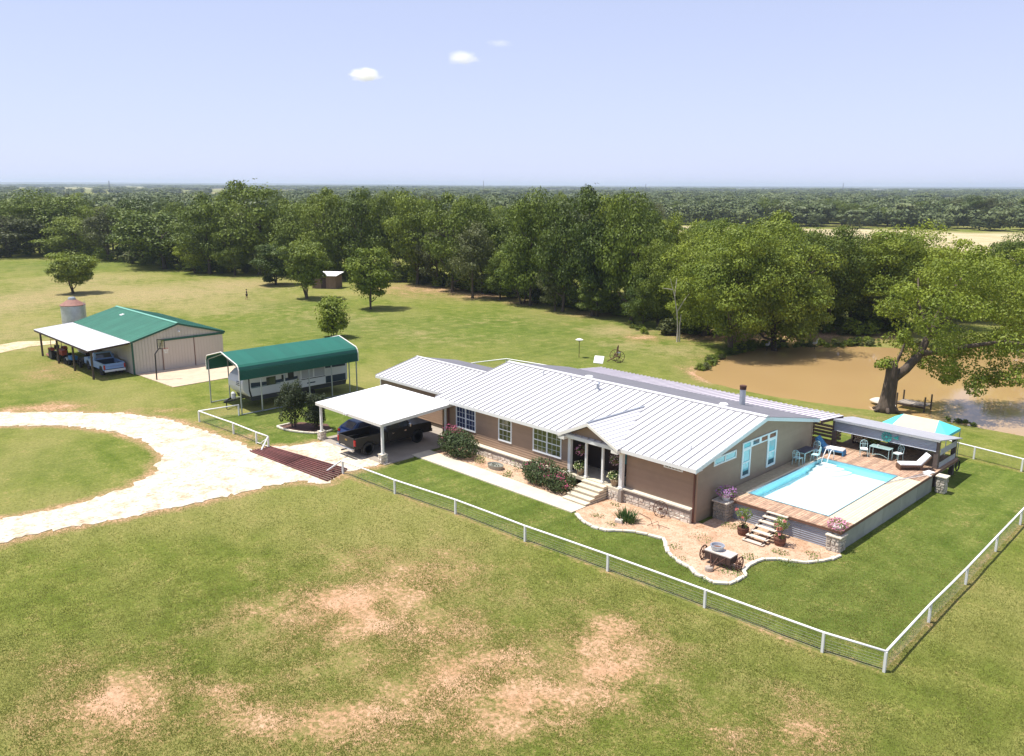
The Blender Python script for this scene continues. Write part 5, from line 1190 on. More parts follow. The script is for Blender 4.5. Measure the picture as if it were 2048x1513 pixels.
t = thing('workbench', 'cluttered dark workbench against the barn wall under the lean-to', 'workbench', (-90.5,29.1,0))
MB().box(-93,-88,28.8,29.45,.85,.93).build('bench_top', WOOD, t)
for x in (-92.9,-90.5,-88.1): MB().box(x-.05,x+.05,28.85,29.4,0,.85).build('leg', WOODD, t)
for k in range(9): MB().box(-92.8+k*.52,-92.5+k*.52,28.9,29.3,.93,1.1+rnd.uniform(0,.35)).build('bin', rnd.choice([WOODD,BLACK,TR,METAL_G]), t)
# silo
t = thing('grain_silo', 'small galvanised grain silo with rusty cone roof behind the barn', 'silo', (-103.2,31.2,0))
sc_ = (-103.2,31.2)
for k in range(5): MB().lathe((*sc_,0),[(1.26,.9*k+.0),(1.26,.9*k+.885)],28,cap=False).build('wall_ring', METAL_G, t, smooth=True)
MB().lathe((*sc_,4.45),[(1.36,-.03),(1.36,.03),(.45,.62),(.42,.62)],20).build('cone_roof', mat('rusty_pink_roof',(.25,.12,.09),.75,var=.2,scale=3), t)
MB().lathe((*sc_,5.05),[(.42,0),(.42,.14),(.36,.16),(.36,.26),(.3,.28)],16).build('lid', METAL_G, t)
b = MB()
lx, ly = sc_[0]+1.0, sc_[1]+.95
for d_ in (-.18,.18): b.tube((lx-d_*.7,ly+d_*.7,.3),(lx-d_*.7,ly+d_*.7,4.9),.025,n=5)
for k in range(14): b.tube((lx-.126,ly+.126,.5+k*.3),(lx+.126,ly-.126,.5+k*.3),.015,n=4)
b.build('ladder', METAL_G, t)
# basketball hoop
t = thing('basketball_hoop', 'black basketball hoop on a pole at the edge of the barn apron', 'basketball hoop', (-78.1,30.2,0))
MB().path([(-78.1,30.2,0),(-78.1,30.25,2.5),(-78.1,30.62,2.95)],.065,8).build('pole', BLACK, t)
b = MB()
for (a, c) in (((30.42,2.92),(30.92,2.92)),((30.92,2.92),(30.92,3.8)),((30.92,3.8),(30.42,3.8)),((30.42,3.8),(30.42,2.92))): b.beam((-78.35+(a[0]-30.4)*.9,a[0]+.2,a[1]),(-78.35+(c[0]-30.4)*.9,c[0]+.2,c[1]),.05,.06)
bbm = bpy.data.materials.new('clear_acrylic'); bbm.use_nodes = True; tt = bbm.node_tree; tt.nodes.remove(tt.nodes['Principled BSDF'])
ta = nd(tt,'ShaderNodeBsdfTransparent'); ta.inputs[0].default_value=(.8,.82,.82,1); tb = nd(tt,'ShaderNodeBsdfGlossy'); tb.inputs['Roughness'].default_value=.08; tm = nd(tt,'ShaderNodeMixShader'); tm.inputs[0].default_value=.12
tt.links.new(ta.outputs[0],tm.inputs[1]); tt.links.new(tb.outputs[0],tm.inputs[2]); tt.links.new(tm.outputs[0],tt.nodes['Material Output'].inputs['Surface'])
b.beam((-78.2,30.77,2.95),(-78.1,30.82,3.5),.05,.05); bb_ = b.build('backboard_frame', BLACK, t)
MB().hexa([(-78.34,30.62,2.94),(-77.9,31.1,2.94),(-77.91,31.11,2.94),(-78.35,30.63,2.94)],[(-78.34,30.62,3.78),(-77.9,31.1,3.78),(-77.91,31.11,3.78),(-78.35,30.63,3.78)]).build('backboard', bbm, bb_)
b = MB(); b.path([(-77.85+.22*math.cos(a*.5236),31.2+.22*math.sin(a*.5236),2.95) for a in range(13)],.018,5); b.build('rim', TR, t)
b = MB()
for a in range(10): c, s = math.cos(a*.628), math.sin(a*.628); b.tube((-77.85+.22*c,31.2+.22*s,2.94),(-77.85+.12*math.cos(a*.628+.5),31.2+.12*math.sin(a*.628+.5),2.5),.012,n=4)
b.build('net', WHITE, t)

# ------------------------------------------------------------------ fences
def fence(lab, pts, posts, h=.86, r=.05, name='pipe_fence', brace=False, group='white pipe fences round the yard'):
    c = pts[len(pts)//2]; t = thing(name, lab, 'fence', (c[0], c[1], 0), group)
    top = []
    for i in range(len(pts)-1):
        a, b_ = Vector(pts[i]), Vector(pts[i+1]); n_ = max(1, int((b_-a).length/2))
        top += [(*a.lerp(b_, k/n_), h+rnd.uniform(-.012,.012)) for k in range(n_)]
    top.append((*pts[-1], h))
    top = [(x, y, z+gz(x, y)) for x, y, z in top]
    MB().path(top, r, 7).build('top_rail', WHITE, t, smooth=True)
    for x, y in posts: MB().box(x-r*1.0, x+r*1.0, y-r*1.0, y+r*1.0, gz(x,y)-.05, gz(x,y)+h-.02).build('post', WHITE, t)
    b = MB()
    for z in (.07,.15,.24,.34,.46,.60,.74):
        for i in range(len(top)-1): b.tube((top[i][0],top[i][1],top[i][2]-h+z),(top[i+1][0],top[i+1][1],top[i+1][2]-h+z),.0038,n=3)
    for i in range(len(top)-1):
        a, c2 = Vector(top[i]), Vector(top[i+1]); n_ = int((c2-a).length/.3)
        for k in range(n_):
            q = a.lerp(c2, k/max(1,n_)); b.tube((q.x,q.y,q.z-h+.05),(q.x,q.y,q.z-.1),.0026,n=3)
    b.build('wire_mesh', mat('dull_wire', (.20,.20,.19), .6, .3), t)
    return t
f1 = fence('white pipe fence along the front lawn from the cattle guard to the near corner', FRONT_F, FRONT_F)
MB().tube((-43.9,28.05,.85),(-44.75,27.5,.1),.055,n=7).build('brace', WHITE, f1)
fence('white pipe fence along the right side of the yard running back from the near corner', RIGHT_F, RIGHT_F[1:])
fence('white pipe fence across the back right corner of the yard behind the pavilion', REAR_F, REAR_F[1:])
f2 = fence('white pipe fence left of the cattle guard beside the gravel drive', LEFT_F, LEFT_F)
b = MB(); b.tube((-51.95,27.35,.82),(-51.6,26.6,.08),.06,n=7); b.tube((-52.9,27.25,.15),(-51.95,27.33,.75),.03,n=6); b.tube((-53.4,27.25,.12),(-51.95,27.35,.12),.03,n=6); b.build('brace', WHITE, f2)
fence('short white pipe fence from the drive corner to the trailer shelter', [(-61.7,26.85),(-61.3,29.95)], [(-61.3,29.9)])
fence('white pipe fence at the back of the yard behind the house roof', [(-61.0,43.5),(-60.6,54.6),(-59.85,58.2),(-53.8,58.95),(-48,59.6)], [(-61.0,43.5),(-60.6,54.6),(-59.85,58.2),(-53.8,58.95)])
# cattle guard
t = thing('cattle_guard', 'rust red pipe cattle guard across the gravel drive', 'cattle guard', (-48,27.5,0))
A0, A1, B0, B1 = Vector((-52.05,26.0)), Vector((-51.85,27.45)), Vector((-43.2,26.55)), Vector((-44.2,28.65))
for half in (0,1):
    for k in range(9):
        f = k/8; a = A0.lerp(A1, f); b_ = B0.lerp(B1, f); p_, q_ = (a, a.lerp(b_,.497)) if half == 0 else (a.lerp(b_,.503), b_)
        MB().tube((p_.x,p_.y,.10),(q_.x,q_.y,.10),.048,n=8).build('pipe', REDPIPE, t, smooth=True)
b = MB()
for f in (.0,.12,.25,.37,.497,.503,.63,.75,.88,1.0): a = A0.lerp(B0,f); c2 = A1.lerp(B1,f); b.beam((a.x,a.y,.02),(c2.x,c2.y,.02),.09,.08)
b.build('cross_beam', RUST, t)
structure(sheet('guard_pit', [tuple(A0),tuple(B0),tuple(B1),tuple(A1)], .036, mat('pit_gravel',(.40,.32,.24),.95,var=.3,scale=3)))

# ------------------------------------------------------------------ planting bed things
r5 = random.Random(5)
for i in range(len(EDGE)-1):
    a, c2 = Vector(EDGE[i]), Vector(EDGE[i+1]); L = (c2-a).length; n_ = max(1, round(L/.5)); d = (c2-a).normalized(); rz = math.atan2(d.y, d.x)
    for k in range(n_):
        m_ = a.lerp(c2, (k+.5)/n_); l = L/n_*.47
        MB().obox((m_.x+r5.uniform(-.02,.02), m_.y+r5.uniform(-.02,.02), .07+r5.uniform(-.01,.015)), (l, r5.uniform(.07,.11), .055), rz+r5.uniform(-.12,.12), r5.uniform(-.06,.06)).build('edging_stone', CAPS, bed, bevel=.02)
def bush(lab, blobs, fl, name='rose_bush'):
    c = blobs[0][0]; t = thing(name, lab, 'bush', (c[0], c[1], 0), 'flowering bushes along the front wall')
    b = MB(); f = MB()
    for (ce, ra, n_) in blobs: b.leaves(ce, ra, n_, .075, shell=.55, up=.35, zmin=.05)
    for (ce, ra, n_) in fl: MB().leaves(ce, (ra[0]*1.15,ra[1]*1.15,ra[2]*1.2), int(n_*.8), .042, shell=.2, up=.4).build('flower_cluster', F_PINK, t, fix=False)
    b.build('foliage', LEAF_PINK, t, fix=False)
    s = MB()
    for k in range(7): a = k*.9; s.path([(c[0]+.1*math.cos(a),c[1]+.1*math.sin(a),0),(c[0]+.6*math.cos(a),c[1]+.5*math.sin(a),.9)],[.03,.015],5)
    s.build('stem', BARK, t)
bush('large rounded dark bush with pink blooms on top beside the carport', [((-41.45,35.75,.9),(1.85,1.05,.95),2900),((-41.5,35.8,1.35),(1.25,.8,.65),900)], [((-41.65,35.6,1.95),(.85,.5,.22),190),((-42.2,35.2,1.2),(.3,.3,.4),25)])
bush('wide dark bush with red pink blooms left of the front steps', [((-33.7,35.85,.82),(1.35,1.0,.9),1900),((-32.1,35.7,.72),(1.15,.9,.78),1500),((-34.6,36.0,.65),(.9,.65,.65),700)], [((-33.1,35.4,1.45),(.4,.3,.22),70),((-31.6,35.2,1.25),(.35,.25,.25),90),((-32.4,35.05,1.05),(.3,.2,.25),60),((-34.4,35.4,1.2),(.4,.3,.2),40),((-31.1,35.1,.75),(.3,.2,.3),30)])
def small_plant(x, y, lab, n_, s, h, m=LEAF_PLANT, name='small_plant', grp=None):
    t = thing(name, lab, 'plant', (x, y, 0), grp); MB().leaves((x,y,h*.55),(s,s,h*.6),n_,.05,shell=.1,up=.6,zmin=.04).build('foliage', m, t, fix=False); return t
small_plant(-39.3, 35.8, 'small pale green plant between the pink bush and the tub', 120, .4, .55)
small_plant(-36.2, 35.3, 'low yellow green plant beside the walkway left of the wide bush', 130, .4, .35)
small_plant(-36.6, 36.4, 'weedy stems behind the planting tub at the wall', 70, .35, .7)
t = thing('planting_tub', 'oval galvanised tub planter on the gravel bed under the window', 'planter', (-37.8,35.8,0))
b = MB(); n_ = 18
prof = [(.5,.03),(.56,.3),(.53,.3),(.48,.2)]
vs = [(-37.8+1.15*r_*math.cos(k*6.2832/n_), 35.8+.75*r_*math.sin(k*6.2832/n_), z) for r_, z in prof for k in range(n_)]
fs = [(i*n_+k, i*n_+(k+1)%n_, (i+1)*n_+(k+1)%n_, (i+1)*n_+k) for i in range(3) for k in range(n_)]+[tuple(range(n_-1,-1,-1)), tuple(range(3*n_,4*n_))]
b.add(vs, fs); b.build('tub', mat('dull_zinc',(.26,.26,.22),.6,.3,var=.15), t)
MB().leaves((-37.8,35.8,.25),(.4,.25,.1),40,.05).build('soil_plants', LEAF_DK, t)
# yucca
t = thing('yucca', 'clump of strappy green yucca leaves in the gravel bed', 'plant', (-26.4,34.95,0))
b = MB(); ry = random.Random(9)
for k in range(150):
    a = ry.uniform(0,6.283); rr = ry.uniform(.0,.45); bx_, by_ = -26.4+rr*math.cos(a)*1.3, 34.95+rr*math.sin(a); l = ry.uniform(.5,.85); tilt = ry.uniform(.15,.9); a2 = a+ry.uniform(-.7,.7)
    d = Vector((math.cos(a2)*math.sin(tilt), math.sin(a2)*math.sin(tilt), math.cos(tilt))); s_ = Vector((-math.sin(a2), math.cos(a2), 0))*.03; p_ = Vector((bx_,by_,.02)); m_ = p_+d*l*.6; e = p_+d*l+Vector((0,0,-.12*l*math.sin(tilt)))
    b.add([p_-s_,p_+s_,m_+s_*.9,m_-s_*.9,e], [(0,1,2,3),(3,2,4)])
b.build('leaves', leaf_mat('yucca_leaf',(.03,.075,.018),(.12,.20,.05),.2,3.0), t, fix=False)
MB().obox((-26.55,34.45,.12),(.22,.14,.11),.3).build('rock', STONE, t, bevel=.04)
# leaning wagon wheel
def iron_wheel(b, c, r, axis, spokes=8, th=.022, hub=.07, tilt=0):
    c = Vector(c); ax = {'x': (Vector((0,1,0)),Vector((0,0,1))), 'y': (Vector((1,0,0)),Vector((0,tilt,1)).normalized())}[axis]
    P = lambda a, q: c+ax[0]*(q*math.cos(a))+ax[1]*(q*math.sin(a))
    b.path([P(k*6.2832/24, r) for k in range(25)], th, 5, cap=False)
    for k in range(spokes): b.tube(P(k*6.2832/spokes, hub*.5), P(k*6.2832/spokes, r), th*.6, n=4)
    n_ = ax[0].cross(ax[1]); b.tube(c-n_*.09, c+n_*.09, hub, n=10)
t = thing('wagon_wheel', 'rusty spoked wagon wheel leaning on the stone skirt of the house', 'wagon wheel', (-25.5,36.8,0))
b = MB(); iron_wheel(b, (-25.5,36.78,.47), .46, 'y', 10, tilt=.25); b.build('wheel', RUST, t)
t = thing('iron_scrap', 'bent rusty iron rods lying in the gravel below the wagon wheel', 'iron rods', (-25,35.6,0))
b = MB(); b.path([(-26.6,36.3,.06),(-25.6,36.0,.1),(-24.9,35.3,.06)],.014,5); b.path([(-25.2,35.2,.06),(-24.8,35.6,.3),(-24.5,35.3,.06)],.014,5); b.path([(-24.9,35.7,.05),(-24.3,35.4,.2),(-24.1,35.7,.05)],.014,5); b.build('rod', RUST, t)
# wooden wagon and tub on it
t = thing('farm_cart', 'old two wheeled wooden cart with plank top in the gravel bed', 'cart', (-19.85,33.9,0)); t.rotation_euler = (0,0,R(2)); ORG[t.name] = Vector()
for k in range(4): MB().box(-.72,.72,-.36+k*.18,-.19+k*.18,.66,.71+rnd.uniform(0,.006)).build('plank', mat('bleached_plank',(.52,.46,.40),.9,var=.2,scale=6), t)
b = MB(); b.box(-.7,.7,-.36,-.31,.3,.66); b.box(-.7,.7,.31,.36,.3,.66); b.box(-.7,-.65,-.31,.31,.3,.66); b.box(.65,.7,-.31,.31,.3,.66); b.box(-.6,.6,-.3,.3,.3,.34); b.build('box', WOODD, t)
MB().tube((-1.05,.05,.33),(1.05,.05,.33),.03,n=8).build('axle', RUST, t)
for s in (-1,1):
    b = MB(); iron_wheel(b, (s*.98,.05,.36), .34, 'x', 8, .035, .06); b.build('wheel', RUST, t)
b = MB(); b.tube((-.35,-.36,.6),(.02,-.95,.22),.025,n=6); b.tube((.45,-.36,.6),(.02,-.95,.22),.025,n=6); b.tube((.03,-.36,.5),(.02,-1.0,.2),.035,n=6); b.tube((0,-.95,.25),(0,-.95,.05),.04,n=6); b.build('drawbar', RUST, t)
MB().lathe((-.05,-1.0,.0),[(.2,0),(.2,.2),(.17,.24)],10).build('stump', WOOD, t)
t = thing('metal_tub', 'round galvanised tub standing on the old farm cart', 'tub', (-20.1,33.95,.72))
MB().lathe((-20.1,33.95,.715),[(.27,0),(.33,.2),(.35,.2),(.35,.24),(.29,.24),(.26,.12)],22).build('tub', METAL_G, t, smooth=False)
MB().lathe((-20.1,33.95,.83),[(.26,0),(.1,.03)],16).build('soil', mat('brown_soil',(.16,.085,.06),.95), t)
# weeds in the gravel
b = MB(); rw_ = random.Random(21)
for (x, y, s_, n_) in ((-27.9,34.3,.5,60),(-26.6,33.9,.4,50),(-22.6,34.0,.5,60),(-20.6,35.2,.5,70),(-18.9,33.6,.9,200),(-19.2,35.6,.6,90),(-17.6,36.4,.6,110),(-18.5,37.2,.5,90),(-17.2,38.2,.5,60),(-19.3,31.9,.5,60),(-22.2,35.9,.9,60),(-21.9,38.4,.7,120),(-28.3,36.3,.4,50),(-21.6,33.0,.5,50),(-16.9,37.6,.4,40)):
    b.leaves((x,y,.08),(s_,s_*.7,.1),n_,.045,shell=0,up=1,rng=rw_,zmin=.05)
stuff(b.build('weeds', LEAF_PLANT, None, fix=False))
# two tall dark shrubs with a stone ring
for x, y, w_, h_, lab in ((-55.35,31.3,1.6,3.8,'taller dark shrub left of the carport in a stone ringed bed'), (-53.75,32.3,1.35,3.0,'shorter dark shrub beside the carport post in a stone ringed bed')):
    t = thing('tall_shrub', lab, 'shrub', (x,y,0), 'dark shrubs beside the carport')
    b = MB(); b.leaves((x,y,h_*.5),(w_*.55,w_*.55,h_*.44),2000,.07,shell=.2,up=.5,zmin=.12)
    for k in range(24): a = k*2.4; q_ = w_*rnd.uniform(.2,.72); b.leaves((x+q_*math.cos(a),y+q_*math.sin(a),h_*rnd.uniform(.25,.92)),(rnd.uniform(.2,.4),rnd.uniform(.2,.4),h_*rnd.uniform(.10,.19)),150,.065,shell=.2,up=.8)
    b.build('foliage', LEAF_DK, t, fix=False)
    s = MB()
    for k in range(6): a = k*1.05; s.path([(x+.12*math.cos(a),y+.12*math.sin(a),0),(x+.3*math.cos(a),y+.3*math.sin(a),h_*.6)],[.035,.015],5)
    s.build('stem', BARK, t)
bed2 = sheet('shrub_bed', ragged([(-56.2,30.35),(-54.3,30.6),(-52.7,31.5),(-52.5,32.9),(-54.3,33.6),(-56.2,32.3)],.03,.4,8), .035, mat('dark_mulch',(.10,.05,.035),.95,var=.3,scale=8))
ringp = [(-56.25,31.6),(-56.2,30.4),(-55.4,30.35),(-54.3,30.6),(-53.4,31.0),(-52.7,31.5),(-52.4,32.2),(-52.5,32.9)]
for i in range(len(ringp)-1):
    a, c2 = Vector(ringp[i]), Vector(ringp[i+1]); L = (c2-a).length; n_ = max(1, round(L/.4)); d = (c2-a).normalized()
    for k in range(n_):
        m_ = a.lerp(c2,(k+.5)/n_); MB().obox((m_.x,m_.y,.08),(L/n_*.48,.09,.06),math.atan2(d.y,d.x)+rnd.uniform(-.1,.1)).build('edging_stone', CAPS, bed2, bevel=.02)

# ------------------------------------------------------------------ trees
def crown_mesh(name, seed, nl, leaves, lsize, zlo=.12, flat=.5, shape='round', fill=.20, rlo=.085, rhi=.17):
    """unit tree crown: height 0..1, half width .5; clumps of small leaf faces"""
    r = np.random.default_rng(seed); V = []; zc = (zlo+1)/2; hz = (1-zlo)/2
    lob = []
    for i in range(nl):
        while True:
            p = r.uniform(-1, 1, 3)
            if .2 < np.linalg.norm(p) < 1: break
        p = p/np.linalg.norm(p)*r.uniform(.45, .86)
        if shape == 'vase': k = .45+.55*np.clip((p[2]+1)/1.5, 0, 1)
        elif shape == 'cone': k = .35+.65*np.clip((1-p[2])/1.7, 0, 1)
        else: k = 1
        c = np.array([p[0]*.5*k, p[1]*.5*k, zc+p[2]*hz]); rad = r.uniform(rlo, rhi)
        lob.append((c, rad*np.array([1, 1, hz*1.5*r.uniform(.55, .95)])))
    per = int(leaves*(1-fill)/nl)
    C = []; N = []
    for c, rad in lob:
        d = r.normal(size=(per, 3)); d[:, 2] = d[:, 2]*.8+.25; d /= np.linalg.norm(d, axis=1)[:, None]
        rr = r.uniform(.55, 1.08, per)[:, None]; C.append(c+d*rad*rr); N.append(d)
    nf = int(leaves*fill)
    d = r.normal(size=(nf, 3)); d /= np.linalg.norm(d, axis=1)[:, None]; rr = r.uniform(.3, .95, nf)[:, None]
    C.append(np.array([0, 0, zc])+d*rr*np.array([.42, .42, hz*.95])); N.append(d)
    C = np.concatenate(C); N = np.concatenate(N)
    N = N*.9+r.normal(size=N.shape)*.42+np.array([0, 0, .25]); N /= np.linalg.norm(N, axis=1)[:, None]
    A = np.cross(N, r.normal(size=N.shape)); A /= np.linalg.norm(A, axis=1)[:, None]; B = np.cross(N, A)
    s = (lsize*r.uniform(.6, 1.35, len(C)))[:, None]
    # aspect so leaves stay roughly square once scaled (crowns are drawn taller than wide)
    P = np.stack([C-A*s, C+B*s*.62, C+A*s, C-B*s*.62], 1).reshape(-1, 3)
    P[:, 2] = np.clip(P[:, 2], .005, 1.02)
    n = len(C); me = bpy.data.meshes.new(name)
    me.vertices.add(4*n); me.vertices.foreach_set('co', P.ravel()); me.loops.add(4*n); me.loops.foreach_set('vertex_index', np.arange(4*n, dtype=np.int32))
    me.polygons.add(n); me.polygons.foreach_set('loop_start', np.arange(0, 4*n, 4, dtype=np.int32)); me.update(calc_edges=True)
    return me, lob
def trunk_mesh(name, seed, lob, r0=.022, stems=1, top=.72, zlo=.12):
    r = random.Random(seed); b = MB()
    for s in range(stems):
        ox = r.uniform(-.03, .03)*(stems > 1)*2; lean = Vector((r.uniform(-.05,.05)+ox*2.5, r.uniform(-.05,.05), 0))
        pts = [Vector((ox*.5, 0, -.02)), Vector((ox*.6, 0, .04))+lean*.1, Vector((ox, 0, .22))+lean*.5, Vector((ox, 0, .45))+lean, Vector((ox, 0, top))+lean*1.6]
        k = r0/(stems**.5); b.path(pts, [k*1.5, k, k*.8, k*.5, k*.12], 7)
    for c, rad in lob[:10]:
        c = Vector(c); z0 = max(.1, min(c.z-.15, .5)); p0 = Vector((0, 0, z0)); m = p0.lerp(c, .5)+Vector((0, 0, -.03))
        b.path([p0, m, c], [r0*.5, r0*.3, r0*.1], 5)
    me = bpy.data.meshes.new(name); me.from_pydata(b.v, [], b.f); return me
LEAFS = [leaf_mat('leaf_deep', (.026,.050,.008), (.152,.200,.020), .13, .30), leaf_mat('leaf_mid', (.045,.078,.010), (.238,.288,.028), .15, .35),
         leaf_mat('leaf_bright', (.062,.105,.012), (.310,.362,.034), .2, .40), leaf_mat('leaf_olive', (.040,.052,.014), (.150,.165,.050), .14, .35), leaf_mat('leaf_far', (.050,.078,.026), (.165,.195,.070), .12, .45)]
PROTO = {}
def proto(key, seed, nl, leaves, ls, zlo, shape, stems, m, r0=.022, fill=.2, rlo=.085, rhi=.17):
    cm, lob = crown_mesh('crown_'+key, seed, nl, leaves, ls, zlo, shape=shape, fill=fill, rlo=rlo, rhi=rhi); cm.materials.append(m)
    tm = trunk_mesh('trunk_'+key, seed, lob, r0, stems, zlo=zlo); tm.materials.append(BARK); PROTO[key] = (cm, tm)
for i in range(3):
    proto('deep%d'%i, 100+i, 34, 13000, .0135, .06, 'round', 1, LEAFS[0], fill=.16, rlo=.09, rhi=.20); proto('mid%d'%i, 110+i, 32, 13000, .0135, .04, ('round','vase','round')[i], 1, LEAFS[1], fill=.16, rlo=.09, rhi=.20)
for i in range(2):
    proto('bright%d'%i, 120+i, 30, 13000, .0140, .06, 'vase', 2, LEAFS[2], fill=.16, rlo=.09, rhi=.19); proto('olive%d'%i, 130+i, 34, 9000, .0135, .10, ('round','cone')[i], 1, LEAFS[3])
proto('dome', 160, 40, 15000, .0125, .06, 'vase', 1, LEAFS[0], fill=.16, rlo=.09, rhi=.19)
proto('lawnbright', 140, 40, 13000, .019, .10, 'vase', 3, LEAFS[2]); proto('lawnmid', 141, 36, 12000, .018, .11, 'vase', 3, LEAFS[1]); proto('lawnround', 142, 40, 16000, .018, .02, 'round', 2, LEAFS[0]); proto('young', 143, 28, 9000, .023, .0, 'cone', 3, LEAFS[2], .016)
proto('pond0', 150, 76, 36000, .0095, .0, 'round', 1, LEAFS[2], .026); proto('pond1', 151, 76, 36000, .0095, .02, 'round', 1, LEAFS[2], .026); proto('pond2', 152, 60, 26000, .0105, .06, 'vase', 2, LEAFS[1], .024)
def plant_tree(key, P, w, h, label, group=None, rot=None, name='tree'):
    t = thing(name, label, 'tree', (P.x, P.y, gz(P.x, P.y)-.05), group)
    t.rotation_euler = (0, 0, rnd.uniform(0, 6.28) if rot is None else rot); t.scale = (w, w*rnd.uniform(.9, 1.1), h)
    cm, tm = PROTO[key]
    for nm, me_ in (('trunk', tm), ('crown', cm)):
        o = bpy.data.objects.new(nm, me_); COL.objects.link(o); o.parent = t
    return t
def tree(px, py, top, hw, key, label, group=None, name='tree', rot=None, base=0.0):
    P = G(px, py, base); d = (P-CP).length; h = height_at(P, px, top)-gz(P.x, P.y)
    return plant_tree(key, P, 2*hw*d/FPX*1.04, h*1.0, label, group, rot, name)
LT = 'trees standing alone on the lawn'
tree(148,588,494,50,'lawnmid','dark open tree with three stems standing alone in the dry meadow far left',LT)
tree(552,571,480,47,'lawnround','rounded dark low crowned tree left of the shed',LT)
tree(615,599,468,58,'lawnmid','spreading tree in front of the small shed',LT)
tree(741,619,490,54,'lawnbright','bright green bushy tree casting a round shadow on the lawn',LT)
tree(667,676,580,44,'young','small young tree just behind the green trailer shelter',LT)
WE = 'trees along the near edge of the woods'
edge_trees = [
 (18,512,418,75,'olive0','grey green tree at the far left edge of the woods'),
 (100,508,376,78,'deep0','dark tall tree above the lone meadow tree'),
 (150,514,428,60,'mid0','lower light green tree right of the lone meadow tree'),
 (215,520,404,55,'olive1','narrow grey green tree between the lone meadow tree and the big spreading one'),
 (330,536,405,98,'mid1','big spreading light green tree reaching down to the tan meadow'),
 (285,528,392,60,'deep1','dark tree behind the left shoulder of the big spreading tree'),
 (420,546,382,66,'deep2','dark dense tree right of the big spreading tree'),
 (390,545,470,40,'bright0','low pale tree at the meadow edge left of centre'),
 (520,548,347,96,'dome','tallest broad dome of the left woods rising above the horizon'),
 (470,550,450,42,'mid2','small pointed tree in front of the tallest dome'),
 (600,556,400,55,'deep1','dark tree between the tallest dome and the shed'),
 (655,560,364,62,'mid0','tall thin topped tree above the shed'),
 (720,562,372,60,'deep2','dark tree above the bright lawn tree'),
 (775,562,358,48,'mid1','tree with high pale top right of the bright lawn tree'),
 (835,570,365,70,'mid1','dense tree with a pale rounded top near the wood centre'),
 (875,575,432,50,'olive0','olive brown bushy tree at the wood edge'),
 (945,598,430,58,'olive1','thin tree with bare grey twigs at its crown'),
 (905,585,372,70,'mid0','pale green domed tree behind the bare twigged tree'),
 (965,588,374,55,'mid1','sloping domed tree left of the gap to the far country'),
 (1045,608,476,62,'bright1','low bright yellow green tree in the middle of the wood edge'),
 (1000,600,500,40,'mid2','small leaning tree left of the low bright tree'),
 (1060,612,370,60,'deep0','dark tall spiky tree above the low bright tree'),
 (1110,622,520,42,'olive0','drooping vine covered small tree at the lawn edge'),
 (1125,624,385,62,'deep1','dark tree right of the tall spiky one'),
 (1185,632,352,84,'dome','tallest dark tree right of centre above the horizon'),
 (1195,634,540,45,'deep0','dark low thicket tree under the tallest right tree'),
 (1262,644,372,72,'deep1','dark tall tree with upright top next to the bright pond tree'),
 (1285,655,540,45,'mid0','low round green tree at the lawn edge left of the dead tree'),
]
for e in edge_trees: tree(*e, WE)
PT = 'trees on the far bank of the pond'
for e in [(1408,672,446,92,'pond0','bright yellow green tree at the left end of the pond, nearest the dead trunk'),
 (1462,700,428,115,'pond1','broadest bright yellow green tree of the pond bank, leaning over the inlet'),
 (1550,694,432,108,'pond0','broad bright tree over the inlet with its crown hanging to the water'),
 (1318,655,470,56,'pond2','smaller green tree behind the dead white trunk'),
 (1530,640,408,95,'mid0','tallest pale top rising behind the broad bright pond trees'),
 (1440,640,420,80,'pond1','bright tree top behind the left broad pond tree'),
 (1600,672,452,78,'pond2','mid green tree where the far bank begins'),
 (1660,664,440,82,'pond2','dark leafed tree with a brown dead branch on the far bank'),
 (1745,660,440,100,'pond1','rounded bright tree above the middle of the pond'),
 (1838,655,432,95,'pond0','rounded bright tree right of the middle of the pond'),
 (1700,652,470,66,'deep2','dark shaded tree between the pond bank trees'),
 (1925,640,500,84,'mid1','tree behind the big trunked pond tree'),
 (2010,600,462,55,'deep0','dark tree at the right edge before the hayfield'),
 (2046,690,540,80,'mid2','tree at the far right edge behind the pond'),
 (1620,635,440,70,'mid1','tree with pale top at the back of the pond trees'),
 (1290,600,408,55,'mid2','bright tree top between the dark wood and the pond trees'),
 (1325,600,414,46,'bright0','small bright top in front of the far dark woods'),
 (1380,610,428,60,'mid2','rounded top filling in behind the dead white trunk')]: tree(*e, PT)
# dead white tree
t = thing('dead_tree', 'slender dead white trunk with bare forked limbs at the lawn edge', 'tree', tuple(G(1354,684)))
P = G(1354,684); hh = height_at(P, 1335, 555); k_ = hh/7.0
b = MB(); lat = Vector((_r.x,_r.y,0))
def dp(x, z): return Vector((P.x,P.y,0))+lat*x*k_+Vector((0,0,z*k_))
b.path([dp(0,-.1),dp(0,1.5),dp(-.15,3.2),dp(-.5,5.0),dp(-1.1,7.0)],[.085*k_,.07*k_,.06*k_,.045*k_,.02*k_],7)
b.path([dp(-.5,5.0),dp(-.4,6.2),dp(-.35,6.9)],[.06*k_,.05*k_,.02*k_],6); b.path([dp(-.75,5.7),dp(-1.4,5.8),dp(-1.9,5.85)],[.04*k_,.03*k_,.012*k_],5); b.path([dp(-.2,3.2),dp(.6,4.6),dp(1.6,6.0),dp(1.9,6.8)],[.05*k_,.04*k_,.03*k_,.012*k_],6)
b.path([dp(.25,0),dp(.2,1.8),dp(.3,3.0)],[.09*k_,.07*k_,.03*k_],7); b.build('trunk', BARKP, t)
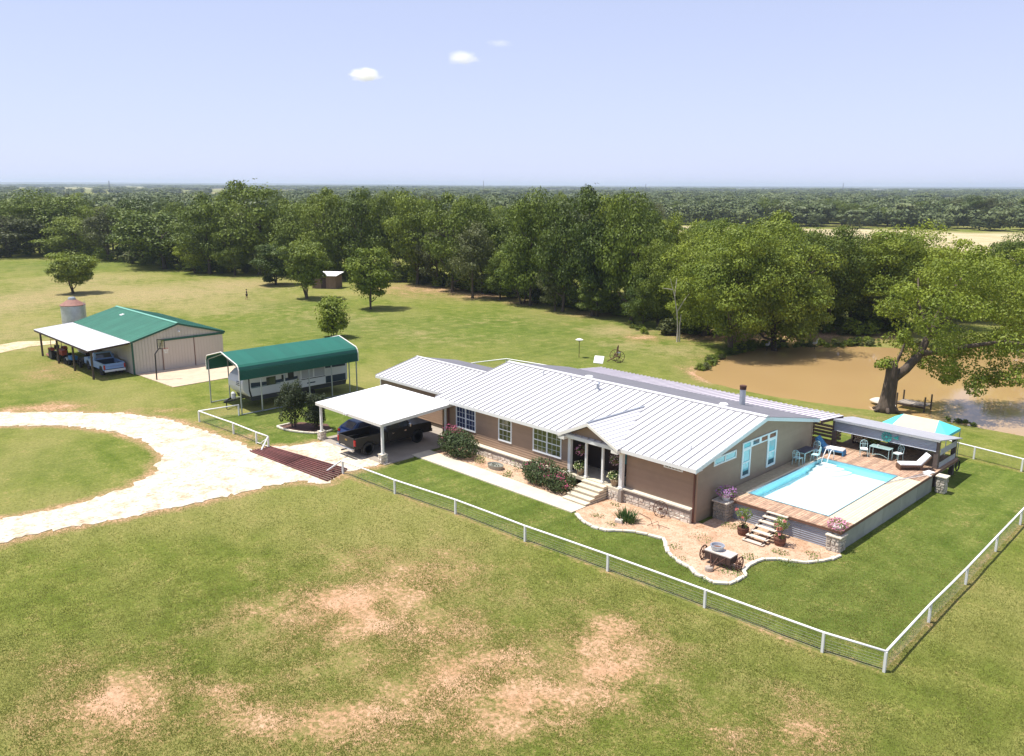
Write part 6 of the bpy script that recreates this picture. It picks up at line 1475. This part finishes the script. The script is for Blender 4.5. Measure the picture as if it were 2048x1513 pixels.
# big tree beside the pond
bt = thing('leaning_pond_tree', 'big trunked tree leaning right over the muddy pond', 'tree', tuple(G(1772,820,-.25)))
P = G(1772,820,-.25); d0 = (P-CP).length; u_ = d0/FPX   # metres per pixel there
def bp_(px, py, dep=0.0):
    """point straight above the trunk base line: offset in pixels from the base, depth in metres"""
    return Vector((P.x,P.y,P.z))+lat*((px-1772)*u_)+Vector((0,0,(820-py)*u_*1.06))+Vector((_d.x,_d.y,0))*dep
b = MB()
b.path([bp_(1772,826),bp_(1772,812),bp_(1774,790),bp_(1776,760),bp_(1774,735)],[.95,.68,.58,.52,.44],14)
b.path([bp_(1778,765),bp_(1800,748),bp_(1822,722),bp_(1850,680,1),bp_(1880,630,2),bp_(1910,590,2)],[.42,.38,.33,.26,.18,.08],10)
b.path([bp_(1822,722),bp_(1870,705,-1.5),bp_(1940,690,-2.5),bp_(2010,700,-3)],[.25,.2,.13,.05],8); b.path([bp_(1850,680,1),bp_(1920,660,3),bp_(1990,640,4)],[.2,.14,.05],8); b.path([bp_(1840,695),bp_(1830,640,2),bp_(1835,600,3)],[.16,.1,.05],7); b.path([bp_(1776,740),bp_(1764,738,-.3),bp_(1755,742,-.5)],[.12,.06,.02],6)
b.path([bp_(1785,745,.5),bp_(1800,720,1),bp_(1806,690,1)],[.14,.1,.04],7)
for k in range(6):
    a = k*1.05; b.path([Vector((P.x,P.y,P.z+.45)),Vector((P.x+1.1*math.cos(a),P.y+1.1*math.sin(a),P.z-.05))],[.3,.12],6)
b.build('trunk', BARK, bt, smooth=True)
b = MB(); rt_ = random.Random(33)
cl = []
for (px, py, r_) in [(1860,590,50),(1910,575,55),(1960,580,50),(1820,620,50),(1880,640,60),(1950,640,65),(2010,620,55),(1830,680,45),(1890,700,50),(1960,700,55),(2020,690,50),(1900,745,38),(1950,755,35),(1860,735,32),(1990,745,35),(2050,660,60),(2060,600,50),(1800,650,38),(1840,705,30),(1930,610,50),(1780,615,28),(1925,715,45),(2040,725,40),(1880,770,18),(1960,775,16),(1758,742,20),(1830,570,30),(1900,555,25),(1990,560,30),(1790,690,18),(1840,735,30),(1900,762,28),(1980,762,26),(1935,768,25),(1870,752,28),(1815,708,26),(2030,750,30)]:
    for q in range(3):
        cl.append((bp_(px+rt_.uniform(-18,18), py+rt_.uniform(-10,10), rt_.uniform(-3.6,3.6) if r_ > 25 else rt_.uniform(-.5,.5)), r_*u_*rt_.uniform(.6,.85)))
for c, r_ in cl: b.leaves(c, (r_, r_, r_*.62), int(430*(r_/2.0)**2)+80, .115, shell=.6, up=.55, rng=rt_)
b.build('crown', LEAFS[2], bt, fix=False)

# woods behind the edge: individual trees sharing a description by kind
sky_px = [(-150,385),(0,383),(60,378),(150,374),(200,398),(250,402),(330,392),(400,376),(450,356),(520,352),(590,358),(612,388),(660,366),(720,368),(770,364),(830,367),(880,372),(900,378),(945,372),(975,385),(995,400),(1010,402),(1040,376),(1100,378),(1180,358),(1230,374),(1290,376),(1320,412)]
edge_y = [(-150,512),(0,512),(100,508),(200,516),(300,530),(400,542),(520,545),(700,556),(830,565),(900,578),(1000,590),(1100,610),(1200,625),(1320,640)]
def interp(t, x): return float(np.interp(x, [a for a, _ in t], [b_ for _, b_ in t]))
rw2 = random.Random(77); keys = ['deep0','deep1','deep2','mid0','mid1','mid2','olive0','olive1','bright1']
lab = {'deep':'dark green tree deep in the dense woods','mid':'mid green tree deep in the dense woods','olive':'olive green tree deep in the dense woods','bright':'pale green tree deep in the dense woods'}
placed = []; tries = 0
while len(placed) < 150 and tries < 6000:
    tries += 1
    px = rw2.uniform(-140, 1330); ye = interp(edge_y, px); py = ye-(ye-440)*rw2.random()**1.5*.95-3
    P = G(px, py)
    if any((P-q).length < 6.2 for q in placed): continue
    ztop = height_at(P, px, interp(sky_px, px)+rw2.uniform(0, 16)); h = min(ztop, rw2.uniform(11, 18))
    if h < 7: continue
    placed.append(P); k = rw2.choice(keys)
    plant_tree(k, P, rw2.uniform(8, 12), h, lab[k.rstrip('012')], 'trees deep in the woods: '+k.rstrip('012'))
placed2 = []; tries = 0
while len(placed2) < 26 and tries < 3000:
    tries += 1
    px = rw2.uniform(1340, 2150); py = rw2.uniform(520, 640); P = G(px, py)
    if any((P-q).length < 7 for q in placed2) or inside(np.array([P.x]), np.array([P.y]), POND)[0]: continue
    sk = interp([(1340,445),(1400,432),(1500,425),(1580,425),(1640,448),(1700,462),(1760,462),(1840,455),(1890,470),(1950,490),(2050,500),(2150,490)], px)
    h = min(height_at(P, px, sk+rw2.uniform(4,22)), rw2.uniform(8, 13))
    if h < 5: continue
    placed2.append(P); k = rw2.choice(['mid0','mid2','deep1','bright0','mid1','deep0'])
    plant_tree(k, P, rw2.uniform(7, 10), h, {'deep':'dark green tree behind the pond bank trees','mid':'mid green tree behind the pond bank trees','bright':'pale green tree behind the pond bank trees'}[k.rstrip('012')], 'trees behind the pond bank: '+k.rstrip('012'))
# hayfield edge row on the right
rowp = []
for i in range(34):
    px = 1335+i*23+rw2.uniform(-7,7); py = 446+rw2.uniform(-3,3)+ (px-1340)*.012; P = G(px, py); rowp.append(P)
    k = rw2.choice(['deep0','deep1','olive0','olive1','deep2','mid0']); top = interp([(1335,398),(1500,392),(1620,384),(1700,392),(1800,396),(1880,388),(1930,380),(2048,378),(2150,380)], px)
    h = height_at(P, px, top+rw2.uniform(2,24))
    plant_tree(k, P, rw2.uniform(11,17), max(6,h), {'deep':'dark tree in the far row beyond the hayfield','olive':'grey green tree in the far row beyond the hayfield','mid':'lighter tree in the far row beyond the hayfield'}[k.rstrip('012')], 'trees beyond the hayfield: '+k.rstrip('012'))

# bushes along the foot of the woods (one mass of undergrowth)
def cloud_points(name, pts, scl, meshes, kind='stuff'):
    """points instancing small crowns: pts Nx3, scl Nx3"""
    me_ = bpy.data.meshes.new(name); me_.vertices.add(len(pts)); me_.vertices.foreach_set('co', np.asarray(pts, np.float32).ravel())
    a = me_.attributes.new('scl', 'FLOAT_VECTOR', 'POINT'); a.data.foreach_set('vector', np.asarray(scl, np.float32).ravel())
    o = bpy.data.objects.new(name, me_); COL.objects.link(o); o['kind'] = kind
    c = bpy.data.collections.new(name+'_sources')
    for m_ in meshes: c.objects.link(bpy.data.objects.new('crown_source', m_))
    ng = bpy.data.node_groups.new(name, 'GeometryNodeTree'); ng.interface.new_socket('Geometry', in_out='INPUT', socket_type='NodeSocketGeometry'); ng.interface.new_socket('Geometry', in_out='OUTPUT', socket_type='NodeSocketGeometry')
    N_ = ng.nodes.new; gi = N_('NodeGroupInput'); go = N_('NodeGroupOutput'); ip = N_('GeometryNodeInstanceOnPoints'); ci = N_('GeometryNodeCollectionInfo')
    ci.inputs['Collection'].default_value = c; ci.inputs['Separate Children'].default_value = True; ci.inputs['Reset Children'].default_value = True
    na = N_('GeometryNodeInputNamedAttribute'); na.data_type = 'FLOAT_VECTOR'; na.inputs['Name'].default_value = 'scl'
    rv = N_('FunctionNodeRandomValue'); rv.data_type = 'FLOAT_VECTOR'; rv.inputs[0].default_value = (0,0,0); rv.inputs[1].default_value = (0,0,6.28)
    ip.inputs['Pick Instance'].default_value = True
    ng.links.new(gi.outputs[0], ip.inputs['Points']); ng.links.new(ci.outputs[0], ip.inputs['Instance']); ng.links.new(na.outputs[0], ip.inputs['Scale']); ng.links.new(rv.outputs[0], ip.inputs['Rotation']); ng.links.new(ip.outputs[0], go.inputs[0])
    md = o.modifiers.new('scatter', 'NODES'); md.node_group = ng
    return o
small = []
for i, m_ in enumerate((LEAFS[0], LEAFS[3], LEAFS[1], LEAFS[2])):
    cm, _ = crown_mesh('bush_%d'%i, 200+i, 9, 700, .06, .0, fill=.35); cm.materials.append(m_); small.append(cm)
pts, scl = [], []
for i in range(420):
    px = rw2.uniform(-60, 1330); py = interp(edge_y, px)+rw2.uniform(-10, 3); P = G(px, py); s = rw2.uniform(1.2, 3.6)
    pts.append((P.x, P.y, gz(P.x, P.y)-.1)); scl.append((s*1.3, s*1.3, s))
for i in range(150):
    px = rw2.uniform(1330, 1800); py = rw2.uniform(640, 672); P = G(px, py)
    if inside(np.array([P.x]), np.array([P.y]), POND)[0]: continue
    s = rw2.uniform(.8, 2.6); pts.append((P.x, P.y, gz(P.x, P.y)-.1)); scl.append((s*1.3, s*1.3, s))
for (x0_, y0_, x1_, y1_, n_, smax) in ((1440,712,1400,740,26,1.0),(1500,698,1440,712,26,1.4),(1500,692,1780,688,60,1.1),(1800,690,1900,690,16,1.2),(1255,655,1330,690,10,.9),(1900,835,1960,848,8,.5)):
    for i in range(n_):
        f = rw2.random(); P = G(x0_+(x1_-x0_)*f+rw2.uniform(-8,8), y0_+(y1_-y0_)*f-rw2.uniform(2,8)); s = rw2.uniform(.4, smax); pts.append((P.x, P.y, gz(P.x,P.y)-.05)); scl.append((s*1.4, s*1.4, s))
cloud_points('undergrowth', pts, scl, small)
# far woods out to the horizon
farm = []
for i in range(3):
    cm, _ = crown_mesh('far_crown_%d'%i, 300+i, 14, 900, .055, .0, fill=.3); cm.materials.append(LEAFS[4]); farm.append(cm)
pts, scl = [], []; rf = np.random.default_rng(5)
def sector(n, d0, d1, a0, a1):
    d = np.sqrt(rf.uniform(d0**2, d1**2, n)); a = np.radians(rf.uniform(a0, a1, n))
    return np.stack([d*(np.cos(a)*fdir[0]+np.sin(a)*rdir[0]), d*(np.cos(a)*fdir[1]+np.sin(a)*rdir[1])], 1)
def addfar(xy, wlo, whi, hlo, hhi):
    for (x, y) in xy:
        h = rf.uniform(hlo, hhi); w_ = rf.uniform(wlo, whi); pts.append((x, y, -.3)); scl.append((w_, w_, h))
xy = sector(2600, 410, 760, -36, 36); addfar(xy, 10, 17, 8, 13.5)
xy = sector(900, 300, 420, -36, 5); addfar(xy, 9, 15, 10, 15)
xy = sector(5200, 760, 2200, -36, 36); keep = fbm(xy[:,0], xy[:,1], 260, 61) > .51; addfar(xy[keep], 16, 30, 7, 14)
xy = sector(7000, 2200, 9000, -36, 36); keep = fbm(xy[:,0], xy[:,1], 900, 71) > .51; addfar(xy[keep], 40, 110, 8, 16)
cloud_points('distant_woods', pts, scl, farm)
# low ridge at the horizon
rb = MB(); rg = random.Random(4); vs = []; nseg = 120
for k in range(nseg+1):
    a = R(-42+84*k/nseg); dirv = Vector((_d.x,_d.y,0))*math.cos(a)+Vector((_r.x,_r.y,0))*math.sin(a); hgt = 18+14*float(fbm(np.array([k*1.0]), np.array([0.0]), 18, 91)[0])+5*math.sin(k*.07)
    vs += [dirv*10500+Vector((0,0,-5)), dirv*11200+Vector((0,0,hgt)), dirv*11900+Vector((0,0,-5))]
rb.add(vs, [(3*k+j, 3*k+3+j, 3*k+4+j, 3*k+1+j) for k in range(nseg) for j in (0,1)]); structure(rb.build('hills', mat('far_hill_woods',(.05,.065,.04),.95,var=.2,scale=.002), None, fix=False))

# ------------------------------------------------------------------ small far things
def far_house(px, py, w_, h_, lab, mw, mr, dist=None):
    P = G(px, py); t = thing('far_building', lab, 'building', (P.x, P.y, 0)); t.rotation_euler = (0,0,R(YAW+90-45+35)); ORG[t.name] = Vector()
    MB().box(-w_/2,w_/2,-5,5,0,h_).build('wall', mw, t); b = MB(); b.prism([(-5.6,h_),(5.6,h_),(0,h_+2.2)],'x',-w_/2-.5,w_/2+.5); b.build('roof', mr, t)
    for k in range(3): MB().box(-w_/2+w_*(k+.3)/3,-w_/2+w_*(k+.7)/3,-5.05,-5.0,1,2.6).build('window', WINGLASS, t)
for px, py, w_, h_, lab in ((1768,384.6,34,6,'white roofed farm building far off left of the long white barn'),(1822,385.2,40,7,'long white barn on the horizon'),(1912,388.5,26,5,'small white building on the horizon at right'),(1658,385,26,5,'low white house on the horizon left of the mast'),(1368,385.5,30,5,'pale building on the horizon right of the wood')):
    far_house(px, py, w_, h_, lab, WHITE, WHITE)
def mast(px, base, top, lab):
    P = G(px, base); h_ = height_at(P, px, top); t = thing('radio_mast', lab, 'radio mast', (P.x,P.y,0), 'lattice masts on the horizon')
    b = MB(); w_ = 1.6
    for k in range(3):
        a = k*2.094; b.tube((P.x+w_*math.cos(a),P.y+w_*math.sin(a),0),(P.x+.4*math.cos(a),P.y+.4*math.sin(a),h_),.28,n=4)
    for k in range(12):
        z = h_*k/12; f = 1-k/12*.75; b.tube((P.x+w_*f,P.y,z),(P.x-w_*f*.5,P.y+w_*f*.87,z+h_/12),.2,n=4); b.tube((P.x-w_*f*.5,P.y+w_*f*.87,z),(P.x-w_*f*.5,P.y-w_*f*.87,z+h_/12),.2,n=4)
    b.build('lattice', mat('mast_grey',(.16,.16,.18),.6), t)
mast(967,385,362,'lattice mast on the horizon above the gap in the woods'); mast(1685,386,366,'lattice mast on the horizon above the far right woods'); mast(220,386,362,'lattice mast on the horizon far left'); mast(1291,386,368,'lattice mast on the horizon right of the tallest dark tree')
P = G(1633,445); t = thing('hay_trailer', 'small white trailer out on the far hayfield', 'trailer', tuple(P)); t.rotation_euler=(0,0,R(40)); ORG[t.name]=Vector()
MB().box(-2.6,2.6,-1.1,1.1,.9,2.5).build('box', WHITE, t)
for x in (-1.2,1.2):
    for y in (-.95,.95): MB().lathe((x,y,.45),[(.2,-.12),(.45,-.12),(.45,.12),(.2,.12)],12,axis='y').build('wheel', RUBBER, t)
# shed by the woods
P = G(655,577); t = thing('garden_shed', 'small brown shed with white roof at the edge of the woods', 'shed', (P.x,P.y,0)); t.rotation_euler=(0,0,R(35)); ORG[t.name]=Vector()
BRN = mat('brown_shed',(.20,.13,.09),.85,var=.1); 
MB().box(-2.2,2.2,-1.5,1.5,0,2.3).build('wall', BRN, t)
for k in range(14): MB().box(-2.2+k*.314,-2.2+k*.314+.30,-1.53,-1.5,.02,2.28).build('board', BRN, t)
MB().hexa([(-2.5,-1.9,2.35),(2.5,-1.9,2.35),(2.5,1.8,2.75),(-2.5,1.8,2.75)],[(-2.5,-1.9,2.43),(2.5,-1.9,2.43),(2.5,1.8,2.83),(-2.5,1.8,2.83)]).build('roof', WHITE, t)
MB().box(-.5,.4,-1.56,-1.53,.05,2.0).build('door', WOODD, t)
P = G(675,560); t = thing('yard_light', 'tall pole with a white lamp beside the small shed', 'lamp post', (P.x,P.y,0)); hh = height_at(P,675,526)
MB().tube((P.x,P.y,0),(P.x,P.y,hh),.07,.05).build('pole', POSTW, t); MB().lathe((P.x,P.y,hh-.2),[(.06,.25),(.28,.1),(.3,0),(.1,-.08)],10).build('lamp_head', WHITE, t)
# person walking on the lawn
P = G(494,601); t = thing('person', 'person in black t-shirt and shorts walking across the far lawn', 'person', (P.x,P.y,gz(P.x,P.y))); ORG[t.name]=Vector(); t.rotation_euler=(0,0,R(-30)); t.scale=(.93,.93,.93)
def skin_fig(name, verts, edges, radii, m, parent, root=0, sub=1):
    me_ = bpy.data.meshes.new(name); me_.from_pydata(verts, edges, []); o = bpy.data.objects.new(name, me_); COL.objects.link(o)
    o.parent = parent; me_.materials.append(m)
    md = o.modifiers.new('skin','SKIN'); sv = me_.skin_vertices[0].data if me_.skin_vertices else None
    if sv is None:
        bm = bmesh.new(); bm.from_mesh(me_); bm.verts.layers.skin.verify(); bm.to_mesh(me_); bm.free(); sv = me_.skin_vertices[0].data
    for i, r_ in enumerate(radii): sv[i].radius = (r_, r_) if not isinstance(r_, tuple) else r_
    sv[root].use_root = True
    s = o.modifiers.new('sub','SUBSURF'); s.levels = sub; s.render_levels = sub
    return o
SKIN = mat('skin',(.42,.24,.16),.6); CLOTH = mat('black_cloth',(.018,.018,.02),.9); HAIR = mat('dark_hair',(.03,.02,.015),.8)
V_ = [(0,0,.95),(0,0,1.15),(0,0,1.40),(0,0,1.52),(0,.01,1.60),(0,.02,1.72),(-.19,0,1.42),(-.25,.03,1.14),(-.24,.12,.90),(.19,0,1.42),(.25,-.05,1.14),(.24,.02,.90),(-.1,0,.90),(-.1,.10,.5),(-.1,.0,.08),(-.1,.13,.04),(.1,0,.90),(.1,-.05,.5),(.1,-.28,.12),(.1,-.18,.05)]
E_ = [(0,1),(1,2),(2,3),(3,4),(4,5),(2,6),(6,7),(7,8),(2,9),(9,10),(10,11),(0,12),(12,13),(13,14),(14,15),(0,16),(16,17),(17,18),(18,19)]
R_ = [(.15,.11),(.14,.10),(.15,.10),.055,.085,.085,.065,.048,.038,.065,.048,.038,.10,.065,.042,.04,.10,.065,.042,.04]
skin_fig('body', V_, E_, R_, SKIN, t)
skin_fig('t_shirt', [(0,0,.96),(0,0,1.15),(0,0,1.40),(-.19,0,1.43),(-.24,.02,1.2),(.19,0,1.43),(.24,-.03,1.2)], [(0,1),(1,2),(2,3),(3,4),(2,5),(5,6)], [(.175,.135),(.165,.125),(.17,.12),.085,.075,.085,.075], CLOTH, t)
skin_fig('shorts', [(0,0,.94),(-.1,0,.88),(-.1,.07,.58),(.1,0,.88),(.1,-.04,.58)], [(0,1),(1,2),(0,3),(3,4)], [(.175,.135),.125,.10,.125,.10], CLOTH, t)
MB().lathe((0,0,1.66),[(.095,0),(.1,.06),(.07,.13),(.02,.15)],10).build('hair', HAIR, t)
# lawn ornaments behind the house
P = G(1158,716); hh = height_at(P,1158,678); t = thing('bird_feeder', 'white topped bird feeder on a thin pole on the back lawn', 'bird feeder', (P.x,P.y,0))
MB().tube((P.x,P.y,0),(P.x,P.y,hh-.12),.03,n=6).build('pole', RUST, t); b = MB(); b.lathe((P.x,P.y,hh-.12),[(.42,0),(.42,.04),(.1,.16)],8); b.build('roof', WHITE, t); MB().lathe((P.x,P.y,hh-.3),[(.12,0),(.12,.18)],8).build('feeder', WOOD, t)
P = G(1234,724); t = thing('old_implement', 'old iron wheeled farm implement displayed on the back lawn', 'farm implement', (P.x,P.y,0)); t.rotation_euler=(0,0,R(60)); ORG[t.name]=Vector()
for s in (-1,1):
    b = MB(); iron_wheel(b,(0,s*.55,.62),.6,'y',10,.03,.07); b.build('wheel', RUST, t)
MB().tube((0,-.6,.62),(0,.6,.62),.04).build('axle', RUST, t); b = MB(); b.tube((0,0,.62),(.1,0,1.75),.06,n=6); b.tube((0,.12,.62),(.05,.14,1.6),.04,n=6); b.tube((0,0,.62),(-1.1,0,.1),.05); b.build('lever', RUST, t); MB().obox((.15,0,.95),(.16,.2,.03)).build('seat', METAL_G, t)
# dock
t = thing('wooden_dock', 'small wooden dock with four posts at the near shore of the pond', 'dock', (-25.5,73.2,0))
for k in range(9): MB().box(-26.6+k*.26,-26.36+k*.26,72.6,74.1,.0,.05).build('plank', WOOD, t)
for x, y in ((-26.6,72.6),(-24.3,72.6),(-26.6,74.1),(-24.3,74.1)): MB().tube((x,y,-1.2),(x,y,.85),.07,n=7).build('post', POSTW, t)
MB().box(-26.6,-24.3,72.55,72.6,-.15,-.02).build('beam', WOODD, t)
t = thing('overturned_boat', 'pale overturned little boat beside the big tree trunk', 'boat', (-27.6,72.2,-.2)); t.rotation_euler=(0,0,R(-15)); ORG[t.name]=Vector()
n_ = 10; vs = []
for k in range(n_+1):
    u = -1.3+2.6*k/n_; wv = .5*(1-(abs(u)/1.35)**2.5)
    for a in range(7): th = math.pi*a/6; vs.append((u, wv*math.cos(th), .02+.42*wv*2*math.sin(th)**.7))
b = MB(); b.add(vs, [(k*7+a,k*7+a+1,(k+1)*7+a+1,(k+1)*7+a) for k in range(n_) for a in range(6)]); b.build('hull', mat('pale_hull',(.6,.55,.47),.7,var=.1), t, smooth=True)
# egrets
def egret(px, py, lab, up):
    P = G(px, py, WZ); t = thing('egret', lab, 'bird', (P.x,P.y,WZ+.02), 'white egrets on the far bank of the pond'); ORG[t.name]=Vector(); t.rotation_euler=(0,0,R(-30)); s = 1.7; t.scale=(s,s,s)
    skin_fig('body', [(0,0,.42),(.2,0,.44),(-.22,0,.36),(.27,0,.55),(.24,0,.66),(.30,0,.75),(.38,0,.75)], [(0,1),(0,2),(1,3),(3,4),(4,5),(5,6)], [.10,.075,.04,.03,.024,.032,.02], WHITE, t)
    b = MB(); b.tube((.40,0,.75),(.55,0,.73),.014,.003,5); b.build('beak', TAN, t); b = MB(); b.tube((.02,.04,.36),(.0,.04,0),.01,n=4); b.tube((.05,-.04,.36),(.08,-.04,0),.01,n=4); b.build('legs', BLACK, t)
egret(1533,702,'white egret standing at the left end of the far pond bank',0); egret(1628,699,'white egret standing on the far pond bank right of the other',0)

# ------------------------------------------------------------------ grass blades on the near lawn
def blades(n, region, hlo, hhi, avoid, name):
    r = np.random.default_rng(3)
    a, b_, c, d = [np.array(GXY(*p_)) for p_ in region]
    m = n*3
    # sample evenly per picture depth so the near part is denser
    u = r.random(m); v = r.random(m)
    P = (a*(1-u)[:, None]+b_*u[:, None])*(1-v)[:, None]+(d*(1-u)[:, None]+c*u[:, None])*v[:, None]
    X, Y = P[:, 0], P[:, 1]
    ok = np.ones(m, bool)
    for poly in avoid: ok &= ~inside(X, Y, poly)
    fx = np.clip(np.searchsorted(xs, X), 1, nx-1); fy = np.clip(np.searchsorted(ys, Y), 1, ny-1)
    bz = bare[fy, fx]+(fbm(X, Y, 1.6, 15)-.5)*1.3; ok &= r.random(m) > sstep(.32, .85, bz)*.97
    ok &= seg_dist(X, Y, FRONT_F) > .2
    dn = np.hypot(X, Y); ok &= r.random(m) > sstep(30, 58, dn)
    P = P[ok][:n]; X, Y = P[:, 0], P[:, 1]; k = len(P); Z = ZZ[fy[ok][:n], fx[ok][:n]]-.01
    an = r.uniform(0, 6.283, k); h = r.uniform(hlo, hhi, k)*(.7+.6*fbm(X, Y, 1.1, 25)); le = r.uniform(.2, .9, k)*h; w_ = r.uniform(.012, .026, k)
    ca, sa = np.cos(an), np.sin(an)
    A = np.stack([X-sa*w_, Y+ca*w_, Z], 1); B = np.stack([X+sa*w_, Y-ca*w_, Z], 1); T = np.stack([X+ca*le, Y+sa*le, Z+h], 1)
    V = np.stack([A, B, T], 1).reshape(-1, 3); me_ = bpy.data.meshes.new(name)
    me_.vertices.add(3*k); me_.vertices.foreach_set('co', V.ravel()); me_.loops.add(3*k); me_.loops.foreach_set('vertex_index', np.arange(3*k, dtype=np.int32)); me_.polygons.add(k); me_.polygons.foreach_set('loop_start', np.arange(0, 3*k, 3, dtype=np.int32)); me_.update(calc_edges=True)
    o = bpy.data.objects.new(name, me_); COL.objects.link(o); stuff(o); me_.materials.append(leaf_mat('grass_blade', (.100,.135,.02), (.30,.305,.080), .35, .5)); return o
blades(460000, [(-60,1560),(2110,1560),(2110,930),(-60,930)], .03, .07, [DRIVE, BED, [(-43.75,33.5),(-29.2,33.5),(-29.2,37.3),(-43.75,37.3)], [(-23.7,37.2),(-16.3,39.3),(-16.3,57),(-24,57)]], 'grass')

# ------------------------------------------------------------------ haze and clouds
hz = bpy.data.materials.new('haze'); hz.use_nodes = True; th_ = hz.node_tree; th_.nodes.remove(th_.nodes['Principled BSDF'])
pv = nd(th_, 'ShaderNodeVolumePrincipled'); pv.inputs['Color'].default_value = (.60,.70,.90,1); pv.inputs['Density'].default_value = .00014; pv.inputs['Anisotropy'].default_value = .2
th_.links.new(pv.outputs[0], th_.nodes['Material Output'].inputs['Volume'])
b = MB(); b.box(-13500,13500,-13500,13500,-7,62); o = b.build('haze', hz); stuff(o)
def cloud(px, py, wpx, hpx, lab, dens, seed):
    v = ray(px, py); D = 3200; c = CP+v*(D/math.hypot(v.x, v.y)); u2 = D/FPX
    m = bpy.data.materials.new('cloud_vapour'); m.use_nodes = True; t2 = m.node_tree; t2.nodes.remove(t2.nodes['Principled BSDF'])
    tc = nd(t2,'ShaderNodeTexCoord'); nz2 = nd(t2,'ShaderNodeTexNoise'); nz2.inputs['Scale'].default_value = 2.4; nz2.inputs['Detail'].default_value = 7; nz2.inputs['Roughness'].default_value = .6
    mp = nd(t2,'ShaderNodeMapping'); mp.inputs['Location'].default_value = (seed, seed*.7, 0)
    t2.links.new(tc.outputs['Object'], mp.inputs[0]); t2.links.new(mp.outputs[0], nz2.inputs['Vector'])
    ln = nd(t2,'ShaderNodeVectorMath',operation='LENGTH'); t2.links.new(tc.outputs['Object'], ln.inputs[0])
    s1 = nd(t2,'ShaderNodeMath',operation='MULTIPLY_ADD'); s1.inputs[1].default_value = -1.15; s1.inputs[2].default_value = .18; t2.links.new(ln.outputs['Value'], s1.inputs[0])
    s2 = nd(t2,'ShaderNodeMath',operation='ADD'); t2.links.new(s1.outputs[0], s2.inputs[0]); t2.links.new(nz2.outputs[0], s2.inputs[1])
    s3 = nd(t2,'ShaderNodeMath',operation='MULTIPLY'); s3.use_clamp = False; s3.inputs[1].default_value = dens
    mxm = nd(t2,'ShaderNodeMath',operation='MAXIMUM'); mxm.inputs[1].default_value = 0; t2.links.new(s2.outputs[0], mxm.inputs[0]); t2.links.new(mxm.outputs[0], s3.inputs[0])
    vs_ = nd(t2,'ShaderNodeVolumePrincipled'); vs_.inputs['Color'].default_value=(1,1,1,1); vs_.inputs['Anisotropy'].default_value = .0; t2.links.new(s3.outputs[0], vs_.inputs['Density']); t2.links.new(vs_.outputs[0], t2.nodes['Material Output'].inputs['Volume'])
    bm = bmesh.new(); bmesh.ops.create_icosphere(bm, subdivisions=3, radius=1.0); me_ = bpy.data.meshes.new('cloud'); bm.to_mesh(me_); bm.free(); me_.materials.append(m)
    o = bpy.data.objects.new('cloud', me_); COL.objects.link(o); o.location = c; o.scale = (wpx*u2, wpx*u2, hpx*u2); o.rotation_euler = (0,0,math.atan2(_r.y,_r.x))
    tag(o, lab, 'cloud', 'small clouds in the clear sky'); return o
cloud(730,150,52,22,'small bright white cloud, lowest and leftmost of the three',.11,1.3)
cloud(925,116,52,22,'small soft white cloud in the middle of the three',.05,4.1)
cloud(1000,87,46,11,'faint wisp of cloud, highest and rightmost of the three',.012,7.7)
